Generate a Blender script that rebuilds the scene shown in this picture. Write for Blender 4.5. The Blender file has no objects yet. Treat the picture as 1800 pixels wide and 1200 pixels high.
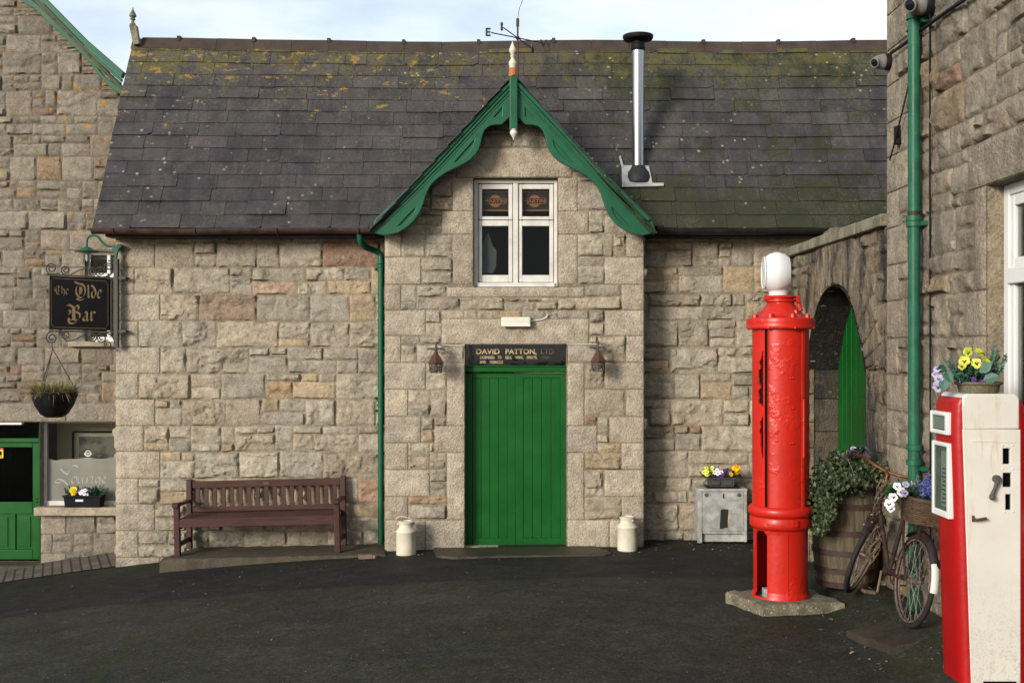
import bpy, bmesh, math, random
import numpy as np
from mathutils import Vector, Matrix

# ---------------------------------------------------------------- camera, sky, sun, exposure
SC = bpy.context.scene
COL = SC.collection
F, CX, CY, H = 2000.0, 900.0, 610.0, 2.19        # photo focal length (px), principal column, horizon row, eye height

cam = bpy.data.cameras.new('camera'); cam_o = bpy.data.objects.new('camera', cam); COL.objects.link(cam_o)
cam.sensor_width = 36.0; cam.lens = 40.0; cam.shift_y = 10.0/1800.0
cam.clip_start = 0.05; cam.clip_end = 1000.0
cam_o.location = (0, 0, H); cam_o.rotation_euler = (math.radians(90), 0, 0)
SC.camera = cam_o

SUN_EL, SUN_AZ = math.radians(17), math.radians(-141)     # azimuth from +Y towards +X
sun_dir = Vector((math.sin(SUN_AZ)*math.cos(SUN_EL), math.cos(SUN_AZ)*math.cos(SUN_EL), math.sin(SUN_EL)))
sl = bpy.data.lights.new('sun', 'SUN'); so = bpy.data.objects.new('sun', sl); COL.objects.link(so)
sl.energy = 3.2; sl.angle = math.radians(16.0); sl.color = (1.0, 0.945, 0.865)
so.rotation_euler = sun_dir.to_track_quat('Z', 'Y').to_euler(); so.location = (-20, -20, 30)

W = bpy.data.worlds.new("World"); SC.world = W; W.use_nodes = True
nt = W.node_tree; bg = nt.nodes['Background']
sky = nt.nodes.new('ShaderNodeTexSky'); sky.sky_type = 'NISHITA'; sky.sun_disc = False
sky.sun_elevation = SUN_EL; sky.sun_rotation = SUN_AZ; sky.dust_density = 1.5; sky.air_density = 1.0; sky.ozone_density = 2.0
tc = nt.nodes.new('ShaderNodeTexCoord'); mp = nt.nodes.new('ShaderNodeMapping'); mp.inputs['Scale'].default_value = (1.6, 1.6, 5.0)
mp.inputs['Location'].default_value = (0.3, 0.0, 0.35)
cn = nt.nodes.new('ShaderNodeTexNoise'); cn.inputs['Scale'].default_value = 1.5; cn.inputs['Detail'].default_value = 6; cn.inputs['Roughness'].default_value = .55
cr = nt.nodes.new('ShaderNodeValToRGB'); cr.color_ramp.elements[0].position = .26; cr.color_ramp.elements[1].position = .74
cm = nt.nodes.new('ShaderNodeMix'); cm.data_type = 'RGBA'; cm.inputs[7].default_value = (8.1, 8.7, 9.3, 1)
L = nt.links.new
L(tc.outputs['Generated'], mp.inputs['Vector']); L(mp.outputs['Vector'], cn.inputs['Vector']); L(cn.outputs['Fac'], cr.inputs['Fac'])
L(cr.outputs['Color'], cm.inputs[0]); L(sky.outputs['Color'], cm.inputs[6]); L(cm.outputs[2], bg.inputs['Color'])
bg.inputs['Strength'].default_value = 0.112
SC.view_settings.view_transform = 'Standard'; SC.view_settings.look = 'None'; SC.view_settings.gamma = 1.0
SC.view_settings.exposure = 0.50

# ---------------------------------------------------------------- measuring helpers
def pw(px, py, Y):                        # a photo pixel at a known depth -> world point
    return Vector(((px-CX)*Y/F, Y, H+(CY-py)*Y/F))
def xz(px, py, Y):
    p = pw(px, py, Y); return (p.x, p.z)
def sm(a, b, t):
    t = min(1, max(0, (t-a)/(b-a))); return t*t*(3-2*t)
def gz(x, y):                             # the yard: falls to the left, rises gently towards the viewer
    u = max(0.0, 1.0-x); l = -.0073*min(u, 9.0)**2.2
    return l + (.165*(.45+.55*sm(-3.5, 1.2, x))+.145*sm(2.45, 2.72, x))*(1-sm(8.5, 12.2, y))

# ---------------------------------------------------------------- node materials
class G:
    def __init__(s, name):
        s.m = bpy.data.materials.new(name); s.m.use_nodes = True; s.t = s.m.node_tree
        s.b = s.t.nodes['Principled BSDF']; s.out = s.t.nodes['Material Output']
    def n(s, typ, ins=None, **props):
        d = s.t.nodes.new('ShaderNode'+typ)
        for k, v in props.items(): setattr(d, k, v)
        for k, v in (ins or {}).items(): s.set(d.inputs[k], v)
        return d
    def set(s, sock, v):
        if isinstance(v, bpy.types.NodeSocket): s.t.links.new(v, sock)
        elif isinstance(v, tuple) and len(v) == 3 and sock.type == 'RGBA': sock.default_value = (*v, 1)
        else: sock.default_value = v
    def co(s, scale=None, kind='Object'):
        c = s.n('TexCoord').outputs[kind]
        if scale is None: return c
        return s.n('Mapping', {'Vector': c, 'Scale': scale}).outputs[0]
    def noise(s, scale, detail=4, rough=.55, co=None, dist=0.0):
        return s.n('TexNoise', {'Vector': co if co is not None else s.co(), 'Scale': scale, 'Detail': detail, 'Roughness': rough, 'Distortion': dist}).outputs['Fac']
    def vor(s, scale, co=None, out='Distance', feature='F1', rnd=1.0):
        return s.n('TexVoronoi', {'Vector': co if co is not None else s.co(), 'Scale': scale, 'Randomness': rnd}, feature=feature).outputs[out]
    def math(s, op, a, b=0.0, clamp=False, c=0.0):
        d = s.n('Math', {0: a, 1: b, 2: c}, operation=op); d.use_clamp = clamp; return d.outputs[0]
    def rng(s, v, a, b, c=0.0, d=1.0):
        return s.n('MapRange', {'Value': v, 'From Min': a, 'From Max': b, 'To Min': c, 'To Max': d}).outputs[0]
    def mix(s, f, a, b, blend='MIX'):
        d = s.n('Mix', data_type='RGBA', blend_type=blend); s.set(d.inputs[0], f); s.set(d.inputs[6], a); s.set(d.inputs[7], b)
        return d.outputs[2]
    def mul(s, a, fac):                   # colour times scalar
        return s.mix(1.0, a, s.n('CombineColor', {0: fac, 1: fac, 2: fac}).outputs[0], 'MULTIPLY')
    def axis(s, i, co=None):
        return s.n('SeparateXYZ', {0: co if co is not None else s.co()}).outputs[i]
    def bump(s, h, strength=.5, dist=.01, prev=None):
        d = s.n('Bump', {'Height': h, 'Strength': strength, 'Distance': dist})
        if prev is not None: s.set(d.inputs['Normal'], prev)
        return d.outputs[0]
    def end(s, col=None, rough=None, bump=None, **kw):
        if col is not None: s.set(s.b.inputs['Base Color'], col)
        if rough is not None: s.set(s.b.inputs['Roughness'], rough)
        if bump is not None: s.set(s.b.inputs['Normal'], bump)
        for k, v in kw.items(): s.set(s.b.inputs[k.replace('_', ' ')], v)
        return s.m

def paint(name, col, rough=.45, var=.25, bump=.15, scale=6, dirt=(.05, .04, .03), dirt_amt=.25, metal=0.0, fine=60, spec=.22, chips=0.0, chipcol=(.5, .45, .35)):
    g = G(name)
    n = g.noise(scale, 5, .6); f = g.noise(fine, 3, .6)
    c = g.mul(g.mix(0, col, col), g.rng(n, .3, .7, 1-var, 1+var))
    c = g.mix(g.math('MULTIPLY', g.rng(g.noise(scale*.45, 6, .7), .52, .75), dirt_amt), c, dirt)
    if chips: c = g.mix(g.math('MULTIPLY', g.rng(g.noise(28, 6, .75), .66, .70), chips), c, chipcol)
    b = g.bump(f, bump, .004); b = g.bump(n, bump, .01, b)
    return g.end(c, g.rng(n, .3, .7, rough*.8, min(1, rough*1.2)), b, Metallic=metal, Specular_IOR_Level=spec)

def stone_mat(name, orange=0.0, white=.35, stain=0.0, moss=0.0, tint=(1, 1, 1)):
    g = G(name); at = g.n('Attribute', attribute_name='tone'); tone = at.outputs['Color']; dr = at.outputs['Alpha']
    base = g.mix(1.0, tone, tint, 'MULTIPLY')
    n1 = g.noise(7, 7, .68); n2 = g.noise(55, 4, .65); n3 = g.noise(1.6, 4, .6); n4 = g.noise(140, 3, .6)
    c = g.mul(base, g.rng(n1, .25, .75, .62, 1.36)); c = g.mul(c, g.rng(n2, .3, .7, .74, 1.24))
    c = g.mul(c, g.rng(n4, .3, .7, .8, 1.2))
    c = g.mix(g.math('MULTIPLY', g.rng(g.noise(4.2, 5, .7), .55, .75), .42), c, g.mix(1.0, c, (1.12, .86, .58), 'MULTIPLY'))   # iron-warm patches
    c = g.mix(g.math('MULTIPLY', g.rng(g.noise(3.1, 7, .75), .53, .72), .6), c, g.mix(1.0, c, (.58, .57, .55), 'MULTIPLY'))     # grey weathering
    c = g.mul(c, g.rng(n3, .3, .7, .86, 1.12))
    if white:
        ms = g.math('MULTIPLY', g.rng(g.vor(17), .30, .16), g.rng(g.noise(1.9, 4, .6), .50, .64))
        c = g.mix(g.math('MULTIPLY', ms, white), c, (.50, .48, .40))
        ms2 = g.rng(g.noise(26, 5, .7), .60, .68)
        c = g.mix(g.math('MULTIPLY', ms2, white*.55), c, (.46, .43, .34))
    if orange:
        w = g.noise(9, 5, .65); z = g.axis(2)
        ms = g.math('MULTIPLY', g.rng(g.math('ADD', g.vor(5.5), g.math('MULTIPLY', w, .35)), .37, .30), g.rng(g.noise(.9, 3, .6), .40, .55))
        ms = g.math('MULTIPLY', ms, g.rng(z, 2.9, 4.0))
        c = g.mix(g.math('MULTIPLY', ms, orange), c, g.mix(n2, (.30, .13, .012), (.46, .24, .03)))
    if stain:
        st = g.noise(1.0, 6, .7, g.co((5.0, 4.0, 1.1)))
        c = g.mix(g.math('MULTIPLY', g.rng(st, .47, .60), stain), c, (.022, .021, .022))
        c = g.mix(g.math('MULTIPLY', g.rng(g.noise(5, 5, .7), .60, .68), stain*.6), c, (.10, .065, .025))
    if moss:
        ms = g.math('MULTIPLY', g.rng(g.axis(2), .45, -.25), g.rng(g.noise(3.4, 6, .7), .42, .66))
        c = g.mix(g.math('MULTIPLY', ms, moss), c, (.05, .058, .022))
    c = g.mul(c, g.rng(g.noise(19, 9, .8, None, .4), .34, .46, .66, 1.0))
    pits = g.noise(48, 2, .5); rough_n = g.noise(24, 6, .72)
    b = g.bump(pits, g.math('ADD', .15, g.math('MULTIPLY', dr, .75)), .012)
    b = g.bump(g.noise(13, 9, .72, None, .6), g.math('MULTIPLY_ADD', dr, -.55, False, .8), .035, b); b = g.bump(rough_n, .5, .014, b); b = g.bump(n4, .35, .005, b)
    return g.end(c, .92, b, Specular_IOR_Level=.2)

def slate_mat(name):
    g = G(name); at = g.n('Attribute', attribute_name='tone'); tone = at.outputs['Color']
    co = g.co(); x = g.axis(0, co); z = g.axis(2, co)
    n1 = g.noise(5, 7, .7); n2 = g.noise(40, 4, .6); n3 = g.noise(1.3, 5, .65)
    c = g.mul(g.mul(tone, .51), g.rng(n1, .25, .75, .6, 1.4)); c = g.mul(c, g.rng(n2, .3, .7, .82, 1.18))
    # rain streaks down the slope
    sk = g.noise(1.0, 6, .7, g.co((9, 1, 1.2)))
    c = g.mul(c, g.rng(sk, .35, .65, .78, 1.2))
    top = g.rng(z, 4.2, 6.0)                                   # height up the slope
    right = g.rng(x, .2, 1.2)
    # dark green algae: right of the gable, most of it near the ridge and the eaves
    al = g.rng(g.noise(1.05, 6, .68), .46, .60)
    ar = g.math('MULTIPLY', right, g.math('MAXIMUM', g.rng(z, 5.2, 5.9), g.rng(z, 4.3, 3.7)))
    al2 = g.math('MULTIPLY', g.rng(g.math('ADD', g.noise(1.6, 6, .7), g.math('MULTIPLY', ar, .26)), .51, .62), g.math('MULTIPLY_ADD', right, .8, False, .2))
    c = g.mix(g.math('MULTIPLY', al2, .85), c, g.mix(n1, (.009, .012, .003), (.028, .032, .007)))
    # yellow moss below the ridge
    ym = g.math('MULTIPLY', g.rng(g.math('ADD', g.noise(5.5, 6, .7), g.math('MULTIPLY', g.rng(z, 4.9, 6.0), .30)), .655, .765), g.rng(z, 4.0, 5.4))
    c = g.mix(g.math('MULTIPLY', ym, .8), c, g.mix(n2, (.04, .036, .006), (.11, .088, .016)))
    # orange lichen along the slate edges, left part
    ol = g.math('MULTIPLY', g.rng(g.math('ADD', g.noise(7, 5, .65, g.co((1, 1, 1.8))), g.math('MULTIPLY', top, .16)), .70, .75), g.rng(x, .3, -.8))
    c = g.mix(g.math('MULTIPLY', ol, .9), c, (.26, .15, .015))
    gl_ = g.math('MULTIPLY', g.rng(g.math('ADD', g.noise(2.0, 7, .72), g.math('MULTIPLY', g.rng(z, 4.3, 6.0), .16)), .50, .66), g.rng(g.noise(34, 4, .7), .40, .58))
    c = g.mix(g.math('MULTIPLY', gl_, .6), c, (.075, .073, .050))
    dk = g.rng(g.noise(3.2, 7, .75, g.co((1, 1, .6))), .52, .64)
    c = g.mix(g.math('MULTIPLY', dk, .38), c, (.012, .011, .011))
    # pale lichen rosettes
    vv = g.vor(9, out='Distance'); lm = g.math('MULTIPLY', g.rng(g.math('ADD', vv, g.math('MULTIPLY', g.noise(30, 3), .2)), .27, .22), g.rng(g.noise(.8, 4, .6, g.co((1, 1, .7))), .50, .60))
    c = g.mix(g.math('MULTIPLY', lm, .75), c, (.24, .25, .18))
    lm2 = g.math('MULTIPLY', g.rng(g.vor(26), .2, .14), g.rng(g.noise(1.4, 4, .6), .46, .56))
    c = g.mix(g.math('MULTIPLY', lm2, .35), c, (.15, .155, .12))
    b = g.bump(n2, .35, .006); b = g.bump(g.noise(14, 6, .7), .4, .008, b); b = g.bump(ym, .5, .012, b)
    r = g.math('ADD', g.rng(n1, .3, .7, .38, .68), g.math('MULTIPLY', al2, .2))
    return g.end(c, r, b, Specular_IOR_Level=.3)

def asphalt_mat():
    g = G('asphalt'); co = g.co(); x = g.axis(0, co); y = g.axis(1, co)
    ag = g.vor(95, out='Color'); agv = g.n('SeparateColor', {0: ag}).outputs[0]
    f = g.noise(180, 3, .7); n1 = g.noise(.7, 6, .7); n2 = g.noise(9, 6, .7)
    c = g.mix(g.rng(n1, .3, .7), (.0150, .0150, .0160), (.027, .026, .0235))
    c = g.mul(c, g.rng(agv, 0, 1, .5, 1.5)); c = g.mul(c, g.rng(f, .25, .75, .6, 1.4))
    c = g.mul(c, g.rng(n2, .3, .7, .75, 1.25)); c = g.mul(c, g.rng(g.noise(38, 5, .75), .32, .68, .5, 1.55)); c = g.mul(c, g.rng(g.noise(2.6, 6, .75, None, .8), .35, .65, .75, 1.3))
    # older, greener tarmac in the middle of the yard; the newer strip along the houses ends in a seam
    sy = g.math('ADD', y, g.math('MULTIPLY', g.noise(1.2, 4, .6), .25))
    old = g.rng(sy, 10.62, 10.50)
    c = g.mix(old, g.mul(c, .80), g.mix(1.0, g.mul(c, 1.35), (1.0, 1.0, .82), 'MULTIPLY'))
    gm = g.math('MULTIPLY', g.rng(g.noise(1.5, 7, .75, g.co((1, 1.0, 1))), .48, .70), g.rng(f, .42, .60))
    c = g.mix(g.math('MULTIPLY', gm, g.math('MULTIPLY_ADD', old, .75, False, .2)), c, (.026, .028, .006))
    # moss at the wall feet
    wl = g.math('MULTIPLY', g.rng(y, 11.4, 12.9), g.rng(g.noise(2.4, 6, .7), .44, .62))
    wr = g.math('MULTIPLY', g.rng(x, 1.5, 2.6), g.rng(g.noise(3.0, 6, .7), .46, .64))
    c = g.mix(g.math('MULTIPLY', g.math('MAXIMUM', wl, wr), g.rng(f, .3, .6)), c, (.022, .028, .005))
    # long mossy crack to the left
    d = g.math('ADD', g.math('ADD', x, g.math('MULTIPLY', y, -.02)), g.math('MULTIPLY', g.noise(3, 4), .22))
    crk = g.rng(g.math('ABSOLUTE', g.math('ADD', d, g.math('ADD', 2.85, g.math('MULTIPLY', g.math('SUBTRACT', y, 7.5), .10)))), .05, .012)
    c = g.mix(g.math('MULTIPLY', g.math('MULTIPLY', crk, g.rng(y, 10.2, 8.5)), g.rng(g.noise(6, 4), .4, .58)), c, (.022, .034, .006))
    sp = g.math('MULTIPLY', g.rng(g.vor(9), .06, .045), g.rng(g.noise(7, 2), .48, .54))
    c = g.mix(g.math('MULTIPLY', sp, .8), c, (.35, .32, .26))
    h = g.math('ADD', agv, f)
    b = g.bump(h, .6, .008); b = g.bump(n2, .35, .02, b)
    r = g.rng(g.noise(.9, 6, .65), .35, .65, .62, .9)
    return g.end(c, r, b, Specular_IOR_Level=.14)

def glass_mat(name, tint=(.75, .78, .76), gloss=.0, rough=.03):
    g = G(name); tr = g.n('BsdfTransparent', {'Color': tint}); gl = g.n('BsdfGlossy', {'Color': (1, 1, 1), 'Roughness': rough})
    b = g.bump(g.noise(3, 3), .06, .02); g.set(gl.inputs['Normal'], b)
    fr = g.n('Fresnel', {'IOR': 1.45}).outputs[0]
    mx = g.n('MixShader', {0: g.math('MULTIPLY_ADD', fr, .22, True, gloss), 1: tr.outputs[0], 2: gl.outputs[0]})
    g.t.links.new(mx.outputs[0], g.out.inputs['Surface']); return g.m

def wood_mat(name, c1, c2, rough=.6, axis='x', scale=1.0, spec=.35, green=0.0):
    g = G(name); s = {'x': (1.5, 14, 14), 'z': (14, 14, 1.5)}[axis]
    n = g.noise(2.2*scale, 8, .72, g.co(s)); n2 = g.noise(3, 5, .6); n3 = g.noise(10*scale, 6, .75, g.co(s))
    c = g.mix(g.rng(n, .3, .7), c1, c2); c = g.mul(c, g.rng(n3, .3, .7, .7, 1.25)); c = g.mul(c, g.rng(n2, .3, .7, .8, 1.15))
    if green: c = g.mix(g.math('MULTIPLY', g.rng(g.noise(2.5, 6, .7), .45, .66), green), c, (.05, .055, .02))
    b = g.bump(n3, .4, .006)
    return g.end(c, g.rng(n, .3, .7, rough*.85, rough*1.15), b, Specular_IOR_Level=spec)

def concrete_mat(name, col=(.13, .115, .085), moss=.6, rough=.85, white=.3):
    g = G(name); n = g.noise(4, 7, .7); f = g.noise(70, 4, .7); v = g.vor(55)
    c = g.mul(g.mix(0, col, col), g.rng(n, .25, .75, .45, 1.5)); c = g.mul(c, g.rng(f, .3, .7, .65, 1.35))
    c = g.mix(g.math('MULTIPLY', g.rng(g.vor(38), .22, .15), white), c, (.42, .38, .30))
    c = g.mix(g.math('MULTIPLY', g.rng(g.noise(5, 6, .7), .5, .66), moss), c, (.028, .032, .010))
    b = g.bump(f, .6, .01); b = g.bump(n, .5, .02, b); return g.end(c, rough, b, Specular_IOR_Level=.3)

def leaf_mat(name, c1, c2, rough=.45, spec=.4):
    g = G(name); at = g.n('Attribute', attribute_name='tone').outputs['Color']; r = g.n('SeparateColor', {0: at}).outputs[0]
    c = g.mix(r, c1, c2); c = g.mul(c, g.rng(g.noise(40, 3), .3, .7, .75, 1.25))
    g.b.inputs['Subsurface Weight'].default_value = 0.0
    return g.end(c, rough, None, Specular_IOR_Level=spec)

def pump_paint(name, col, lump=1.0, rust=0.0):
    g = G(name); n = g.noise(2.5, 5, .6); f = g.noise(38, 5, .65)
    area = g.rng(g.noise(3.6, 4, .6), .545, .61)
    c = g.mul(g.mix(0, col, col), g.rng(n, .3, .7, .86, 1.1))
    if rust:
        c = g.mix(g.math('MULTIPLY', g.rng(g.noise(7, 6, .75), .62, .70), rust), c, (.06, .03, .02))
        c = g.mix(g.math('MULTIPLY', g.rng(g.noise(60, 3, .6), .70, .74), rust), c, (.09, .05, .04))
    b = g.bump(g.math('MULTIPLY', f, area), .5*lump, .012); b = g.bump(g.noise(9, 4, .6), .15*lump, .006, b)
    return g.end(c, g.rng(f, .3, .7, .28, .46), b, Specular_IOR_Level=.35)

def enamel_mat(name):
    g = G(name); z = g.axis(2); n = g.noise(5, 5, .6)
    c = g.mul(g.mix(0, (.55, .525, .465), (.55, .525, .465)), g.rng(n, .3, .7, .93, 1.05))
    rs = g.math('MULTIPLY', g.rng(g.noise(1.0, 5, .7, g.co((22, 22, 2.2))), .56, .70), g.rng(g.noise(4, 3), .45, .6))
    c = g.mix(g.math('MULTIPLY', rs, .55), c, (.42, .22, .07))
    c = g.mix(g.math('MULTIPLY', g.rng(g.noise(55, 4, .7), .69, .73), .8), c, (.20, .10, .05))
    c = g.mix(g.math('MULTIPLY', g.math('MULTIPLY', g.rng(g.noise(90, 4, .7), .52, .62), g.rng(z, .7, .1)), .4), c, (.20, .17, .11))
    b = g.bump(g.noise(30, 4, .6), .12, .006); return g.end(c, .38, b, Specular_IOR_Level=.5)

M = {}
M['stone'] = stone_mat('facade_stone', 0, .32, 0, .55)
M['stone_gable'] = stone_mat('gable_stone', 0, .42, 0, .3)
M['stone_house'] = stone_mat('house_stone', .95, .3, 0, .1, (.78, .775, .785))
M['stone_side'] = stone_mat('side_stone', .0, .3, .35, .3, (.82, .81, .80))
M['stone_arch'] = stone_mat('arch_stone', .0, .35, .92, .4, (.72, .68, .62))
M['slate'] = slate_mat('roof_slate')
M['asphalt'] = asphalt_mat()
M['ridge'] = paint('ridge_clay', (.045, .032, .026), .85, .35, .4, 5, (.06, .055, .02), .7)
M['teal'] = paint('bargeboard_paint', (.010, .080, .037), .42, .16, .12, 4, (.01, .05, .03), .35, chips=.15, chipcol=(.05, .2, .11))
M['teal_dull'] = paint('drainpipe_paint', (.014, .088, .047), .42, .3, .25, 7, (.03, .05, .035), .5, chips=.5, chipcol=(.20, .27, .19))
M['door_green'] = paint('door_paint', (.0022, .070, .008), .42, .18, .10, 3, (.004, .030, .008), .45, chips=.22, chipcol=(.1, .22, .10))
M['white'] = paint('white_paint', (.52, .505, .46), .5, .12, .2, 7, (.25, .21, .15), .35, chips=.35, chipcol=(.30, .26, .20))
M['white_clean'] = paint('white_gloss', (.58, .575, .555), .4, .05, .05, 5, (.4, .36, .3), .2)
M['cream'] = paint('cream_plastic', (.56, .55, .44), .4, .08, .05, 6, (.3, .25, .15), .35)
M['churn'] = paint('churn_paint', (.52, .475, .37), .5, .12, .25, 8, (.22, .16, .09), .45, chips=.5, chipcol=(.22, .16, .09))
M['black_iron'] = paint('black_iron', (.022, .019, .018), .5, .3, .3, 14, (.06, .035, .02), .5)
M['iron_grey'] = paint('weathered_iron', (.07, .062, .055), .65, .3, .4, 14, (.09, .05, .03), .5)
M['black'] = paint('black_paint', (.003, .003, .004), .4, .2, .05, 5, (.006, .006, .006), .3, spec=.03)
M['black_plastic'] = paint('black_plastic', (.008, .008, .009), .55, .2, .1, 9, (.02, .018, .015), .4, spec=.1)
M['gold'] = paint('gold_leaf', (.105, .068, .024), .6, .25, .05, 30, (.06, .04, .02), .3)
M['gold_old'] = paint('worn_gold_letters', (.50, .39, .22), .6, .3, .05, 40, (.03, .025, .02), .9)
M['gold_faint'] = paint('faded_gold_letters', (.12, .095, .06), .6, .3, .05, 60, (.02, .018, .015), .9)
M['rust'] = paint('copper_rust', (.075, .032, .021), .7, .35, .4, 18, (.05, .025, .02), .6)
M['rust_orange'] = paint('orange_rust', (.38, .14, .04), .75, .3, .3, 14, (.6, .5, .35), .5)
M['gutter'] = paint('gutter_rust', (.045, .026, .020), .6, .45, .4, 9, (.02, .02, .012), .6)
M['gutter_dark'] = paint('gutter_black', (.012, .011, .010), .5, .3, .3, 9)
M['red'] = pump_paint('pump_red', (.42, .0125, .005), 1.0, .85)
M['red_shaded'] = pump_paint('panel_red_shaded', (.30, .004, .004), .2, .15)  # same pump red, darkened: the weaker light is put into the colour
M['enamel'] = enamel_mat('cream_enamel')
g = G('globe_glass'); M['globe'] = g.end(g.mix(g.math('MULTIPLY', g.rng(g.noise(9, 5, .6), .52, .7), g.rng(g.axis(2), 2.36, 2.2)), (.60, .60, .59), (.36, .13, .10)), .18, None, Subsurface_Weight=.15, Subsurface_Radius=(.1, .1, .1))
M['bench'] = wood_mat('bench_wood', (.036, .014, .011), (.068, .029, .023), .45, 'x', 1, .2)
M['barrel'] = wood_mat('barrel_wood', (.045, .036, .022), (.15, .12, .075), .85, 'z', 1, .2, .5)
M['hoop'] = paint('barrel_hoop', (.045, .026, .022), .6, .35, .35, 12, (.08, .04, .025), .6)
M['concrete'] = concrete_mat('plinth_concrete', (.15, .13, .09), .7, .9, .9)
M['kerb'] = concrete_mat('kerb_concrete', (.058, .045, .030), .55, .8, .05)
M['slab'] = concrete_mat('wet_flagstone', (.034, .027, .019), .4, .5, 0)
M['sill'] = concrete_mat('sill_stone', (.30, .25, .175), .35, .9, .2)
M['coping'] = concrete_mat('coping_stone', (.19, .17, .12), .55, .9, .3)
g = G('steel'); st = g.noise(1.0, 4, .6, g.co((30, 30, 1.0))); M['steel'] = g.end((.40, .395, .39), g.rng(st, .3, .7, .22, .38), g.bump(st, .04, .003), Metallic=1.0)
M['lead'] = paint('lead_flashing', (.30, .30, .29), .6, .25, .2, 10, (.1, .1, .1), .5)
M['rubber'] = paint('rubber', (.018, .018, .020), .65, .2, .2, 12)
g = G('galvanised'); vv = g.vor(14, out='Color'); v1 = g.n('SeparateColor', {0: vv}).outputs[0]; nn = g.noise(6, 6, .7)
M['galv'] = g.end(g.mix(g.rng(nn, .50, .68), g.mul(g.mix(0, (.30, .30, .28), (.30, .30, .28)), g.rng(v1, 0, 1, .8, 1.15)), (.50, .48, .43)), .55, g.bump(nn, .15, .005), Metallic=.25)
M['glass'] = glass_mat('window_glass')
M['glass_shop'] = glass_mat('shop_glass', (.8, .8, .76), .015)
g = G('frosted_glass'); M['frost'] = g.end(g.mul(g.mix(0, (.21, .20, .165), (.21, .20, .165)), g.rng(g.noise(2.5, 3), .3, .7, .8, 1.15)), .35, None, Alpha=.72)
g = G('etched_letter'); M['etch'] = g.end((.36, .38, .34), .4, None, Alpha=.75)
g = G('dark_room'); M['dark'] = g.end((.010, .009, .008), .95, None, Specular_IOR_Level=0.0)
M['room'] = paint('cream_plaster', (.62, .54, .41), .8, .1, .05, 3)
M['darkwood'] = paint('dark_wood', (.03, .022, .018), .5, .3, .1, 6)
g = G('paper'); M['poster'] = g.end(g.mul(g.mix(0, (.030, .024, .020), (.030, .024, .020)), g.rng(g.noise(12, 4), .3, .7, .7, 1.3)), .7)
M['orange_print'] = paint('orange_print', (.55, .20, .075), .7, .2, 0, 20)
g = G('black_tape'); M['tape'] = g.end((.006, .006, .007), .6)
g = G('yellow_sticker'); M['yellow_sticker'] = g.end((.75, .50, .01), .5)
g = G('red_sticker'); M['red_sticker'] = g.end((.55, .02, .02), .5)
g = G('photo_print'); zz = g.noise(2.2, 5, .6, g.co((1.2, 1, 2.2))); M['photo'] = g.end(g.mix(g.rng(zz, .42, .56), (.035, .034, .036), (.22, .21, .205)), .4)
M['tyre'] = paint('tyre', (.016, .015, .015), .75, .3, .3, 20, (.06, .035, .02), .5)
M['rim'] = paint('rusty_rim', (.15, .11, .08), .6, .5, .3, 22, (.11, .045, .02), .9, metal=.5)
M['bike'] = paint('rusty_frame', (.022, .014, .012), .6, .5, .35, 20, (.12, .045, .018), .8)
M['handle'] = paint('rusty_chrome', (.17, .075, .035), .5, .4, .3, 25, (.10, .04, .015), .8, metal=.6)
M['spoke'] = paint('spoke', (.24, .21, .18), .5, .3, 0, 20, (.15, .07, .03), .7, metal=.4)
M['wicker'] = wood_mat('wicker', (.045, .028, .016), (.11, .072, .042), .75, 'x', 2, .25)
M['pot'] = concrete_mat('pot_stoneware', (.12, .105, .06), .5, .7, 0)
M['planter_grey'] = paint('planter_grey', (.045, .043, .042), .55, .25, .2, 14, (.10, .09, .08), .5)
M['ivy'] = leaf_mat('ivy_leaf', (.010, .019, .005), (.042, .062, .018), .5)
M['leaf'] = leaf_mat('pansy_leaf', (.012, .040, .012), (.035, .10, .028), .45)
M['leaf_teal'] = leaf_mat('conifer_sprig', (.020, .075, .048), (.07, .17, .12), .5)
M['leaf_lime'] = leaf_mat('lime_leaf', (.16, .26, .01), (.35, .42, .02), .4)
M['grass'] = leaf_mat('basket_grass', (.07, .105, .015), (.19, .20, .045), .6)
M['dry'] = leaf_mat('dry_grass', (.13, .085, .04), (.27, .19, .10), .8)
M['stem'] = leaf_mat('dry_vine', (.06, .04, .028), (.20, .14, .09), .8)
def petal(name, c): return leaf_mat(name, tuple(v*.82 for v in c), c, .55, .25)
M['p_yellow'] = petal('yellow_petal', (.80, .66, .03)); M['p_amber'] = petal('amber_petal', (.82, .42, .008)); M['p_white'] = petal('white_petal', (.74, .72, .74))
M['p_lemon'] = petal('lemon_petal', (.62, .66, .08)); M['p_purple'] = petal('purple_petal', (.13, .03, .22)); M['p_lilac'] = petal('lilac_petal', (.36, .34, .47))
M['p_blue'] = petal('blue_petal', (.075, .09, .29)); M['p_pink'] = petal('pink_petal', (.50, .30, .36)); M['p_eye'] = petal('petal_eye', (.05, .012, .02))
M['cctv'] = paint('camera_grey', (.16, .15, .135), .4, .15, .05, 8, (.06, .05, .04), .5)
M['lens'] = paint('lens_black', (.006, .006, .008), .12, .1, 0, 8)
M['litter'] = paint('split_brick', (.16, .11, .085), .8, .3, .3, 15)
M['paving'] = None
g = G('block_paving'); pm_ = g.n('Mapping', {'Vector': g.co(), 'Rotation': (0, 0, math.radians(68))}).outputs[0]; br = g.n('TexBrick', {'Vector': pm_, 'Scale': 5.0, 'Color1': (.075, .055, .043), 'Color2': (.12, .095, .075), 'Mortar': (.010, .010, .006), 'Mortar Size': .06, 'Brick Width': 1.05, 'Row Height': .52})
M['paving'] = g.end(g.mul(br.outputs['Color'], g.rng(g.noise(9, 6, .7), .3, .7, .6, 1.3)), .7, g.bump(br.outputs['Fac'], -.5, .01))
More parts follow.
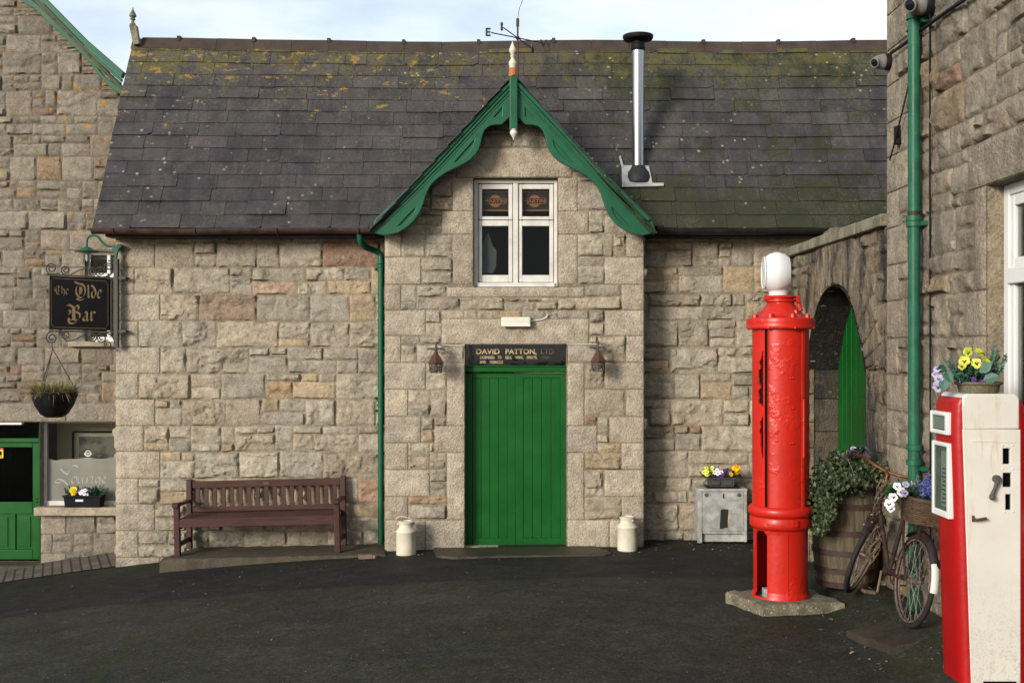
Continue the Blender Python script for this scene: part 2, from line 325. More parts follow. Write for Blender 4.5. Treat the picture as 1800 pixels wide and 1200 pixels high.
# ---------------------------------------------------------------- mesh builder
class MB:
    def __init__(s): s.v = []; s.f = []; s.m = []; s.t = []; s.mi = 0; s.tone = (.5, .5, .5, 1)
    def add(s, vs, fs):
        o = len(s.v); s.v += [tuple(v) for v in vs]; s.t += [s.tone]*len(vs)
        s.f += [tuple(i+o for i in f) for f in fs]; s.m += [s.mi]*len(fs); return s
    def box(s, c, d, R=None):
        hx, hy, hz = d[0]/2, d[1]/2, d[2]/2
        vs = [Vector((x, y, z)) for z in (-hz, hz) for y in (-hy, hy) for x in (-hx, hx)]
        if R is not None: vs = [R @ v for v in vs]
        c = Vector(c); return s.add([v+c for v in vs], [(0, 2, 3, 1), (4, 5, 7, 6), (0, 1, 5, 4), (2, 6, 7, 3), (0, 4, 6, 2), (1, 3, 7, 5)])
    def bx(s, x0, x1, y0, y1, z0, z1): return s.box(((x0+x1)/2, (y0+y1)/2, (z0+z1)/2), (abs(x1-x0), abs(y1-y0), abs(z1-z0)))
    def bar(s, a, b, w, h, up=(0, 0, 1)):
        a = Vector(a); b = Vector(b); d = (b-a); l = d.length; d.normalize(); u = Vector(up); r = d.cross(u)
        if r.length < 1e-4: r = d.cross(Vector((1, 0, 0)))
        r.normalize(); u = r.cross(d); R = Matrix((d, r, u)).transposed(); return s.box((a+b)/2, (l, w, h), R)
    def tube(s, path, r, n=8, closed=False, cap=True):
        P = [Vector(p) for p in path]; N = len(P); rs = r if isinstance(r, (list, tuple)) else [r]*N
        rings = []; ref = None
        for i, p in enumerate(P):
            if closed: t = P[(i+1) % N]-P[i-1]
            else: t = P[min(i+1, N-1)]-P[max(i-1, 0)]
            if t.length < 1e-9: t = Vector((0, 0, 1))
            t.normalize()
            if ref is None:
                ref = Vector((0, 0, 1)) if abs(t.z) < .9 else Vector((1, 0, 0))
            a = ref - t*ref.dot(t)
            if a.length < 1e-5: a = t.orthogonal()
            a.normalize(); ref = a; b = t.cross(a)
            rings.append([p+(a*math.cos(2*math.pi*k/n)+b*math.sin(2*math.pi*k/n))*rs[i] for k in range(n)])
        vs = [v for g_ in rings for v in g_]; fs = []
        for i in range(N if closed else N-1):
            j = (i+1) % N
            for k in range(n):
                l = (k+1) % n; fs.append((i*n+k, i*n+l, j*n+l, j*n+k))
        if cap and not closed: fs += [tuple(range(n))[::-1], tuple(range((N-1)*n, N*n))]
        return s.add(vs, fs)
    def lathe(s, prof, n=32, c=(0, 0, 0), R=None, cap=True, rad=None):
        c = Vector(c); vs = []; fs = []
        for (r, z) in prof:
            for k in range(n):
                a = 2*math.pi*k/n; rr = r if rad is None else r*rad(a)
                v = Vector((rr*math.sin(a), -rr*math.cos(a), z)); vs.append((R @ v if R is not None else v)+c)
        for i in range(len(prof)-1):
            for k in range(n):
                l = (k+1) % n; fs.append((i*n+k, i*n+l, (i+1)*n+l, (i+1)*n+k))
        if cap: fs += [tuple(range(n))[::-1], tuple(range((len(prof)-1)*n, len(prof)*n))]
        return s.add(vs, fs)
    def prism(s, poly, y0, y1):             # outline in x,z pushed from y0 (front) to y1 (back)
        n = len(poly); A = sum(poly[i][0]*poly[(i+1) % n][1]-poly[(i+1) % n][0]*poly[i][1] for i in range(n))
        if A < 0: poly = poly[::-1]
        vs = [(x, y0, z) for x, z in poly]+[(x, y1, z) for x, z in poly]
        fs = [tuple(range(n)), tuple(range(n, 2*n))[::-1]]+[(i+n, (i+1) % n+n, (i+1) % n, i) for i in range(n)]
        return s.add(vs, fs)
    def ball(s, c, r, nu=12, nv=8, R=None):
        r = (r, r, r) if not isinstance(r, (tuple, list)) else r
        c = Vector(c); vs = []; fs = []
        for i in range(nv+1):
            p = math.pi*i/nv
            for k in range(nu):
                a = 2*math.pi*k/nu; v = Vector((r[0]*math.sin(p)*math.cos(a), r[1]*math.sin(p)*math.sin(a), -r[2]*math.cos(p)))
                vs.append((R @ v if R is not None else v)+c)
        for i in range(nv):
            for k in range(nu):
                l = (k+1) % nu; fs.append((i*nu+k, i*nu+l, (i+1)*nu+l, (i+1)*nu+k))
        return s.add(vs, fs)
    def build(s, name, mats, parent=None, loc=None, smooth=None, bevel=None, seg=2, label=None):
        if not isinstance(mats, (list, tuple)): mats = [mats]
        me = bpy.data.meshes.new(name); off = Vector(loc) if loc is not None else (Vector(ROOT.get(parent.name, (0, 0, 0))) if parent else Vector((0, 0, 0)))
        me.from_pydata([tuple(Vector(v)-off) for v in s.v], [], s.f)
        for m_ in mats: me.materials.append(m_)
        me.polygons.foreach_set('material_index', s.m)
        at = me.color_attributes.new('tone', 'FLOAT_COLOR', 'POINT'); at.data.foreach_set('color', np.array(s.t, dtype=np.float32).ravel())
        if smooth is not None:
            me.polygons.foreach_set('use_smooth', [True]*len(me.polygons)); me.update()
            me.set_sharp_from_angle(angle=math.radians(smooth))
        me.validate(); me.update()
        o = bpy.data.objects.new(name, me); COL.objects.link(o)
        if parent: o.parent = parent; ROOT[o.name] = tuple(off)
        else: o.location = off; ROOT[o.name] = tuple(off)
        if bevel:
            b = o.modifiers.new('bevel', 'BEVEL'); b.width = bevel; b.segments = seg; b.limit_method = 'ANGLE'; b.angle_limit = math.radians(35)
        if label: o['label'] = label
        return o
ROOT = {}
def thing(name, label, cat, loc=(0, 0, 0), group=None):
    o = bpy.data.objects.new(name, None); COL.objects.link(o); o.location = loc; o.empty_display_size = .2
    ROOT[o.name] = tuple(loc); tag(o, label, cat, group); return o
def tag(o, label, cat, group=None):
    o['label'] = label; o['category'] = cat
    if group: o['group'] = group
    return o
def struct(o): o['kind'] = 'structure'; return o
def dup(root, loc, label=None, rotz=None):
    r = root.copy(); COL.objects.link(r); r.location = loc
    if rotz is not None: r.rotation_euler = (0, 0, rotz)
    if label: r['label'] = label
    for ch in root.children:
        c = ch.copy(); COL.objects.link(c); c.parent = r
        for d in ch.children:
            e = d.copy(); COL.objects.link(e); e.parent = c
    return r
def spline(pts, n=8, closed=False):
    P = [Vector(p) for p in pts]; N = len(P); out = []
    for i in range(N if closed else N-1):
        if closed: a, b, c, d = P[i-1], P[i], P[(i+1) % N], P[(i+2) % N]
        else: a, b, c, d = P[max(i-1, 0)], P[i], P[i+1], P[min(i+2, N-1)]
        for k in range(n):
            t = k/n; out.append(.5*((2*b)+(c-a)*t+(2*a-5*b+4*c-d)*t*t+(3*b-a-3*c+d)*t**3))
    if not closed: out.append(P[-1])
    return out
def pix(pts, Y, n=6, closed=False, zoom=None):      # traced photo outline at one depth -> smooth path
    return spline([pw(p[0], p[1], Y) for p in pts], n, closed)
def curve2d(name, loops, y, thick, bev, mat, parent):      # board with real holes, outline in x,z
    cu = bpy.data.curves.new(name, 'CURVE'); cu.dimensions = '2D'; cu.fill_mode = 'BOTH'; cu.extrude = thick/2-bev; cu.bevel_depth = bev; cu.bevel_resolution = 1
    for lp in loops:
        sp = cu.splines.new('POLY'); sp.points.add(len(lp)-1); sp.use_cyclic_u = True
        for i, (x, z) in enumerate(lp): sp.points[i].co = (x, z, 0, 1)
    ob = bpy.data.objects.new('tmp', cu); COL.objects.link(ob)
    dg = bpy.context.evaluated_depsgraph_get(); me = bpy.data.meshes.new_from_object(ob.evaluated_get(dg))
    vs = [(v.co.x, y-v.co.z, v.co.y) for v in me.vertices]; fs = [tuple(p.vertices) for p in me.polygons]
    bpy.data.objects.remove(ob); bpy.data.curves.remove(cu); bpy.data.meshes.remove(me)
    mb = MB(); mb.add(vs, fs); return mb.build(name, mat, parent)
def text_mb(mb, s, x, z, y, size, ext=.002, width=None, shear=0.0, spacing=1.0, align='LEFT', bold=0.0, facing='-Y'):
    cu = bpy.data.curves.new('t', 'FONT'); cu.body = s; cu.size = size; cu.extrude = ext; cu.align_x = align; cu.shear = shear; cu.space_character = spacing; cu.resolution_u = 3; cu.offset = bold
    ob = bpy.data.objects.new('t', cu); COL.objects.link(ob)
    dg = bpy.context.evaluated_depsgraph_get(); me = bpy.data.meshes.new_from_object(ob.evaluated_get(dg))
    xs = [v.co.x for v in me.vertices]; k = 1.0
    if width and xs: k = width/(max(xs)-min(xs))
    vs = [(x+v.co.x*k, y-v.co.z, z+v.co.y) for v in me.vertices]; fs = [tuple(p.vertices) for p in me.polygons]
    bpy.data.objects.remove(ob); bpy.data.curves.remove(cu); bpy.data.meshes.remove(me)
    mb.add(vs, fs)
def nib(mb, strokes, x, z, y, sc, w=.16, ang=40, step=.0003, sx=1.0):   # broad-nib pen lettering facing -Y
    nx, nz = math.cos(math.radians(ang))*w/2, math.sin(math.radians(ang))*w/2; k = 0
    for st in strokes:
        st = list(st)
        for (a, b) in zip(st[:-1], st[1:]):
            pts = [(a[0]-nx, a[1]-nz), (a[0]+nx, a[1]+nz), (b[0]+nx, b[1]+nz), (b[0]-nx, b[1]-nz)]
            A = sum(pts[i][0]*pts[(i+1) % 4][1]-pts[(i+1) % 4][0]*pts[i][1] for i in range(4))
            if abs(A) < 1e-5: continue
            if A < 0: pts = pts[::-1]
            yy = y-.001-step*(k % 7)*.3; k += 1
            mb.add([(x+p[0]*sc*sx, yy, z+p[1]*sc) for p in pts], [(0, 1, 2, 3)])
def cr(pts, n=6):
    return [(p.x, p.y) for p in spline([(a, b, 0) for a, b in pts], n)]

# ---------------------------------------------------------------- masonry
def hsh(ix, iy, s):
    v = np.sin(ix*127.1+iy*311.7+s*74.7)*43758.5453; return v-np.floor(v)
def vn(x, y, s=0.0):
    xi = np.floor(x); yi = np.floor(y); fx = x-xi; fy = y-yi; fx = fx*fx*(3-2*fx); fy = fy*fy*(3-2*fy)
    a = hsh(xi, yi, s); b = hsh(xi+1, yi, s); c = hsh(xi, yi+1, s); d = hsh(xi+1, yi+1, s)
    return (a*(1-fx)+b*fx)*(1-fy)+(c*(1-fx)+d*fx)*fy
def fbm(x, y, s=0.0, o=4):
    t = 0; a = .5
    for i in range(o): t = t+a*vn(x, y, s+i*3.7); x = x*2.03+1.7; y = y*2.03+9.2; a *= .5
    return t
def ss(a, b, t): t = np.clip((t-a)/(b-a), 0, 1); return t*t*(3-2*t)

GREYS = [(.31, .270, .208), (.304, .260, .196), (.322, .280, .214), (.290, .254, .198), (.312, .260, .190), (.284, .250, .196)]
WARMS = [(.33, .255, .165), (.33, .235, .14), (.30, .22, .155), (.27, .175, .12)]
class Wall:
    """Snecked rubble masonry between dressed stones: every stone is its own rock-faced block in one mesh."""
    def __init__(s, O, U, N, seed=1, step=.024, amp=1.0, warm=.12, dark=1.0, gap=.007):
        s.O = np.array(O, float); s.U = np.array(U, float); s.N = np.array(N, float); s.Z = np.array((0, 0, 1.0))
        s.flip = float(np.dot(np.cross(s.U, s.Z), s.N)) < 0
        s.r = np.random.RandomState(seed); s.step = step; s.amp = amp; s.warm = warm; s.dark = dark; s.gap = gap
        s.V = []; s.Fq = []; s.T = []; s.n = 0; s.k = 0
    def put(s, P, F, tone, alpha):
        P = np.asarray(P, float); F = np.asarray(F, int)
        if s.flip: F = F[:, ::-1]
        s.V.append(P); s.Fq.append(F+s.n); s.n += len(P)
        s.T.append(np.tile(np.array((*tone, alpha), np.float32), (len(P), 1)))
    def at(s, u, v, h): return s.O+u[..., None]*s.U+v[..., None]*s.Z+h[..., None]*s.N
    def tone(s, dressed):
        r = s.r
        if dressed: c = np.array(GREYS[r.randint(3)])*np.array((1.02, 1.0, 1.0))*r.uniform(.92, 1.12)
        elif r.rand() < s.warm: c = np.array(WARMS[min(3, int(r.rand()**3.2*4))])*r.uniform(.85, 1.08)
        else: c = np.array(GREYS[r.randint(len(GREYS))])*r.uniform(.86, 1.12)
        return c*s.dark
    def stone(s, q, dressed=False, proud=0.0, tone=None):     # q: four (u,v) corners, anticlockwise
        r = s.r; q = np.array(q, float); s.k += 1; sd = s.k*1.37
        L = max(np.linalg.norm(q[1]-q[0]), np.linalg.norm(q[2]-q[3])); Hh = max(np.linalg.norm(q[3]-q[0]), np.linalg.norm(q[2]-q[1]))
        st = s.step*(1.6 if dressed else 1.0); nu = max(3, int(L/st)); nv = max(3, int(Hh/st))
        a = np.linspace(0, 1, nu+1); b = np.linspace(0, 1, nv+1); A, B = np.meshgrid(a, b, indexing='ij')
        g_ = s.gap; A2 = g_/L+A*(1-2*g_/L); B2 = g_/Hh+B*(1-2*g_/Hh)
        def bil(A_, B_):
            return ((1-A_)*(1-B_))[..., None]*q[0]+(A_*(1-B_))[..., None]*q[1]+(A_*B_)[..., None]*q[2]+((1-A_)*B_)[..., None]*q[3]
        uv = bil(A2, B2); u = uv[..., 0]; v = uv[..., 1]
        # worn, wandering arrises
        ed = np.minimum(np.minimum(A, 1-A)*L, np.minimum(B, 1-B)*Hh)
        if not dressed:
            w = np.exp(-ed/.03)*.009
            u = u+w*(vn(u*11, v*11, sd)-.5)*2; v = v+w*(vn(u*11+5, v*11+9, sd)-.5)*2
        if dressed:
            h = .010+proud-.008*np.exp(-ed/.008)+.003*(vn(u*30, v*30, sd)-.5)
        else:
            x = (A-.5)*L; y = (B-.5)*Hh; am = s.amp*r.uniform(.55, 1.3)*(1 if r.rand() < .78 else .4)
            wx = u+.07*(vn(u*6, v*6, sd)-.5); wy = v+.07*(vn(u*6+8, v*6+3, sd)-.5)
            t = fbm(wx*r.uniform(3.2, 5.5)+sd, wy*r.uniform(4.5, 7.5), sd, 4); n_ = r.uniform(5, 9)
            fl = np.floor(t*n_); fr = t*n_-fl; ter = (fl+ss(0, .13, fr))/n_
            h = am*(.010*ss(0, .05, ed)+.115*(ter-.46)+.030*(t-.46))+x*r.uniform(-.06, .06)*am+y*r.uniform(-.02, .10)*am
            if r.rand() < .35:                      # a sheared-off ledge across the lower part
                ln = -Hh*r.uniform(.05, .38)+.3*x*r.uniform(-1, 1)+(vn(x*8+3, y*0+sd, sd)-.5)*.10+(vn(x*25+3, y*0+sd, sd)-.5)*.03
                h = h-ss(.010, -.010, y-ln)*r.uniform(.010, .022)*am
            h = h+.010*am*(np.abs(fbm(u*16, v*16, sd, 3)-.45)*-4+.5)+.003*(vn(u*55, v*55, sd)-.5)
            h = np.clip(h, -.004, .045)
            h = proud-.004+ss(0, .018, ed)*(h+.010)
        P = s.at(u, v, h).reshape(-1, 3)
        idx = np.arange((nu+1)*(nv+1)).reshape(nu+1, nv+1)
        Fq = np.stack([idx[:-1, :-1], idx[1:, :-1], idx[1:, 1:], idx[:-1, 1:]], -1).reshape(-1, 4)
        loop = np.concatenate([idx[:, 0], idx[-1, 1:], idx[-2::-1, -1], idx[0, -2:0:-1]])
        back = P[loop]-(s.N*(.05+proud)); n0 = len(P); m = len(loop); j = np.arange(m); jn = (j+1) % m
        Fs = np.stack([loop[j], n0+j, n0+jn, loop[jn]], -1)
        s.put(np.concatenate([P, back]), np.concatenate([Fq, Fs]), s.tone(dressed) if tone is None else tone, 1.0 if dressed else 0.0)
    def rect(s, u0, v0, u1, v1, dressed=True, proud=0.0, tone=None): s.stone([(u0, v0), (u1, v0), (u1, v1), (u0, v1)], dressed, proud, tone)
    def fill(s, u0, v0, u1, v1, bands, dressed=(), openings=(), keep=None, cell=.05, full=.42, wf=1.0, hole=None, mortar=(.24, .195, .135)):
        """dressed / openings: rects (u0,v0,u1,v1); bands: course heights; keep(u,v) limits the outline; hole(u,v) a shaped opening."""
        r = s.r
        fu = sorted({u0, u1} | {e for o in openings for e in (o[0], o[2])}); fv = sorted({v0, v1} | {e for o in openings for e in (o[1], o[3])} | {b for b in bands if v0 < b < v1})
        def snap(fixed, extra, lo, hi):
            L_ = list(fixed)
            for e in sorted(extra):
                if lo < e < hi and min(abs(e-f) for f in L_) > .04: L_.append(e)
            return sorted(L_)
        def merge(L_):
            out = [L_[0]]
            for e in L_[1:]:
                if e-out[-1] > 1e-4: out.append(e)
            return out
        U = merge(snap(fu, [e for d in dressed for e in (d[0], d[2])], u0, u1)); Vv = merge(snap(fv, [e for d in dressed for e in (d[1], d[3])], v0, v1))
        near = lambda L_, e: min(L_, key=lambda f: abs(f-e))
        D = [(near(U, d[0]) if abs(near(U, d[0])-d[0]) < .05 else d[0], near(Vv, d[1]) if abs(near(Vv, d[1])-d[1]) < .05 else d[1],
              near(U, d[2]) if abs(near(U, d[2])-d[2]) < .05 else d[2], near(Vv, d[3]) if abs(near(Vv, d[3])-d[3]) < .05 else d[3]) for d in dressed]
        def sub(L_):
            out = []
            for a, b in zip(L_[:-1], L_[1:]):
                n = max(1, int(round((b-a)/cell))); out += [a+(b-a)*i/n for i in range(n)]
            return np.array(out+[L_[-1]])
        us = sub(U); vs = sub(Vv); nu, nv = len(us)-1, len(vs)-1
        cu = (us[:-1]+us[1:])/2; cv = (vs[:-1]+vs[1:])/2; CU, CV = np.meshgrid(cu, cv, indexing='ij')
        occ = np.zeros((nu, nv), bool); void = np.zeros((nu, nv), bool)
        for o in openings: void |= (CU > o[0]) & (CU < o[2]) & (CV > o[1]) & (CV < o[3])
        if hole is not None: void |= hole(CU, CV)
        if keep is not None: void |= ~keep(CU, CV)
        occ |= void
        for d in D: occ |= (CU > d[0]) & (CU < d[2]) & (CV > d[1]) & (CV < d[3])
        bs = sorted(bands); band_of = np.searchsorted(bs, cv)
        # mortar bed
        ii, jj = np.where(~void); m = len(ii)
        if m:
            uu = np.stack([us[ii], us[ii+1], us[ii+1], us[ii]], -1).ravel(); v4 = np.stack([vs[jj], vs[jj], vs[jj+1], vs[jj+1]], -1).ravel()
            s.put(s.at(uu, v4, np.full_like(uu, -.006)), np.arange(4*m).reshape(m, 4), np.array(mortar)*s.dark, 0.0)
        for d in D:
            if keep is None or keep(np.array([(d[0]+d[2])/2]), np.array([(d[1]+d[3])/2]))[0]: s.rect(*d)
        wu = lambda u, v: u+.010*(vn(np.array([u*2.3]), np.array([v*2.3]), 3)[0]-.5)*2 if u0+.02 < u < u1-.02 else u
        wv = lambda u, v: v+.012*(vn(np.array([u*1.5+7]), np.array([v*1.5]), 5)[0]-.5)*2
        for j in range(nv):
            for i in range(nu):
                if occ[i, j]: continue
                bottom = j == 0 or band_of[j] != band_of[j-1]
                be = j
                while be < nv and band_of[be] == band_of[j]: be += 1
                bh = vs[be]-vs[j]
                if bottom: th = bh if r.rand() < full else bh*r.choice([.32, .45, .55, .66])
                else: th = bh if r.rand() < .85 else bh*.55
                tw = max(.13, th*r.uniform(.9, 2.6)) if th > .17 else max(.16, th*r.uniform(1.5, 4.2)); tw = min(tw*wf, .78)
                a = i
                while a < nu and not occ[a, j] and us[a]-us[i] < tw-.02: a += 1
                b = a
                while b < nu and not occ[b, j] and b-a < 3: b += 1
                if b-a < 3 and (b == nu or occ[b, j]) and us[b]-us[i] < .9: a = b
                k = j
                while k < be and not occ[i:a, k].any() and vs[k]-vs[j] < th-.02: k += 1
                if 0 < be-k <= 1 and not occ[i:a, k:be].any(): k = be
                k = max(k, j+1); occ[i:a, j:k] = True
                U0, U1, V0, V1 = us[i], us[a], vs[j], vs[k]
                s.stone([(wu(U0, V0), wv(U0, V0)), (wu(U1, V0), wv(U1, V0)), (wu(U1, V1), wv(U1, V1)), (wu(U0, V1), wv(U0, V1))])
    def face(s, pts, tone=None, alpha=1.0):                       # a plain dressed face in world space (reveals)
        s.V.append(np.array(pts, float)); s.Fq.append(np.array([(0, 1, 2, 3)])+s.n); s.n += 4
        s.T.append(np.tile(np.array((*(s.tone(True) if tone is None else tone), alpha), np.float32), (4, 1)))
    def build(s, name, mat, parent):
        V = np.concatenate(s.V); Fq = np.concatenate(s.Fq); T = np.concatenate(s.T)
        off = np.array(ROOT.get(parent.name, (0, 0, 0)) if parent else (0, 0, 0)); V = V-off
        me = bpy.data.meshes.new(name); me.vertices.add(len(V)); me.vertices.foreach_set('co', V.astype(np.float32).ravel())
        me.loops.add(Fq.size); me.loops.foreach_set('vertex_index', Fq.astype(np.int32).ravel())
        me.polygons.add(len(Fq)); me.polygons.foreach_set('loop_start', np.arange(0, Fq.size, 4, dtype=np.int32))
        me.update(calc_edges=True); me.validate()
        at = me.color_attributes.new('tone', 'FLOAT_COLOR', 'POINT'); at.data.foreach_set('color', T.ravel())
        me.materials.append(mat); me.polygons.foreach_set('use_smooth', [True]*len(me.polygons)); me.update(); me.set_sharp_from_angle(angle=math.radians(38))
        o = bpy.data.objects.new(name, me); COL.objects.link(o)
        if parent: o.parent = parent; ROOT[o.name] = tuple(off)
        return o
def rpx(px0, py0, px1, py1, Y):
    a = pw(px0, py1, Y); b = pw(px1, py0, Y); return (a.x, a.z, b.x, b.z)
# ---------------------------------------------------------------- ground
def sheet(name, mat, xs, ys, dz=0.0, inside=None):
    xs = np.array(xs); ys = np.array(ys); mb = MB()
    vs = [(x, y, gz(x, y)+dz) for x in xs for y in ys]; n = len(ys); fs = []
    for i in range(len(xs)-1):
        for j in range(n-1):
            if inside and not inside((xs[i]+xs[i+1])/2, (ys[j]+ys[j+1])/2): continue
            fs.append((i*n+j, (i+1)*n+j, (i+1)*n+j+1, i*n+j+1))
    mb.add(vs, fs); return mb.build(name, mat, smooth=60)
struct(sheet('ground', M['asphalt'], np.concatenate([np.linspace(-150, -14, 16), np.arange(-13.8, 7, .15), np.linspace(7.2, 150, 18)]),
             np.concatenate([np.linspace(-120, -1, 14), np.arange(-.8, 16, .15), np.linspace(16.2, 220, 22)])))
# block paving in front of the neighbouring house
ys = np.arange(13.0, 14.31, .1); mb = MB(); n = len(ys)
vs = []
for t in np.linspace(0, 1, 60):
    x0 = -12+t*7.48
    yf = 12.98+.0+.32*(1-t)*0
    for k in range(8):
        y = yf+(14.26-yf)*k/7; vs.append((x0, y, gz(x0, y)+.008))
fs = [(i*8+k, (i+1)*8+k, (i+1)*8+k+1, i*8+k+1) for i in range(59) for k in range(7)]
mb.add(vs, fs); struct(mb.build('paved_path', M['paving'], smooth=60))

# ---------------------------------------------------------------- the stone bar building
YM, YG = 12.95, 12.5                       # main wall, projecting gable
BAR = thing('stone_building', 'long tan stone building with slate roof, green gable and plank door', 'building', (0, YM, 0))
cy = [1030, 979, 932, 885, 840, 793, 748, 701, 656, 610, 564, 517, 470, 425, 395]
bandsM = [pw(0, y, YM).z for y in cy]
w = Wall((0, YM, 0), (1, 0, 0), (0, -1, 0), 11, .0155, .80, .12, 1.06)
XL, XR, XG0, XG1 = pw(203, 0, YM).x, 5.3, -1.40, 1.45
dm = [rpx(a, b, c, d, YM) for a, b, c, d in [(203, 425, 272, 470), (203, 470, 236, 517), (203, 517, 277, 564), (203, 564, 244, 610), (203, 610, 281, 656), (203, 656, 243, 701),
      (203, 701, 276, 748), (203, 748, 252, 793), (203, 793, 278, 840), (203, 840, 244, 885), (203, 885, 276, 932), (203, 932, 245, 979), (203, 979, 282, 1030)]]
w.fill(XL, -.46, XG0+.05, 3.62, bandsM, dm)
w.fill(XG1-.05, -.2, XR, 3.62, bandsM, [])
w.build('front_wall', M['stone'], BAR)
# gable end facing the yard
bandsG = [pw(0, y, YG).z for y in [990, 962, 913, 872, 825, 778, 732, 684, 637, 590, 545, 500, 452, 412, 371, 311, 260, 215, 170, 130]]
DOOR = rpx(817, 605, 996, 962, YG); WIN = rpx(832, 312, 980, 504, YG)
dg_ = [(676, 412, 707, 452), (676, 452, 740, 500), (676, 500, 705, 545), (676, 545, 746, 590), (676, 590, 709, 637), (676, 637, 751, 684), (676, 684, 717, 732), (676, 732, 742, 778),
      (676, 778, 717, 825), (676, 825, 755, 872), (676, 872, 722, 913), (676, 913, 748, 975), (748, 913, 817, 975),
      (1097, 412, 1132, 452), (1062, 452, 1132, 500), (1092, 500, 1132, 545), (1065, 545, 1132, 590), (1100, 590, 1132, 637), (1062, 637, 1132, 684), (1098, 684, 1132, 732),
      (1071, 732, 1132, 778), (1094, 778, 1132, 825), (1064, 825, 1132, 872), (1095, 872, 1132, 913), (1067, 913, 1132, 975), (996, 913, 1067, 975),
      (797, 312, 832, 371), (776, 371, 832, 415), (795, 415, 832, 500), (980, 312, 1015, 371), (980, 371, 1035, 415), (980, 415, 1015, 500),
      (802, 262, 1006, 312), (785, 504, 1028, 522), (778, 560, 1035, 605),
      (785, 637, 817, 748), (763, 748, 817, 795), (786, 795, 817, 913), (996, 637, 1027, 748), (996, 748, 1050, 795), (996, 795, 1028, 913)]
dgr = [rpx(*d, YG) for d in dg_]
AP = pw(903, 128, YG)                         # gable wall apex under the roof
SL = 1.105
keepG = lambda u, v: v < AP.z-np.abs(u-AP.x)*SL-.02
wg = Wall((0, YG, 0), (1, 0, 0), (0, -1, 0), 23, .0155, .80, .06, 1.02)
wg.fill(-1.4, -.25, 1.45, 5.15, bandsG, dgr, [DOOR, WIN], keep=lambda u, v: keepG(u, v))
for (x0, z0, x1, z1), dp in ((DOOR, .30), (WIN, .26)):     # stone reveals
    y0, y1 = YG-.010, YG+dp
    wg.face([(x0, y0, z0), (x0, y1, z0), (x0, y1, z1), (x0, y0, z1)]); wg.face([(x1, y1, z0), (x1, y0, z0), (x1, y0, z1), (x1, y1, z1)])
    wg.face([(x0, y1, z1), (x1, y1, z1), (x1, y0, z1), (x0, y0, z1)]); wg.face([(x0, y0, z0), (x1, y0, z0), (x1, y1, z0), (x0, y1, z0)])
wg.build('gable_wall', M['stone_gable'], BAR)
# side returns of the gable and the end wall
for sgn, x in ((-1, -1.4), (1, 1.45)):
    ws = Wall((x, 0, 0), (0, -sgn, 0) if sgn < 0 else (0, 1, 0), (sgn, 0, 0), 31+sgn, .03, .5, .1, 1.0)
    u0, u1 = (YG+.0, YM) if sgn > 0 else (-YM, -YG)
    ws.fill(u0, -.25, u1, 3.5, bandsG, []); ws.build('gable_return', M['stone_gable'], BAR)
we = Wall((XL, 0, 0), (0, -1, 0), (-1, 0, 0), 41, .04, .8, .15, 1.0)
EAVE, RIDGE = Vector((0, 12.66, 3.50)), Vector((0, 14.0, 5.93))
def roof_top(y): return 3.50+(y-12.66)*(RIDGE.z-EAVE.z)/(RIDGE.y-EAVE.y)
we.fill(-15.35, -.6, -YM, 5.7, bandsM, [], keep=lambda u, v: v < np.minimum(roof_top(-u), roof_top(28.0+u))-.12)
we.build('end_wall', M['stone'], BAR)
mb = MB(); mb.bx(XL+.05, XR, 15.2, 15.35, -.6, 3.6); mb.bx(XR-.1, XR, 13.1, 15.2, -.3, 4.5); mb.build('rear_wall', M['stone'], BAR)

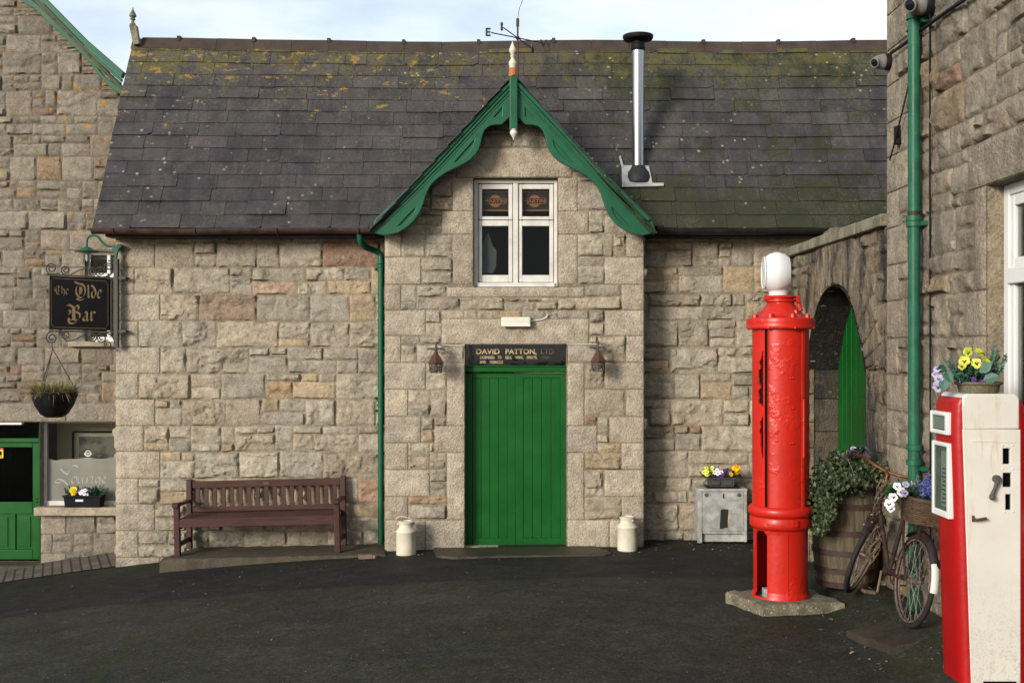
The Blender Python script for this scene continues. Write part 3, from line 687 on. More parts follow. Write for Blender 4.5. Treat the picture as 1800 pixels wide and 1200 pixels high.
# slate roof: real overlapping slates
sv = RIDGE-EAVE; SLEN = sv.length; sd_ = sv.normalized(); sn = Vector((0, -sd_.z, sd_.y))
SLATES = [(.072, .057, .060), (.066, .054, .059), (.076, .061, .062), (.062, .052, .055), (.080, .065, .065), (.068, .056, .055), (.056, .048, .050)]
rr = random.Random(7)
mb = MB(); ncs = 15; ex = SLEN/ncs
XA, XB = -4.66, 5.2
def sag(x, s): return .055*sm(-2.6, -4.7, x)*s/SLEN+.012*math.sin(x*1.7)*s/SLEN
def dorm(z): return (5.06-z)/1.115                            # half width of the gable roof at height z
for c_ in range(ncs):
    s0 = c_*ex; x = XA-rr.uniform(0, .25)
    while x < XB:
        wd = rr.uniform(.37, .56) if rr.random() < .85 else rr.uniform(.22, .34)
        x0, x1 = max(x, XA+rr.uniform(-.008, .008)), min(x+wd, XB); x += wd
        if x1-x0 < .06: continue
        zc = EAVE.z+sd_.z*(s0+ex*.5)
        if abs((x0+x1)/2-.02) < dorm(zc)-.34 and zc < 4.85: continue
        t = rr.choice(SLATES); k = rr.uniform(.80, 1.18)
        if rr.random() < .10: t = (.088, .072, .076)
        mb.tone = (t[0]*k, t[1]*k, t[2]*k, 1)
        th = rr.uniform(.008, .012); a = rr.gauss(0, .006); ds = rr.gauss(0, .006) if c_ else 0; lift = .013+rr.random()**4*.014
        ln = min(ex+.13, SLEN-s0+.01); g2 = .0022
        lo, hi = [], []
        chip = rr.random() < .14; cs = rr.choice((0, 1)); cq = rr.uniform(.02, .06)
        row = [(x0+g2, s0+ds), (x1-g2, s0+ds), (x1-g2, s0+ds+ln), (x0+g2, s0+ds+ln)]
        if chip: row = ([(x0+g2, s0+ds+cq*.6), (x0+g2+cq, s0+ds)]+row[1:]) if cs == 0 else (row[:1]+[(x1-g2-cq, s0+ds), (x1-g2, s0+ds+cq*.6)]+row[2:])
        for (xx, s_) in row:
            q = s_+(xx-(x0+x1)/2)*a; f = (s_-s0)/ln
            up = lift*(1-f)+.001
            b = EAVE+sd_*q; b.x = xx; b.z += sag(xx, q)
            lo.append(b+sn*up); hi.append(b+sn*(up+th))
        n = len(row); mb.add(lo+hi, [tuple(range(n))[::-1], tuple(range(n, 2*n))]+[(i, (i+1) % n, (i+1) % n+n, i+n) for i in range(n)])
mb.tone = (.02, .02, .02, 1)
def slope_pt(x, s, up): b = EAVE+sd_*s; b.x = x; b.z += sag(x, s); return b+sn*up
for (xa, xb) in ((XA+.02, -.9), (.95, XB)):                    # boarding under the slates (left and right of the gable)
    q = [slope_pt(xa, .0, -.006), slope_pt(xb, .0, -.006), slope_pt(xb, SLEN, -.006), slope_pt(xa, SLEN, -.006)]
    mb.add(q, [(0, 1, 2, 3)])
q = [slope_pt(-.9, 1.25, -.006), slope_pt(.95, 1.25, -.006), slope_pt(.95, SLEN, -.006), slope_pt(-.9, SLEN, -.006)]; mb.add(q, [(0, 1, 2, 3)])
mb.tone = (.06, .055, .06, 1)                                  # rear slope
mb.add([(XA, 14.0, 5.93), (XB, 14.0, 5.93), (XB, 15.45, 3.3), (XA, 15.45, 3.3)], [(0, 1, 2, 3)])
roof = mb.build('roof', M['slate'], BAR)
mb = MB(); x = XA+.12; i = 0
while x < XB:
    x1 = min(x+.46, XB); z = 5.925+sag(x, SLEN)+rr.uniform(-.003, .003); zb = 5.925+sag(x1, SLEN)
    h = .010
    for (xa, xb, za, zb_, e) in ((x, x1-.004, z, zb, 0),):
        prof = [(13.90, -.125), (13.955, -.02), (13.985, .028), (14.015, .028), (14.045, -.02), (14.10, -.125)]
        vs = [(xa, y, za+d) for y, d in prof]+[(xb, y, zb_+d) for y, d in prof]; mb.add(vs, [(k, k+1, k+7, k+6) for k in range(5)]+[(0, 5, 11, 6)])
    if i % 2 == 0: mb.bx(x1-.03, x1+.012, 13.95, 14.05, zb-.01, zb+.045)
    x = x1; i += 1
mb.build('ridge_cap', M['ridge'], roof, smooth=30)
# gable roof of the front
A0 = pw(903, 133, 12.15); zt = A0.z
fl, fr = pw(652, 406, 12.15), pw(1150, 409, 12.15)
mb = MB(); mb.tone = (.04, .036, .036, 1)
for p, sgn in ((fl, -1), (fr, 1)):
    d = Vector((p.x-A0.x, 0, p.z-A0.z)); l = d.length; d.normalize(); nrm = Vector((-d.z*sgn, 0, abs(d.x)))
    if nrm.z < 0: nrm = -nrm
    nc = 11
    for c_ in range(nc):
        a, b = c_*l/nc, (c_+1)*l/nc+.02
        y = 12.13+rr.uniform(-.008, .008); yy = y
        while yy < 13.75:
            y1 = min(yy+rr.uniform(.3, .5), 13.75); k = rr.uniform(.6, 1.1); mb.tone = (.06*k, .053*k, .056*k, 1)
            base = [A0+d*a+nrm*.002, A0+d*b+nrm*.014]
            vs = []
            for up in (0, .010):
                for q in base:
                    for yv in (yy, y1-.003): v = q+nrm*up; vs.append((v.x, yv, v.z))
            mb.add(vs, [(0, 1, 3, 2), (4, 6, 7, 5), (0, 4, 5, 1), (2, 3, 7, 6), (0, 2, 6, 4), (1, 5, 7, 3)]); yy = y1
    mb.tone = (.03, .025, .02, 1)
    vs = []
    for up in (-.030, -.001):
        for q in (A0, A0+d*(l-.02)):
            for yv in (12.18, 13.72): v = q+nrm*up; vs.append((v.x, yv, v.z))
    mb.add(vs, [(0, 1, 3, 2), (4, 6, 7, 5), (0, 4, 5, 1), (2, 3, 7, 6), (0, 2, 6, 4), (1, 5, 7, 3)])
mb.build('gable_roof', M['slate'], BAR)

# bargeboards, traced at their own depth
YB = 12.22
def zm4(pts): return [(620+.35*a, .35*b) for a, b in pts]
outL = [(806, 388), (700, 497), (560, 648), (420, 800), (280, 945), (120, 1100), (96, 1166), (160, 1180)]
lowL = [(160, 1180), (228, 1166), (288, 1126), (328, 1076), (350, 1028), (366, 978), (388, 934), (424, 896), (472, 864), (530, 836), (580, 808), (616, 772), (636, 734), (646, 690), (662, 652), (694, 630), (748, 624), (784, 590)]
holes = [[(702, 592), (728, 562), (754, 532), (753, 590), (728, 596)],
         [(500, 824), (548, 770), (596, 716), (618, 694), (606, 738), (580, 778), (544, 808)],
         [(218, 1142), (270, 1086), (322, 1032), (312, 1072), (290, 1104), (256, 1132)]]
def side(mirror):
    f = (lambda p: (808*2-p[0]+0, p[1])) if mirror else (lambda p: p)
    lo = [(p.x, p.y) for p in spline([(a, b, 0) for a, b in lowL[1:-1]], 4)]
    pts = outL[:-1]+[lowL[0]]+lo+[lowL[-1], (786, 470), (806, 440)]
    P = [xz(*q, YB) for q in zm4([f(p) for p in pts])]
    Hh = [[xz(*q, YB) for q in zm4([f(p) for p in h])] for h in holes]
    b = curve2d('bargeboard', [P]+Hh, YB, .05, .007, M['teal'], BAR)
    for h in Hh:                                            # backing board behind the carved openings
        cxx = sum(p[0] for p in h)/len(h); czz = sum(p[1] for p in h)/len(h)
        mb = MB(); mb.prism([(cxx+(p[0]-cxx)*1.2, czz+(p[1]-czz)*1.2) for p in h], YB-.006, YB+.034); mb.build('backing_board', M['teal'], b)
    mb = MB()                                               # crown moulding along the rake
    for o0, o1, yy, th in ((4, 22, YB-.055, .06), (25, 37, YB-.040, .04), (44, 50, YB-.032, .02)):
        top = [f(p) for p in outL[:6]]
        dx, dy = -686/1006.0*1.0, 712/1006.0
        nx, ny = (dy*.99, -dx*-1)                           # inward normal (towards the wall)
        def off(p, o):
            sx = -1 if mirror else 1
            return (p[0]+sx*o*.70, p[1]+o*.71)
        poly = [xz(*q, YB) for q in zm4([off(p, o0) for p in top]+[off(p, o1) for p in top[::-1]])]
        mb.prism(poly, yy, yy+th)
    mb.build('rake_moulding', M['teal'], b, bevel=.006)
side(False); side(True)
mb = MB(); a, b = pw(620+.35*788, .35*392, YB-.08), pw(620+.35*828, .35*652, YB-.08); mb.bx(a.x, b.x, YB-.085, YB-.01, b.z, a.z+.02); mb.build('king_post', M['teal'], BAR, bevel=.008)
mb = MB(); c = pw(903, 0, YB-.05); z0 = pw(0, 246, YB-.05).z
mb.lathe([(.004, 0), (.012, .02), (.035, .055), (.043, .075), (.034, .095), (.042, .105), (.042, .112)], 16, (c.x, YB-.048, z0)); mb.build('drop_finial', M['white'], BAR, smooth=50)
mb = MB(); c = pw(901, 136, 12.2); k = 12.2/F
pr = [(8.5, 134), (8, 122), (7.5, 119), (6.8, 116), (8.2, 113), (8.4, 109), (5, 105), (3.2, 101), (5.0, 99), (5.0, 97), (3.2, 96), (4.0, 95), (7.4, 90), (7.6, 87), (5.2, 82), (2.6, 77), (.6, 72)]
mb.lathe([(r*k*.82, H+(CY-y)*k) for r, y in pr], 16, (c.x, 12.22, 0)); fz = (H+(CY-118)*k)
for fi, f in enumerate(mb.f): mb.m[fi] = 1 if max(mb.v[i][2] for i in f) < fz else 0
mb.build('roof_finial', [M['churn'], M['rust_orange']], BAR, smooth=50)
# spike at the left end of the ridge
mb = MB(); p0 = pw(238, 72, 13.9); k = 13.9/F
mb.prism([xz(236, 80, 13.9), xz(246, 78, 13.9), xz(241, 46, 13.9), xz(229, 47, 13.9)], 13.86, 13.94)
c = pw(233.5, 0, 13.9); mb.lathe([(r*k, H+(CY-y)*k) for r, y in [(5, 47), (6, 45), (5, 43), (3, 40), (2.5, 37), (5, 34), (3, 32), (6.2, 29), (6, 27), (3.6, 22), (1.6, 18), (.4, 13)]], 14, (c.x, 13.9, 0))
mb.build('ridge_finial', M['coping'], BAR, smooth=40)

# gutter and drainpipe
def gutter(x0, x1, y, z, mat, name='gutter', r=.062):
    mb = MB(); n = 12; vs = []; segs = max(2, int((x1-x0)/.5))
    for i in range(segs+1):
        x = x0+(x1-x0)*i/segs; dz = .008*math.sin(x*2.1)
        for rad in (r, r-.006):
            for k in range(n+1):
                a = math.pi+math.pi*k/n; vs.append((x, y+rad*math.cos(a), z+dz+rad*math.sin(a)))
    m = 2*(n+1); fs = []
    for i in range(segs):
        for o in (0, n+1):
            for k in range(n): q = i*m+o+k; fs.append((q, q+1, q+m+1, q+m))
        fs.append((i*m, i*m+m, i*m+m+n+1, i*m+n+1)); fs.append((i*m+n, i*m+n+n+1, i*m+m+2*n+1, i*m+m+n))
    mb.add(vs, fs)
    for i in range(int((x1-x0)/.9)+1):
        x = min(x0+.25+i*.9, x1-.05); mb.tube([(x, y+(r+.006)*math.cos(math.pi+math.pi*k/8), z+(r+.006)*math.sin(math.pi+math.pi*k/8)) for k in range(9)], .008, 5)
    return mb.build(name, mat, BAR, smooth=50)
gutter(pw(163, 0, 12.6).x, -1.47, 12.585, pw(0, 402, 12.585).z, M['gutter'])
gutter(1.53, 5.0, 12.585, pw(0, 402, 12.585).z, M['gutter_dark'])
for xa, xb in ((XL-.02, -1.42), (1.47, 5.1)): mb = MB(); mb.bx(xa, xb, 12.68, 12.93, 3.42, 3.47); mb.build('soffit_board', M['gutter_dark'], BAR)
for sgn, px in ((1, 1158), (-1, 655)):                       # iron gutter ends beside the bargeboard feet
    mb = MB(); c = pw(px, 402, 12.4); mb.lathe([(.02, -.05), (.045, -.02), (.055, .02), (.05, .03)], 12, c); mb.tube([c, c+Vector((sgn*-.02, .18, .02))], .03, 8); mb.build('gutter_outlet', M['gutter_dark'], BAR, smooth=40)
mb = MB(); Yp = 12.85; r = .034
path = spline([pw(633, 405, 12.6), pw(633, 421, 12.62), pw(640, 433, 12.70), pw(655, 439, 12.80), pw(667, 446, Yp), pw(669.5, 462, Yp), pw(669.5, 520, Yp)], 6)+[pw(669.5, 700, Yp), pw(669.5, 958, Yp)]
mb.tube(path, r, 14)
for y in (408, 462, 468, 704, 712): c = pw(669.5 if y > 430 else 633, y, Yp if y > 430 else 12.6); mb.lathe([(r+.002, -.016), (r+.013, -.012), (r+.013, .012), (r+.002, .016)], 16, c)
for y in (473, 700, 722): c = pw(669.5, y, Yp); mb.box((c.x, Yp+.03, c.z), (.15, .02, .03)); mb.ball((c.x-.06, Yp+.012, c.z), .012); mb.ball((c.x+.06, Yp+.012, c.z), .012)
mb.build('drainpipe', M['teal'], BAR, smooth=45)

# windows -------------------------------------------------------------
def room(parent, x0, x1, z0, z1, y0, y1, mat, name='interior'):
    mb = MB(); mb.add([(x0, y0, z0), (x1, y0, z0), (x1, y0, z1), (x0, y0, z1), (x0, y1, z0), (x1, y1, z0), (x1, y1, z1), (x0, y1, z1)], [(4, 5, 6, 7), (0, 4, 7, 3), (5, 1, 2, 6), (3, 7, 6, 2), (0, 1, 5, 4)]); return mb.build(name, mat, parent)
yf = YG+.09
win = MB()
X = lambda p: pw(p, 0, yf).x
Z = lambda p: pw(0, p, yf).z
def fr_(mb, a, b, c, d, y0, y1): mb.bx(X(a), X(b), y0, y1, Z(d), Z(c))
x0, x1 = 833, 980
fr_(win, x0, 840, 316, 505, yf, yf+.09); fr_(win, 974, x1, 316, 505, yf, yf+.09); fr_(win, 840, 974, 316, 322, yf, yf+.09)
fr_(win, 838, 975, 497, 506, yf-.03, yf+.09); fr_(win, 902, 911, 322, 497, yf+.004, yf+.085)
window = win.build('window', M['white'], BAR, bevel=.006)
for (a, b) in ((841, 901), (912, 973)):
    for (c, d) in ((323, 386), (387, 496)):
        mb = MB(); s_ = 6
        fr_(mb, a, a+s_, c, d, yf+.02, yf+.065); fr_(mb, b-s_-1, b, c, d, yf+.02, yf+.065); fr_(mb, a+s_, b-s_-1, c, c+(9 if c < 350 else 10), yf+.022, yf+.063); fr_(mb, a+s_, b-s_-1, d-(6 if c < 350 else 13), d, yf+.022, yf+.063)
        mb.build('casement', M['white'], window, bevel=.007)
        mb = MB(); fr_(mb, a+3, b-3, c+3, d-3, yf+.045, yf+.049); mb.build('pane', M['glass'], window)
room(BAR, WIN[0]-.2, WIN[2]+.2, WIN[1]-.05, WIN[3]+.1, YG+.262, YG+1.2, M['dark'])
for a, b, tilt, lab in ((847, 893, .01, 'dark poster with orange lettering tilted up behind the upper left window pane'), (916, 963, -.012, 'dark poster with orange lettering behind the upper right window pane')):
    yp = yf+.10; mb = MB(); xa, xb, za, zb = pw(a-3, 0, yp).x, pw(b+4, 0, yp).x, pw(0, 372, yp).z, pw(0, 335, yp).z
    mb.bx(xa, xb, yp, yp+.004, za, zb); mb.mi = 1
    mb.bx(xa, xb, yp-.002, yp-.0005, za+.008, za+.020); mb.bx(xa, xb, yp-.002, yp-.0005, zb-.020, zb-.008)
    cx_ = (xa+xb)/2; cz = (za+zb)/2; r = .068
    mb.add([(cx_+r*math.cos(2*math.pi*k/28), yp-.0012, cz+r*math.sin(2*math.pi*k/28)) for k in range(28)], [tuple(range(28))])
    mb.mi = 2; mb.bx(xa+.04, xb-.04, yp-.0025, yp-.0018, cz-.028, cz+.028); mb.mi = 1
    mb.bx(xa+.04, xb-.04, yp-.0034, yp-.0028, cz+.028, cz+.033); mb.bx(xa+.04, xb-.04, yp-.0034, yp-.0028, cz-.033, cz-.028)
    text_mb(mb, 'MARTINI', xa+.045, cz-.019, yp-.0036, .055, .0004, width=xb-xa-.09, bold=.001)
    p = mb.build('poster', [M['poster'], M['orange_print'], M['poster']], loc=(cx_, yp, za)); p.rotation_euler = (0, tilt, 0)
    tag(p, lab, 'poster')
mb = MB(); yp = yf+.12
mb.prism([xz(*q, yp) for q in [(846, 480), (846, 440), (852, 418), (858, 408), (862, 420), (866, 432), (873, 440), (872, 468), (866, 480)]], yp, yp+.006)
g = G('dusty_sheet'); M['dusty'] = g.end((.16, .16, .16), .8, None, Alpha=.75)
tag(mb.build('torn_sheet', M['dusty'], loc=pw(860, 480, yp)), 'torn grey sheet standing behind the lower left window pane', 'sheet')

# plank door with the lettered fanlight
yd = YG+.15
DR = BAR
Xd = lambda p: pw(p, 0, yd).x
Zd = lambda p: pw(0, p, yd).z
fan = MB(); fan.bx(DOOR[0], DOOR[2], yd, yd+.02, Zd(642), DOOR[3]); fl_ = fan.build('fanlight', M['glass_shop'], BAR)
mb = MB(); mb.bx(DOOR[0]-.02, DOOR[2]+.02, yd+.035, yd+.05, Zd(645), DOOR[3]+.01); mb.build('blackboard', M['black'], fl_)
mb = MB(); yt = yd-.0015
xa, xb = pw(836, 0, yd).x, pw(914, 0, yd).x
text_mb(mb, 'DAVID', pw(836.5, 0, yd).x, Zd(622), yt, .082, .0008, width=pw(877.5, 0, yd).x-pw(836.5, 0, yd).x, bold=.0016)
text_mb(mb, 'PATTON,', pw(888, 0, yd).x, Zd(622), yt, .082, .0008, width=pw(942.5, 0, yd).x-pw(888, 0, yd).x, bold=.0016)
for wd_, a, b in (('LICENSED', 843.5, 869), ('TO', 875, 881.5), ('SELL', 888, 900), ('WINE,', 906, 920)): text_mb(mb, wd_, pw(a, 0, yd).x, Zd(630.3), yt, .043, .0008, width=pw(b, 0, yd).x-pw(a, 0, yd).x, bold=.0006)
text_mb(mb, 'SPIRITS,', pw(925.5, 0, yd).x, Zd(630.3), yt, .043, .0008, width=.118, bold=.0006)
text_mb(mb, 'AND', pw(843.5, 0, yd).x, Zd(638.6), yt, .043, .0008, width=.068, bold=.0006); text_mb(mb, 'TOBACCO', pw(860.5, 0, yd).x, Zd(638.6), yt, .043, .0008, width=.148, bold=.0006)
mb.mi = 1
text_mb(mb, 'LTD', pw(950, 0, yd).x, Zd(622), yt, .080, .0008, width=pw(973, 0, yd).x-pw(950, 0, yd).x, bold=.0006); text_mb(mb, 'BEER', pw(952, 0, yd).x, Zd(630), yt, .032, .0008, width=.085)
mb.build('lettering', [M['gold_old'], M['gold_faint']], fl_)
mb = MB(); mb.bx(DOOR[0], DOOR[2], yd-.035, yd+.05, Zd(654), Zd(642)); mb.bx(DOOR[0], DOOR[2], yd-.05, yd-.03, Zd(644.5), Zd(642)); mb.bx(DOOR[0], DOOR[2], yd-.045, yd-.03, Zd(653), Zd(650)); mb.build('transom_rail', M['door_green'], BAR, bevel=.005)
xm = Xd(906)
door = None
for (xa, xb, nm) in ((DOOR[0]+.004, xm-.002, 0), (xm+.002, DOOR[2]-.004, 1)):
    mb = MB(); zt_, zb = Zd(654)-.012, Zd(959); y0 = yd+.022
    stl, str_ = (.075, .085) if nm == 0 else (.085, .055)
    mb.bx(xa, xa+stl, y0-.012, y0+.03, zb, zt_); mb.bx(xb-str_, xb, y0-.012, y0+.03, zb, zt_)
    mb.bx(xa+stl, xb-str_, y0-.012, y0+.03, zt_-.055, zt_); mb.bx(xa+stl, xb-str_, y0-.010, y0+.03, zb, zb+.085)
    n = 4; wd = (xb-str_-xa-stl)/n
    for i in range(n): mb.bx(xa+stl+i*wd+.0022, xa+stl+(i+1)*wd-.0022, y0-.004, y0+.02, zb+.085, zt_-.055)
    mb.bx(xa+.01, xb-.01, y0+.020, y0+.035, zb+.01, zt_-.01)
    mb.build('door_leaf', M['door_green'], BAR, bevel=.004)
mb = MB(); mb.bx(DOOR[0]+.001, DOOR[2]-.001, YG+.03, YG+.29, Zd(975), Zd(959.5)); mb.build('threshold', M['kerb'], BAR, bevel=.01)

# doorstep slab, bench platform
def irregular_slab(name, poly, top, thick, mat, seed, label=None, cat=None, kind=None, rough=.012):
    """poly: list of (x,y); top: function(x,y)->z; worn edges"""
    rn = random.Random(seed); pts = []
    n = len(poly)
    for i in range(n):
        a, b = Vector(poly[i]), Vector(poly[(i+1) % n]); m = max(2, int((b-a).length/.06))
        for k in range(m):
            p = a+(b-a)*k/m; pts.append(p+Vector((rn.gauss(0, rough*.35), rn.gauss(0, rough*.35))))
    c = sum(pts, Vector((0, 0)))/len(pts); mb = MB(); N = len(pts)
    rings = []
    for sc, dz in ((1.0, -thick), (1.0, -.012), (.988, 0.0), (.9, .002), (.8, .003), (.65, .003), (.5, .003), (.35, .003), (.15, .003)):
        rings.append([(c.x+(p.x-c.x)*sc, c.y+(p.y-c.y)*sc, top(p.x, p.y)*1.0+dz+rn.gauss(0, rough*.25) if sc > .98 else top(c.x+(p.x-c.x)*sc, c.y+(p.y-c.y)*sc)+dz) for p in pts])
    vs = [v for r_ in rings for v in r_]; fs = [(i*N+k, i*N+(k+1) % N, (i+1)*N+(k+1) % N, (i+1)*N+k) for i in range(8) for k in range(N)]+[tuple(range(8*N, 9*N))]
    A = sum(pts[i].x*pts[(i+1) % N].y-pts[(i+1) % N].x*pts[i].y for i in range(N))
    if A < 0: fs = [f[::-1] for f in fs]
    mb.add(vs, fs); o = mb.build(name, mat, loc=(c.x, c.y, top(c.x, c.y)-thick) if label else (0, 0, 0), smooth=45)
    if label: tag(o, label, cat)
    else: struct(o)
    return o
irregular_slab('doorstep', [(-.86, 12.42), (-.80, 12.0), (-.62, 11.86), (.98, 11.92), (1.05, 12.05), (.92, 12.42)], lambda x, y: .012+.012*x, .075, M['slab'], 3, 'wide wet flagstone lying in front of the green plank door', 'doorstep')
PT = lambda x, y: -.084+(x+3.77)*.022+.004*(y-12.2)
irregular_slab('bench_platform', [(-3.78, 12.2), (-1.36, 12.2), (-1.41, 12.86), (-3.60, 12.90)], PT, .25, M['kerb'], 4, 'low concrete platform along the wall beneath the brown bench', 'platform')
mb = MB(); mb.box((-1.56, 12.12, gz(-1.56, 12.12)+.018), (.15, .07, .045), Matrix.Rotation(.15, 3, 'Z')); mb.box((-1.47, 12.13, gz(-1.5, 12.1)+.014), (.06, .06, .035), Matrix.Rotation(-.5, 3, 'Z'))
tag(mb.build('broken_brick', M['litter'], loc=(-1.55, 12.12, gz(-1.55, 12.12)), bevel=.006), 'broken brick lying on the tarmac at the right end of the bench platform', 'brick')
# ---------------------------------------------------------------- neighbouring house on the left
YH = 14.2
HOUSE = thing('stone_house', 'grey lichened stone house with a steep green bargeboard at the left edge', 'house', (-8, YH, -.6))
bh = [1010, 972, 938, 905, 890, 855, 830, 795, 770, 741, 708, 672, 640, 610, 575, 545, 505, 470, 440, 405, 372, 350, 318, 275, 238, 205, 160, 132, 92, 60, 28, 0, -40, -75, -120, -160, -200, -245, -290, -330]
bandsH = [pw(0, y, YH).z for y in bh]
HX = lambda p: pw(p, 0, YH).x
HZ = lambda p: pw(0, p, YH).z
SWIN = rpx(150, 442, 226, 600, YH); LWIN = rpx(73, 741, 232, 889, YH); HDOOR = rpx(-46, 741, 71, 990, YH)
dh = [rpx(*d, YH) for d in [(-60, 708, 117, 741), (117, 708, 245, 741), (-46, 690, -10, 708), (121, 408, 245, 440), (108, 440, 150, 470), (122, 470, 150, 517), (67, 905, 119, 938), (67, 938, 92, 972), (67, 972, 116, 1010)]]
keepH = lambda u, v: v < 5.33+(-4.86-np.maximum(u, -16.4-8.2+0*u))*1.02
keepH2 = lambda u, v: (v < 5.30+(-4.86-u)*1.02) & (v < 5.30+(-4.86+16.4-8.2*0+u)*1.02+0.0)
wh = Wall((0, YH, 0), (1, 0, 0), (0, -1, 0), 57, .020, .65, .07, .92)
wh.fill(-10.5, -.95, -4.56, 8.6, bandsH, dh, [SWIN, LWIN, HDOOR], keep=lambda u, v: v < np.minimum(5.41+(-4.86-u)*1.02, 5.41+(11.54+u)*1.02), cell=.05, full=.36, wf=.78)
for (x0, z0, x1, z1) in (SWIN, LWIN, HDOOR):
    y0, y1 = YH-.010, YH+.2
    wh.face([(x0, y0, z0), (x0, y1, z0), (x0, y1, z1), (x0, y0, z1)]); wh.face([(x1, y1, z0), (x1, y0, z0), (x1, y0, z1), (x1, y1, z1)])
    wh.face([(x0, y1, z1), (x1, y1, z1), (x1, y0, z1), (x0, y0, z1)]); wh.face([(x0, y0, z0), (x1, y0, z0), (x1, y1, z0), (x0, y1, z0)])
wh.build('front_wall', M['stone_house'], HOUSE)
mb = MB(); mb.bx(-10.5, -4.7, 17.9, 18, -1, 3.4); mb.bx(-4.70, -4.62, 15.5, 17.9, -1, 3.4); mb.bx(-10.5, -4.7, 14.4, 17.9, 3.3, 3.36); mb.build('rear_wall', M['stone_house'], HOUSE)
# roof and its bargeboard
mb = MB(); mb.tone = (.05, .046, .05, 1)
a0 = pw(219, 163, 14.0); dv = Vector((-1, 0, 1.0)); top = a0+Vector((-3.4, 0, 3.4*1.02))
for p, q in ((a0, top), (top, Vector((top.x-3.4, 0, a0.z)))):
    mb.add([(p.x, 13.92, p.z), (q.x, 13.92, q.z), (q.x, 14.34, q.z), (p.x, 14.34, p.z), (p.x, 13.92, p.z+.05), (q.x, 13.92, q.z+.05), (q.x, 14.10, q.z+.05), (p.x, 14.10, p.z+.05)], [(0, 1, 2, 3), (7, 6, 5, 4), (0, 4, 5, 1), (2, 6, 7, 3), (1, 5, 6, 2), (0, 3, 7, 4)])
mb.build('roof', M['slate'], HOUSE)
z1_ = lambda pts: [(.375*a, .375*b) for a, b in pts]
def ext(pts): return [xz(*q, 13.98) for q in z1_(pts)]
mb = MB()
mb.prism(ext([(-150, -330), (225, 0), (412, 190), (590, 345), (578, 372), (400, 215), (212, 22), (-165, -310)]), 13.90, 13.99)
mb.prism(ext([(-166, -308), (211, 24), (399, 217), (577, 374), (573, 388), (394, 236), (200, 40), (-175, -290)]), 13.93, 13.99)
mb.prism(ext([(-176, -288), (199, 42), (393, 238), (572, 390), (568, 404), (430, 300), (378, 248), (180, 58), (-190, -270)]), 13.945, 13.99)
mb.build('bargeboard', M['teal'], HOUSE, bevel=.006)
mb = MB(); lo = [(-190, -230), (95, 0), (180, 52), (247, 97), (340, 192), (408, 275), (458, 345), (515, 408), (570, 446)]
up = [(580, 420), (530, 388), (484, 352), (446, 300), (400, 228), (330, 158), (250, 82), (160, 22), (-150, -240)]
L1 = [(p.x, p.y) for p in spline([(a, b, 0) for a, b in lo], 5)]; L2 = [(p.x, p.y) for p in spline([(a, b, 0) for a, b in up], 5)]
mb.prism(ext(L1+L2), 13.96, 14.02); mb.build('curved_brace', M['teal'], HOUSE, bevel=.006)
# small window behind the sign
yw = YH+.08
mb = MB(); P_ = lambda a, b, c, d, y0=yw, y1=yw+.07, m=mb: m.bx(pw(a, 0, yw).x, pw(b, 0, yw).x, y0, y1, pw(0, d, yw).z, pw(0, c, yw).z)
P_(150, 158, 440, 600); P_(218, 227, 440, 600); P_(158, 218, 440, 448); P_(158, 218, 592, 601); P_(158, 218, 480, 488)
P_(188, 194, 448, 592); sw = mb.build('window', M['white_clean'], HOUSE, bevel=.006)
mb = MB(); P_(156, 220, 446, 594, yw+.03, yw+.035, mb); mb.build('pane', M['glass'], sw)
room(HOUSE, SWIN[0]-.1, SWIN[2]+.1, SWIN[1]-.05, SWIN[3]+.1, YH+.21, YH+.9, M['dark'])
mb = MB(); mb.bx(HX(124), HX(240), YH-.09, YH+.05, HZ(609), HZ(600)); mb.build('sill', M['sill'], sw, bevel=.008)
# shop window
mb = MB(); yw = YH+.07
P_ = lambda a, b, c, d, y0=yw, y1=yw+.07, m=None: m.bx(pw(a, 0, yw).x, pw(b, 0, yw).x, y0, y1, pw(0, d, yw).z, pw(0, c, yw).z)
P_(75, 82, 741, 888, m=mb); P_(222, 232, 741, 888, m=mb); P_(82, 222, 880, 889, m=mb); P_(82, 222, 741, 743, m=mb)
lw = mb.build('lounge_window', M['white'], HOUSE, bevel=.006)
mb = MB(); P_(80, 225, 742, 884, yw+.03, yw+.036, mb); mb.build('pane', M['glass_shop'], lw)
mb = MB(); wave = [pw(82, 882, yw)]+[pw(82, 806, yw), pw(88, 807, yw), pw(94, 809, yw), pw(99, 809, yw), pw(108, 807, yw), pw(120, 806.5, yw), pw(134, 806.5, yw), pw(144, 805, yw), pw(153, 803.5, yw), pw(162, 805, yw), pw(172, 806.5, yw), pw(183, 806, yw), pw(192, 804.5, yw), pw(205, 802, yw), pw(224, 805, yw)]+[pw(224, 882, yw)]
mb.prism([(p.x, p.z) for p in wave], yw+.024, yw+.027); mb.build('frosted_film', M['frost'], lw)
mb = MB(); sc = pw(10, 0, yw).x-pw(0, 0, yw).x    # 10 px
def script(st, w, ang=50):
    nib(mb, [cr([((a-140)/10, (845-b)/10) for a, b in s_], 7) for s_ in st], pw(140, 0, yw).x, pw(0, 845, yw).z, yw+.020, sc, w, ang)
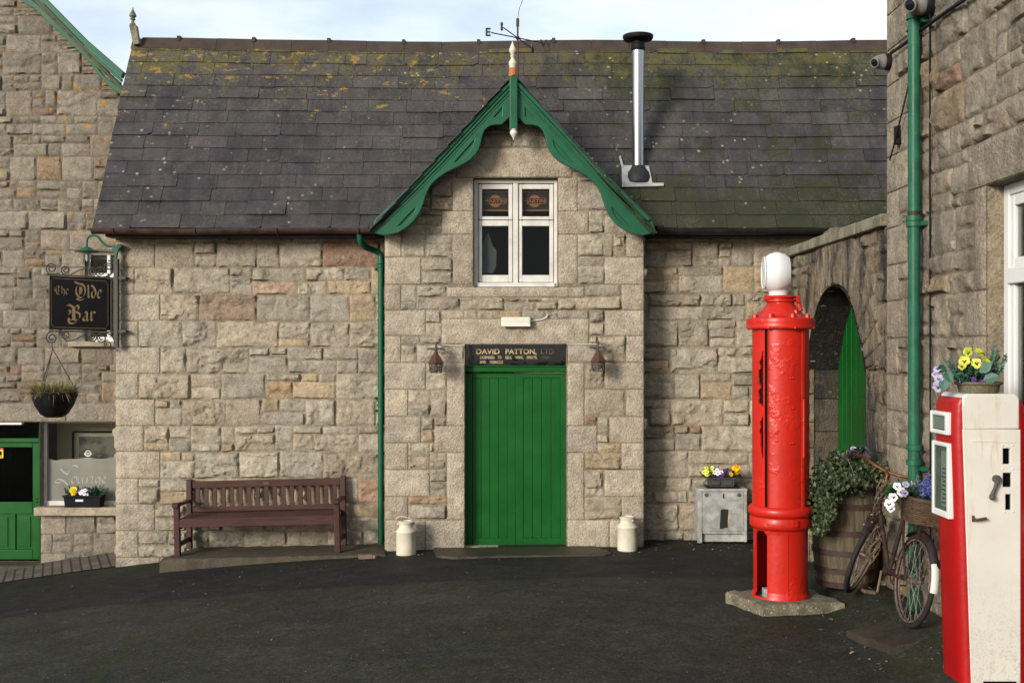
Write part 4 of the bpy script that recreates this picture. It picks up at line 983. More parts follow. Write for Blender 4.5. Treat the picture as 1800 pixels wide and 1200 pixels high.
script([[(136, 821), (130, 818), (122, 824), (118, 834), (110, 844), (104, 848), (98, 848), (97, 844), (103, 842), (112, 846), (118, 852), (122, 849)], [(118, 834), (112, 830), (106, 824), (110, 818)],
        [(131, 838), (127, 840), (125, 846), (128, 849), (133, 845), (134, 839), (131, 838)],
        [(137, 838), (136, 847), (140, 848), (145, 839), (144, 848), (147, 847)],
        [(150, 849), (153, 838), (152, 848), (158, 839), (162, 839), (160, 848), (163, 847)],
        [(174, 839), (169, 840), (167, 846), (170, 848), (175, 839), (173, 852), (168, 859), (163, 858)],
        [(179, 845), (185, 841), (183, 838), (179, 841), (179, 847), (184, 848), (189, 844)]], .28, 50)
mb.build('etched_lettering', M['etch'], lw)
mb = MB(); c = pw(153.5, 796.5, yw); mb.tube([(c.x+.032*math.cos(k*math.pi/8), yw+.022, c.z+.032*math.sin(k*math.pi/8)) for k in range(16)], .006, 5, closed=True); mb.tube([(c.x+.045*math.cos(a), yw+.022, c.z+.012+.05*math.sin(a)) for a in [math.pi*(1.05+.9*k/10) for k in range(11)]], .006, 5)
mb.tube([(c.x-.02, yw+.022, c.z+.012), (c.x, yw+.022, c.z-.014), (c.x+.02, yw+.022, c.z+.012)], .005, 5); mb.tube([(c.x-.02, yw+.022, c.z), (c.x+.02, yw+.022, c.z)], .004, 5)
mb.build('round_sticker', M['white_clean'], lw)
room(HOUSE, LWIN[0]-.02, LWIN[2]+.2, LWIN[1]-.05, LWIN[3]+.02, YH+.22, YH+.47, M['room'], 'lounge_interior')
mb = MB(); yy = YH+.44; mb.bx(pw(76, 0, yy).x-.05, pw(98, 0, yy).x, yy-.05, yy, LWIN[1], LWIN[3]); mb.build('dark_pillar', M['darkwood'], HOUSE)
fp = thing('framed_picture', 'black framed monochrome picture hanging inside the lounge window', 'picture', pw(165, 850, yy))
mb = MB(); a, b = pw(128, 815, yy), pw(225, 757, yy); t = .022
mb.bx(a.x, a.x+t, yy-.03, yy-.002, a.z, b.z); mb.bx(b.x-t, b.x, yy-.03, yy-.002, a.z, b.z); mb.bx(a.x+t, b.x-t, yy-.03, yy-.002, b.z-t, b.z); mb.bx(a.x+t, b.x-t, yy-.03, yy-.002, a.z, a.z+t); mb.build('frame', M['black'], fp)
mb = MB(); mb.bx(a.x+t, b.x-t, yy-.012, yy-.004, a.z+t, b.z-t); mb.build('mount', M['cream'], fp)
mb = MB(); mb.bx(a.x+.085, b.x-t, yy-.018, yy-.013, a.z+t, b.z-.07); mb.build('print', M['photo'], fp)
mb = MB(); mb.bx(HX(66), HX(245), YH-.12, YH+.07, HZ(904), HZ(889.5)); mb.build('sill', M['sill'], lw, bevel=.012)
# green half-glazed door
yd = YH+.09
P_ = lambda mb, a, b, c, d, y0, y1: mb.bx(pw(a, 0, yd).x, pw(b, 0, yd).x, y0, y1, pw(0, d, yd).z, pw(0, c, yd).z)
mb = MB(); P_(mb, 70, 77, 741, 984, yd-.02, yd+.08); P_(mb, -46, -40, 741, 984, yd-.02, yd+.08); P_(mb, -40, 70, 770, 777, yd-.02, yd+.08); P_(mb, -40, 70, 739, 743, yd-.01, yd+.08); df = mb.build('door_frame', M['door_green'], HOUSE, bevel=.006)
mb = MB(); P_(mb, -40, 70, 743, 770, yd+.03, yd+.036); mb.build('transom_pane', M['glass'], df)
mb = MB(); P_(mb, 57, 69, 778, 983, yd+.005, yd+.05); P_(mb, -40, -30, 778, 983, yd+.005, yd+.05); P_(mb, -30, 57, 778, 786, yd+.005, yd+.05); P_(mb, -30, 57, 882, 903, yd+.005, yd+.05); P_(mb, -30, 57, 966, 983, yd+.005, yd+.05); P_(mb, 17, 27, 903, 966, yd+.005, yd+.05)
P_(mb, -30, 17, 903, 966, yd+.022, yd+.045); P_(mb, 27, 57, 903, 966, yd+.022, yd+.045); P_(mb, 31, 53, 908, 961, yd+.012, yd+.03); P_(mb, -25, 13, 908, 961, yd+.012, yd+.03)
dl = mb.build('door_leaf', M['door_green'], HOUSE, bevel=.006)
mb = MB(); P_(mb, -30, 57, 786, 882, yd+.025, yd+.03); mb.build('pane', M['glass'], dl)
mb = MB(); P_(mb, -10, 4.5, 790, 805, yd+.018, yd+.022); mb.mi = 1; P_(mb, -10, 4.5, 787.5, 790.5, yd+.017, yd+.0225); mb.mi = 2; P_(mb, -6, 2, 793, 800, yd+.016, yd+.0175); P_(mb, -7, 3, 801.5, 803, yd+.016, yd+.0175); mb.build('sticker', [M['yellow_sticker'], M['red_sticker'], M['black']], dl)
mb = MB(); c = pw(64.5, 877, yd); mb.ball((c.x, yd+.002, c.z), .008); mb.ball((c.x, yd+.002, c.z-.035), .008); mb.build('keyhole', M['black'], dl)
room(HOUSE, HDOOR[0]-.05, HDOOR[2]+.02, HDOOR[1]-.05, HDOOR[3]+.02, YH+.205, YH+1.2, M['dark'], 'hallway')
mb = MB(); mb.bx(HX(-30), HX(41), YH-.05, YH+.03, HZ(746), HZ(742)); tag(mb.build('strip_light', M['white_clean'], loc=(HX(5), YH, HZ(746)), bevel=.006), 'white strip light above the green half-glazed door at the left edge', 'light')
mb = MB(); mb.bx(HX(-60), HX(77), YH-.20, YH+.1, HZ(1012), HZ(989)); mb.build('doorstep', M['kerb'], HOUSE, bevel=.02)

# ---------------------------------------------------------------- right hand building and the arched wall
XW = 2.99
def side_px(px, py, x=XW):                 # photo pixel on the right-hand wall -> (Y, z)
    Y = x*F/(px-CX); return (Y, H+(CY-py)*Y/F)
TALL = thing('stone_building', 'tall grey stone building with a white window and green drainpipe at the right edge', 'building', (3.4, 7.5, .3))
bt = [.0, .30, .58, .86, 1.14, 1.43, 1.70, 1.98, 2.26, 2.55, 2.83, 3.12, 3.40, 3.68, 3.95, 4.24, 4.52, 4.8, 5.1, 5.4, 5.7]
XT = 2.965
wt = Wall((XT, 0, 0), (0, -1, 0), (-1, 0, 0), 71, .017, .65, .08, .95)
WY0, WY1 = 7.12, 5.75
dt = [(-9.0, bt[i], -8.72 if i % 2 else -8.52, bt[i+1]) for i in range(1, len(bt)-1)]
dt += [(-7.40, 3.2, -5.4, 3.49), (-7.30, 2.55, -7.12, 3.2), (-7.44, 2.26, -7.12, 2.55), (-7.34, 1.70, -7.12, 2.26), (-7.46, 1.43, -7.12, 1.70), (-7.3, 1.1, -7.12, 1.43), (-7.4, .92, -5.5, 1.1)]
TW = (-WY0, 1.1, -WY1, 3.2)
wt.fill(-9.0, .0, -2.0, 5.7, bt, dt, [TW], hole=None, full=.42, wf=.85)
u0, v0, u1, v1 = TW; xa, xb = XT+.01, XT+.16
wt.face([(xa, -u0, v0), (xb, -u0, v0), (xb, -u0, v1), (xa, -u0, v1)], (.27, .225, .155)); wt.face([(xa, -u0, v1), (xb, -u0, v1), (xb, -u1, v1), (xa, -u1, v1)], (.2, .18, .14)); wt.face([(xa, -u1, v0), (xb, -u1, v0), (xb, -u1, v1), (xa, -u1, v1)]); wt.face([(xa, -u0, v0), (xa, -u1, v0), (xb, -u1, v0), (xb, -u0, v0)])
wt.build('side_wall', M['stone_side'], TALL)
we2 = Wall((0, 9.0, 0), (1, 0, 0), (0, 1, 0), 73, .04, .8, .1, .95); we2.fill(XT, 0, 7.0, 5.7, bt, [(XT, bt[i], XT+(.28 if i % 2 else .45), bt[i+1]) for i in range(1, len(bt)-1)]); we2.build('end_wall', M['stone_side'], TALL)
mb = MB(); mb.tone = (.05, .046, .05, 1); mb.add([(XT-.25, 1.9, 5.6), (XT-.25, 9.15, 5.6), (6, 9.15, 8.6), (6, 1.9, 8.6)], [(0, 3, 2, 1)]); mb.add([(XT-.25, 1.9, 5.53), (XT-.25, 9.15, 5.53), (6, 9.15, 8.53), (6, 1.9, 8.53)], [(0, 1, 2, 3)]); mb.build('roof', M['slate'], TALL)
mb = MB(); mb.tone = (.28, .24, .18, 1); mb.bx(XT+.02, 7.0, 2.0, 2.08, -.1, 5.6); mb.build('near_end_wall', M['stone_side'], TALL)
mb = MB(); xf = XT+.11
mb.bx(xf, xf+.07, WY0-.075, WY0, 1.12, 3.2); mb.bx(xf, xf+.07, WY1, WY1+.07, 1.12, 3.2); mb.bx(xf, xf+.07, WY1+.07, WY0-.075, 3.13, 3.2); mb.bx(xf, xf+.07, WY1+.07, WY0-.075, 1.12, 1.24)
mb.bx(xf+.012, xf+.06, WY0-.125, WY0-.075, 1.24, 3.13); mb.bx(xf-.012, xf+.06, WY1+.07, WY0-.07, 2.58, 2.68); mb.bx(xf+.012, xf+.06, WY1+.07, WY0-.125, 2.68, 2.74); mb.bx(xf+.012, xf+.06, WY1+.07, WY0-.125, 3.06, 3.13)
mb.bx(xf, xf+.06, 6.38, 6.46, 1.24, 3.13)
tw_ = mb.build('window', M['white_clean'], TALL, bevel=.008)
mb = MB(); mb.bx(xf+.035, xf+.04, WY1+.05, WY0-.05, 1.2, 3.15); mb.build('pane', M['glass'], tw_)
mb = MB(); v = [(xf+.09, -u, z) for z in (1.0, 3.3) for u in (-WY0-.1, -WY1+.1)]; v2 = [(xf+1.0, p[1], p[2]) for p in v]; mb.add(v+v2, [(4, 5, 7, 6), (0, 1, 5, 4), (2, 6, 7, 3), (0, 4, 6, 2), (1, 3, 7, 5)]); mb.build('interior', M['dark'], TALL)
mb = MB(); mb.bx(XT-.06, xf+.02, WY1-.1, WY0+.08, 1.0, 1.10); mb.build('sill', M['sill'], tw_, bevel=.012)
# its drainpipe
mb = MB(); c = Vector((XT-.085, 8.15, 0)); r = .042
mb.tube([(c.x, c.y, 5.55), (c.x, c.y, .30)], r, 16)
def zat(py, Y=8.15): return H+(CY-py)*Y/F
for y in (30, 384, 394, 786, 812): mb.lathe([(r+.001, -.022), (r+.014, -.018), (r+.014, .018), (r+.001, .022)], 18, (c.x, c.y, zat(y)))
for y in (40, 394, 822): mb.box((c.x+.05, c.y, zat(y)), (.05, .17, .03))
dp = mb.build('drainpipe', M['teal_dull'], TALL, smooth=40)
mb = MB(); mb.lathe([(r+.003, zat(391)), (r+.004, zat(372))], 18, (c.x, c.y, 0), cap=False); mb.build('rusty_band', M['gutter'], dp)
mb = MB(); mb.tube([(XT-.03, 7.99, 5.5), (XT-.03, 7.99, zat(300)), (XT-.028, 7.985, 1.0), (XT-.03, 7.98, .4)], .007, 6); tag(mb.build('cable', M['black_plastic'], loc=(XT, 7.99, .4)), 'thin black cable running straight down beside the tall green drainpipe', 'cable')

# garden wall with the pointed arch
GW = thing('arched_wall', 'low stained stone wall with a pointed archway, joining the two stone buildings on the right', 'wall', (XW, 11, 0))
AYC, AHW, ASP, ARI = 10.50, .99, 1.98, .78
atop = lambda u: ASP+ARI*np.clip(1-np.abs((u+AYC)/AHW)**2.6, 0, 1)
inarch = lambda u, v: (np.abs(u+AYC) < AHW) & (v < atop(u))
zc_ = pw(1362, 447, YM).z
ba = [-.2, .1, .36, .62, .9, 1.18, 1.44, 1.72, 2.0, 2.28, 2.54, 2.8, 3.02, 3.3]
wa = Wall((XW, 0, 0), (0, -1, 0), (-1, 0, 0), 83, .018, .55, .14, .85)
big = lambda u, v: (np.abs(u+AYC) < AHW+.05) & (v < atop(u*1.0)+.02) | ((np.abs(u+AYC) < AHW+.26) & (v > ASP-.1) & (v < ASP+(ARI+.34)*np.clip(1-np.abs((u+AYC)/(AHW+.36))**2.6, 0, 1)))
wa.fill(-YM+.0, -.2, -9.0, zc_-.09, ba, [], hole=lambda u, v: inarch(u, v), full=.5, cell=.045)
us = []
wa.amp = .22
N_ = 19; T_ = np.linspace(-1, 1, N_+1)
def ipt(t): a = math.copysign(abs(math.sin(t*math.pi/2)), t); u = -AYC+AHW*a; return (u, float(atop(np.array(u))))
def opt(t): a = math.copysign(abs(math.sin(t*math.pi/2)), t); k_ = .42+.10*vn(np.array([t*9.3]), np.array([2.0]), 4)[0]; u = -AYC+(AHW+k_*.85)*a; return (u, ASP+.02+(ARI+k_)*max(0, 1-abs(a)**2.6)+.05)
for i in range(N_):
    t0, t1 = T_[i], T_[i+1]
    wa.stone([ipt(t1), ipt(t0), opt(t0), opt(t1)][::-1], False, .022)
ja = [-.2, .33, .66, 1.0, 1.34, 1.67, ASP+.02]
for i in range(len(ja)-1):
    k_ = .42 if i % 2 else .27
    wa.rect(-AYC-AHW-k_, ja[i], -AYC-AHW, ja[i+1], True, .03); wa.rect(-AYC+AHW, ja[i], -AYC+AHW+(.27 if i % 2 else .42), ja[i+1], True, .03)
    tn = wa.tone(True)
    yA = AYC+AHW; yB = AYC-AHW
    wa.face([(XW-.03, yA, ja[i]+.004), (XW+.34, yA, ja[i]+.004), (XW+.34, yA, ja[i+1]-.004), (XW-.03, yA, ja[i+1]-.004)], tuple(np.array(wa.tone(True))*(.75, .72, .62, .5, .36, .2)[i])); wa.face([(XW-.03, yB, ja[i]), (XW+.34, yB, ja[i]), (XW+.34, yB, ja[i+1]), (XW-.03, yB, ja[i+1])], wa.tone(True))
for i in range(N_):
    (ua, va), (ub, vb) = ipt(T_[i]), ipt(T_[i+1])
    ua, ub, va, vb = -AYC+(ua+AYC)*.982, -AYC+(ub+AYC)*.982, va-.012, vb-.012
    wa.face([(XW-.034, -ua, va), (XW-.034, -ub, vb), (XW+.34, -ub, vb), (XW+.34, -ua, va)], (.020, .018, .016))  # near-black soffit tone holds both soot and the arch's own shade
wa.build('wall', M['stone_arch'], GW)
mb = MB(); mb.bx(XW+.36, XW+.46, 9.02, 12.9, -.2, zc_-.09); mb.bx(XW+.02, XW+.40, AYC+AHW+.02, 12.9, zc_-.2, zc_-.09); mb.bx(XW+.02, XW+.40, 9.02, AYC-AHW-.02, zc_-.2, zc_-.09); mb.build('wall_back', M['stone_arch'], GW)
mb = MB(); y = 9.02; rr2 = random.Random(5)
while y < 12.9:
    y1 = min(y+rr2.uniform(.5, .8), 12.92); mb.bx(XW-.07, XW+.5, y+.003, y1-.003, zc_-.095, zc_+rr2.uniform(-.006, .006)); y = y1
mb.build('coping', M['coping'], GW, bevel=.012)
mb = MB(); xd_ = XW+.30
nb = 13
for i in range(nb):
    u0_ = -AYC-AHW+2*AHW*i/nb; u1_ = u0_+2*AHW/nb
    pts = [(u0_+.003, -.1), (u1_-.003, -.1)]+[(u_, float(atop(np.array(u_)))+.01) for u_ in (u1_-.003, (u0_+u1_)/2, u0_+.003)]
    vs = [(xd_, -a, b) for a, b in pts]+[(xd_+.04, -a, b) for a, b in pts]; n = 5
    mb.add(vs, [tuple(range(n))[::-1], tuple(range(n, 2*n))]+[(k, (k+1) % n, (k+1) % n+n, k+n) for k in range(n)])
for z in (.75, 1.72): mb.bx(xd_-.006, xd_+.01, AYC-AHW+.02, AYC+.25, z, z+.012)
mb.build('arched_door', M['door_green'], GW, bevel=.003)

# ---------------------------------------------------------------- weather vane, flue, small fittings on the roofs
VY = 13.15
VANE = thing('weather_vane', 'rusty iron weather vane with compass letters above the gable ridge', 'weather vane', (pw(909.5, 100, VY).x, VY, pw(0, 118, VY).z))
c = Vector((pw(910, 0, VY).x, VY, 0)); zc2 = pw(0, 67, VY).z
mb = MB(); mb.tube([(c.x, VY, pw(0, 122, VY).z-.25), (c.x, VY, pw(0, 33, VY).z)], .011, 8); mb.tube([(c.x, VY, pw(0, 47, VY).z), (c.x, VY, pw(0, 33, VY).z)], .018, 8); mb.ball((c.x, VY, zc2), .024)
mb.build('spindle', M['rust'], VANE, smooth=40)
mb = MB(); ea = Vector((-.30, -.22, 0)); na = Vector((.16, .42, 0))
for d in (ea, -ea, na, -na): mb.tube([c+Vector((0, 0, zc2)), c+Vector((0, 0, zc2))+d], .007, 6)
mb.build('compass_arms', M['black_iron'], VANE)
for s_, d, ang in (('E', ea, 0), ('W', -ea, 0), ('N', na, 70), ('S', -na, 70)):
    t = MB(); text_mb(t, s_, 0, 0, 0, .125, .006, bold=.004); xs_ = [v[0] for v in t.v]; wd = (max(xs_)+min(xs_))/2
    R = Matrix.Rotation(math.radians(ang), 3, 'Z'); o = c+Vector((0, 0, zc2-.043))+d*1.12
    t.v = [tuple(R @ Vector((v[0]-wd, v[1], v[2]))+o) for v in t.v]; t.build('compass_letter', M['black_iron'], VANE)
mb = MB(); mb.tube([(c.x, VY, pw(0, 34, VY).z), (c.x+.02, VY, pw(0, 15, VY).z), (c.x+.075, VY, pw(0, -6, VY).z)], .003, 4); mb.build('wire', M['black_iron'], VANE)

FY = 13.04; k = FY/F
FL = thing('flue_pipe', 'shiny steel flue pipe with a black hat standing on the slate roof', 'flue', pw(1121, 318, FY))
fx = pw(1121.5, 0, FY).x; Zf = lambda p: pw(0, p, FY).z
mb = MB(); mb.lathe([(.070, Zf(318)), (.070, Zf(82))], 28, (fx, FY, 0)); mb.lathe([(.0715, Zf(266)), (.0725, Zf(265)), (.0715, Zf(264))], 28, (fx, FY, 0), cap=False); mb.build('pipe', M['steel'], FL, smooth=40)
mb = MB(); mb.lathe([(.072, Zf(90)), (.080, Zf(88)), (.080, Zf(79)), (.072, Zf(77))], 28, (fx, FY, 0)); mb.lathe([(.066, Zf(80)), (.070, Zf(74)), (.165, Zf(70)), (.176, Zf(66)), (.174, Zf(63)), (.09, Zf(60.5)), (.02, Zf(60))], 28, (fx, FY, 0)); mb.build('cowl', M['black_plastic'], FL, smooth=40)
mb = MB(); mb.lathe([(.155, Zf(322)), (.15, Zf(312)), (.125, Zf(303)), (.10, Zf(299)), (.078, Zf(294)), (.074, Zf(292))], 28, (fx, FY-.01, 0)); mb.build('rubber_collar', M['rubber'], FL, smooth=50)
def on_roof(px, py, up):                 # photo pixel on the slate plane
    d = Vector(((px-CX)/F, 1, (CY-py)/F)); o = Vector((0, 0, H)); t = (EAVE-o).dot(sn)/d.dot(sn); return o+d*t+sn*up
mb = MB(); q = [on_roof(*p, .048) for p in [(1093, 333), (1166, 331), (1166, 326), (1146, 326), (1140, 296), (1092, 295)]]; n = len(q); lo_ = [p-sn*.012 for p in q]
mb.add(q+lo_, [tuple(range(n)), tuple(range(n, 2*n))[::-1]]+[(i, i+n, (i+1) % n+n, (i+1) % n) for i in range(n)]); q = [on_roof(*p, .055) for p in [(1087, 280), (1090, 279), (1096, 298), (1092, 299)]]; mb.add(q, [(0, 1, 2, 3)]); mb.build('flashing', M['lead'], FL)
# ---------------------------------------------------------------- lanterns, light box, sign, lamp, basket
def lantern():
    t = thing('wall_lantern', 'rusty iron cage lantern on the stone left of the green door', 'lantern', (pw(766, 640, 12.27).x, YG, pw(0, 655, 12.27).z), 'lanterns either side of the green door')
    o = Vector((ROOT[t.name][0], 12.27, ROOT[t.name][2])); k = 12.27/F
    z = lambda p: H+(CY-p)*k
    mb = MB(); hexr = lambda a: 1.0
    mb.lathe([(.092, z(638.5)), (.094, z(637)), (.012, z(617)), (.010, z(616))], 6, (o.x, o.y, 0)); mb.build('lantern_roof', M['rust'], t, bevel=.003)
    mb = MB(); mb.lathe([(.070, z(640)), (.074, z(638)), (.074, z(636.5))], 12, (o.x, o.y, 0), cap=False)
    for zz_, r in ((640, .072), (644.5, .069), (649.5, .066), (654.5, .060)): mb.tube([(o.x+r*math.cos(a*math.pi/6), o.y+r*math.sin(a*math.pi/6), z(zz_)) for a in range(12)], .0055, 5, closed=True)
    for i in range(8):
        a = i*math.pi/4; b = a+.25*(1 if i % 2 else -1)
        mb.tube([(o.x+.072*math.cos(a), o.y+.072*math.sin(a), z(640)), (o.x+.068*math.cos(b), o.y+.068*math.sin(b), z(647)), (o.x+.060*math.cos(a), o.y+.060*math.sin(a), z(655))], .0065, 5)
    mb.build('cage', M['iron_grey'], t)
    mb = MB(); mb.lathe([(.045, z(653)), (.05, z(646)), (.05, z(640))], 14, (o.x, o.y, 0)); mb.build('glass_cylinder', M['glass'], t, smooth=40)
    mb = MB(); mb.tube([(o.x, o.y, z(616)), (o.x, o.y, z(606)), (o.x, o.y+.03, z(602.5)), (o.x, YG-.01, z(603))], .009, 6); mb.box((o.x, o.y+.02, z(613.5)), (.19, .022, .018), Matrix.Rotation(.03, 3, 'Y')); mb.box((o.x, o.y+.10, z(612)), (.17, .02, .014)); mb.tube([(o.x-.05, o.y, z(613)), (o.x-.05, YG, z(613))], .008, 5); mb.tube([(o.x+.05, o.y, z(613)), (o.x+.05, YG, z(613))], .008, 5)
    mb.build('bracket', M['iron_grey'], t)
    return t
la = lantern(); dup(la, (pw(1051.5, 640, 12.27).x, YG, la.location.z+.015), 'rusty iron cage lantern on the stone right of the green door')
for pts, lb, in ((([(769, 605), (790, 606.5), (808, 607), (817, 605)]), 'white cable running from the left lantern to the fanlight'), (([(996, 605), (1020, 605), (1049, 604)]), 'white cable running from the fanlight to the right lantern')):
    mb = MB(); mb.tube(pix(pts, YG-.035, 5), .004, 6); tag(mb.build('cable', M['cream'], loc=pw(*pts[0], YG-.035)), lb, 'cable')
LB = thing('bulkhead_light', 'cream bulkhead light box on the lintel above the green door', 'light', pw(907, 573, YG))
mb = MB(); a, b = pw(881, 573, 12.42), pw(933, 557, 12.42); mb.bx(a.x, b.x, 12.40, YG-.005, a.z, b.z); mb.build('casing', M['cream'], LB, bevel=.02, seg=3)
mb = MB(); mb.bx(a.x+.004, b.x-.004, 12.395, 12.44, a.z-.006, a.z+.022); mb.build('diffuser', M['white_clean'], LB, bevel=.006)
mb = MB(); mb.tube(pix([(932, 565), (940, 563), (948, 562), (955, 560), (960, 557), (963, 554)], YG-.03, 5), .006, 6); mb.build('cable', M['white_clean'], LB)

SY = 12.86
SG = thing('hanging_sign', 'black sign with gold lettering on a scrolled iron bracket', 'sign', pw(205, 612, SY))
SYP = SY-.05
ang_s = .05
a, b = pw(88, 580, SY), pw(193.5, 488, SY)
mb = MB(); mb.prism([xz(88, 484.5, SY), xz(193.5, 490, SY), xz(193.5, 581, SY), xz(87.5, 579, SY)], SY-.018, SY+.018); bd = mb.build('board', M['black'], SG, bevel=.004)
mb = MB()
def line(pts, r=.0045, closed=True, y=SY-.020): mb.tube([pw(p[0], p[1], SY)+Vector((0, y-SY, 0)) for p in pts], r, 4, closed=closed)
line([(95, 489), (188, 494.5), (188.5, 498), (191, 499), (191, 571), (188, 573), (187.5, 577.5), (95, 575), (94, 572), (91.5, 571), (91.5, 493.5), (94.5, 492.5)], .0035)
GL = {
 'T': [cr([(.0, .55), (-.08, .95), (.12, 1.35), (.45, 1.5), (.75, 1.38), (1.05, 1.5)]), cr([(.5, 1.4), (.22, 1.15), (.15, .7), (.3, .2), (.62, .02), (.95, .25)]), [(.62, 1.35), (.62, .3)]],
 'h': [[(.05, 1.5), (.12, 1.4), (.12, .1)], cr([(.15, .8), (.38, 1.0), (.55, .8), (.58, .3), (.45, -.25)])],
 'e': [cr([(.1, .75), (.08, .25), (.28, .02), (.55, .2)]), cr([(.1, .75), (.32, 1.02), (.52, .78)]), [(.52, .78), (.12, .48)]],
 'O': [cr([(.85, 1.55), (.45, 1.5), (.12, 1.15), (.08, .6), (.3, .15), (.65, -.02), (1.0, .3), (1.1, .8), (.98, 1.25), (.7, 1.5), (.2, 1.62), (-.1, 1.8)]), [(.50, 1.25), (.50, .35)], cr([(.62, 1.15), (.72, .75), (.6, .4)]), cr([(.15, -.1), (.45, -.28), (.85, -.22), (1.1, -.05)])],
 'l': [[(.05, 1.6), (.14, 1.45), (.14, .2), (.25, .05), (.36, .15)]],
 'd': [cr([(.05, 1.6), (.3, 1.35), (.52, 1.0), (.56, .4), (.3, 0)]), cr([(.42, .98), (.14, .8), (.1, .3), (.3, .02)])],
 'B': [cr([(-.35, 1.45), (-.15, 1.62), (.15, 1.6), (.4, 1.42)]), cr([(.2, 1.55), (.5, 1.4), (.85, 1.6), (1.05, 1.3), (.85, .95), (.55, .85)]), cr([(.7, .9), (1.1, .72), (1.15, .3), (.8, .02), (.4, .12), (.08, .02), (-.08, .25)]), [(.42, 1.45), (.42, .15)], [(.6, 1.4), (.6, .15)], cr([(.0, 1.1), (.18, .9), (.12, .7), (-.02, .72)]), cr([(-.1, .05), (.1, -.28), (.5, -.32), (.9, -.12)])],
 'a': [cr([(.08, .82), (.3, 1.0), (.5, .85), (.52, .2), (.64, .02), (.75, .12)]), cr([(.5, .62), (.18, .45), (.1, .18), (.28, .02), (.5, .2)])],
 'r': [[(.0, .9), (.12, 1.0), (.12, .12), (.24, .02)], cr([(.16, .78), (.36, 1.0), (.56, .86)])]}
def word(mb, s, px, py, sc, w, tr, y):
    o = pw(px, py, SY); x = o.x
    for ch in s:
        nib(mb, GL[ch], x, o.z, y, sc, w, 42)
        x += {'T': 1.12, 'h': .80, 'e': .74, 'O': 1.28, 'l': .48, 'd': .78, 'B': 1.36, 'a': .88, 'r': .7}[ch]*sc*tr
kk = SY/F
word(mb, 'The', 98.5, 517.5, 9.6*kk, .17, .98, SY-.020); word(mb, 'O', 134, 523, 15.5*kk, .21, 1, SY-.020); word(mb, 'lde', 154.5, 524, 14.2*kk, .24, .98, SY-.020); word(mb, 'B', 122.5, 563, 16.5*kk, .23, 1, SY-.020); word(mb, 'ar', 146, 564, 16*kk, .25, .98, SY-.020)
mb.build('lettering', M['gold'], bd)
mb = MB(); a, b = pw(201, 611, SY), pw(208.5, 455, SY); mb.bx(a.x, b.x, SY-.03, SY+.03, a.z, b.z)
for y in (488.5, 582): c = pw(205, y, SY); mb.bx(c.x, pw(222, y, SY).x, SY-.02, SY+.02, c.z-.017, c.z+.017); mb.bx(pw(216, y, SY).x, pw(222, y, SY).x, SY-.01, YM+.02, c.z-.012, c.z+.012)
mb.build('bracket_post', M['iron_grey'], SG, bevel=.004)
mb = MB()
def scroll(pts, r=.0075): mb.tube(pix(pts, SY, 5), r, 6)
scroll([(86, 482), (202, 489)], .009)
def spiral(cx_, cy_, r0, r1, a0_, turns, lead): return [lead]*0+[(cx_+(r0+(r1-r0)*i/24)*math.cos(a0_+turns*2*math.pi*i/24), cy_+(r0+(r1-r0)*i/24)*math.sin(a0_+turns*2*math.pi*i/24)) for i in range(25)]
def sp(cx_, cy_, r0, r1, a0_, turns, lead=()): mb.tube([pw(p[0], p[1], SY) for p in list(lead)+spiral(cx_, cy_, r0, r1, a0_, turns, None)], .0075, 6)
sp(90.5, 471.5, 10, 2.5, 2.2, 1.6, [(92, 483)]); sp(115.5, 474.5, 8, 2, 2.2, 1.5, [(118, 483)]); scroll([(124, 483), (140, 475), (156, 468.5)], .006)
sp(162, 478, 8, 2, .3, -1.5, [(150, 485), (163, 487)]); sp(177, 477, 9.5, 2.5, 2.4, 1.5, [(178, 487)]); sp(191, 469, 7.5, 2, 2.6, 1.5, []); scroll([(178, 487), (190, 485), (199, 477), (201, 467), (197, 460), (190, 458)])
mb.build('scrollwork', M['black_iron'], SG); mb = MB(); scroll([(86, 581.5), (202, 583.5)], .009)
sp(91, 594, 10.5, 2.5, -2.2, -1.6, [(90, 582)]); sp(116, 588, 7.5, 2, -2.3, -1.5, [(117, 599), (110, 593)]); scroll([(117, 599), (130, 597), (156, 584)], .006)
sp(162, 593, 8, 2, -.3, 1.5, [(162, 585)]); sp(179, 594, 8.5, 2.5, -2.4, -1.5, [(176, 585)]); sp(190, 605, 7.5, 2, -1.6, -1.5, []); scroll([(176, 585), (190, 586), (199, 594), (201, 603), (198, 611), (190, 613)])
mb.build('scrollwork', M['black_iron'], SG)

LP = thing('swan_neck_lamp', 'green swan neck wall lamp with a clear glass above the hanging sign', 'lamp', pw(210, 425, SY))
mb = MB(); mb.tube(pix([(208, 433), (196, 433), (186, 431), (178, 424), (172, 416), (163, 413.5), (155, 417), (152.5, 425), (152.5, 437)], SY, 6), .013, 10); mb.build('arm', M['teal_dull'], LP, smooth=50)
mb = MB(); mb.prism([xz(*q, SY) for q in [(199, 431), (213, 430.5), (216, 434), (210, 437), (207, 446), (205, 457), (200.5, 457), (202, 446), (198, 437)]], SY-.018, SY+.018); c = pw(208, 434, SY); mb.bx(c.x-.02, c.x+.03, SY, YM+.01, c.z-.03, c.z+.03); mb.build('wall_bracket', M['teal_dull'], LP, bevel=.005)
mb = MB(); c = pw(153, 0, SY); z = lambda p: pw(0, p, SY).z
mb.lathe([(.020, z(434)), (.050, z(436)), (.065, z(438)), (.075, z(439)), (.142, z(441.5)), (.140, z(442.5)), (.06, z(441.5)), (.02, z(441))], 24, (c.x, SY, 0)); mb.build('lamp_shade', M['teal_dull'], LP, smooth=35)
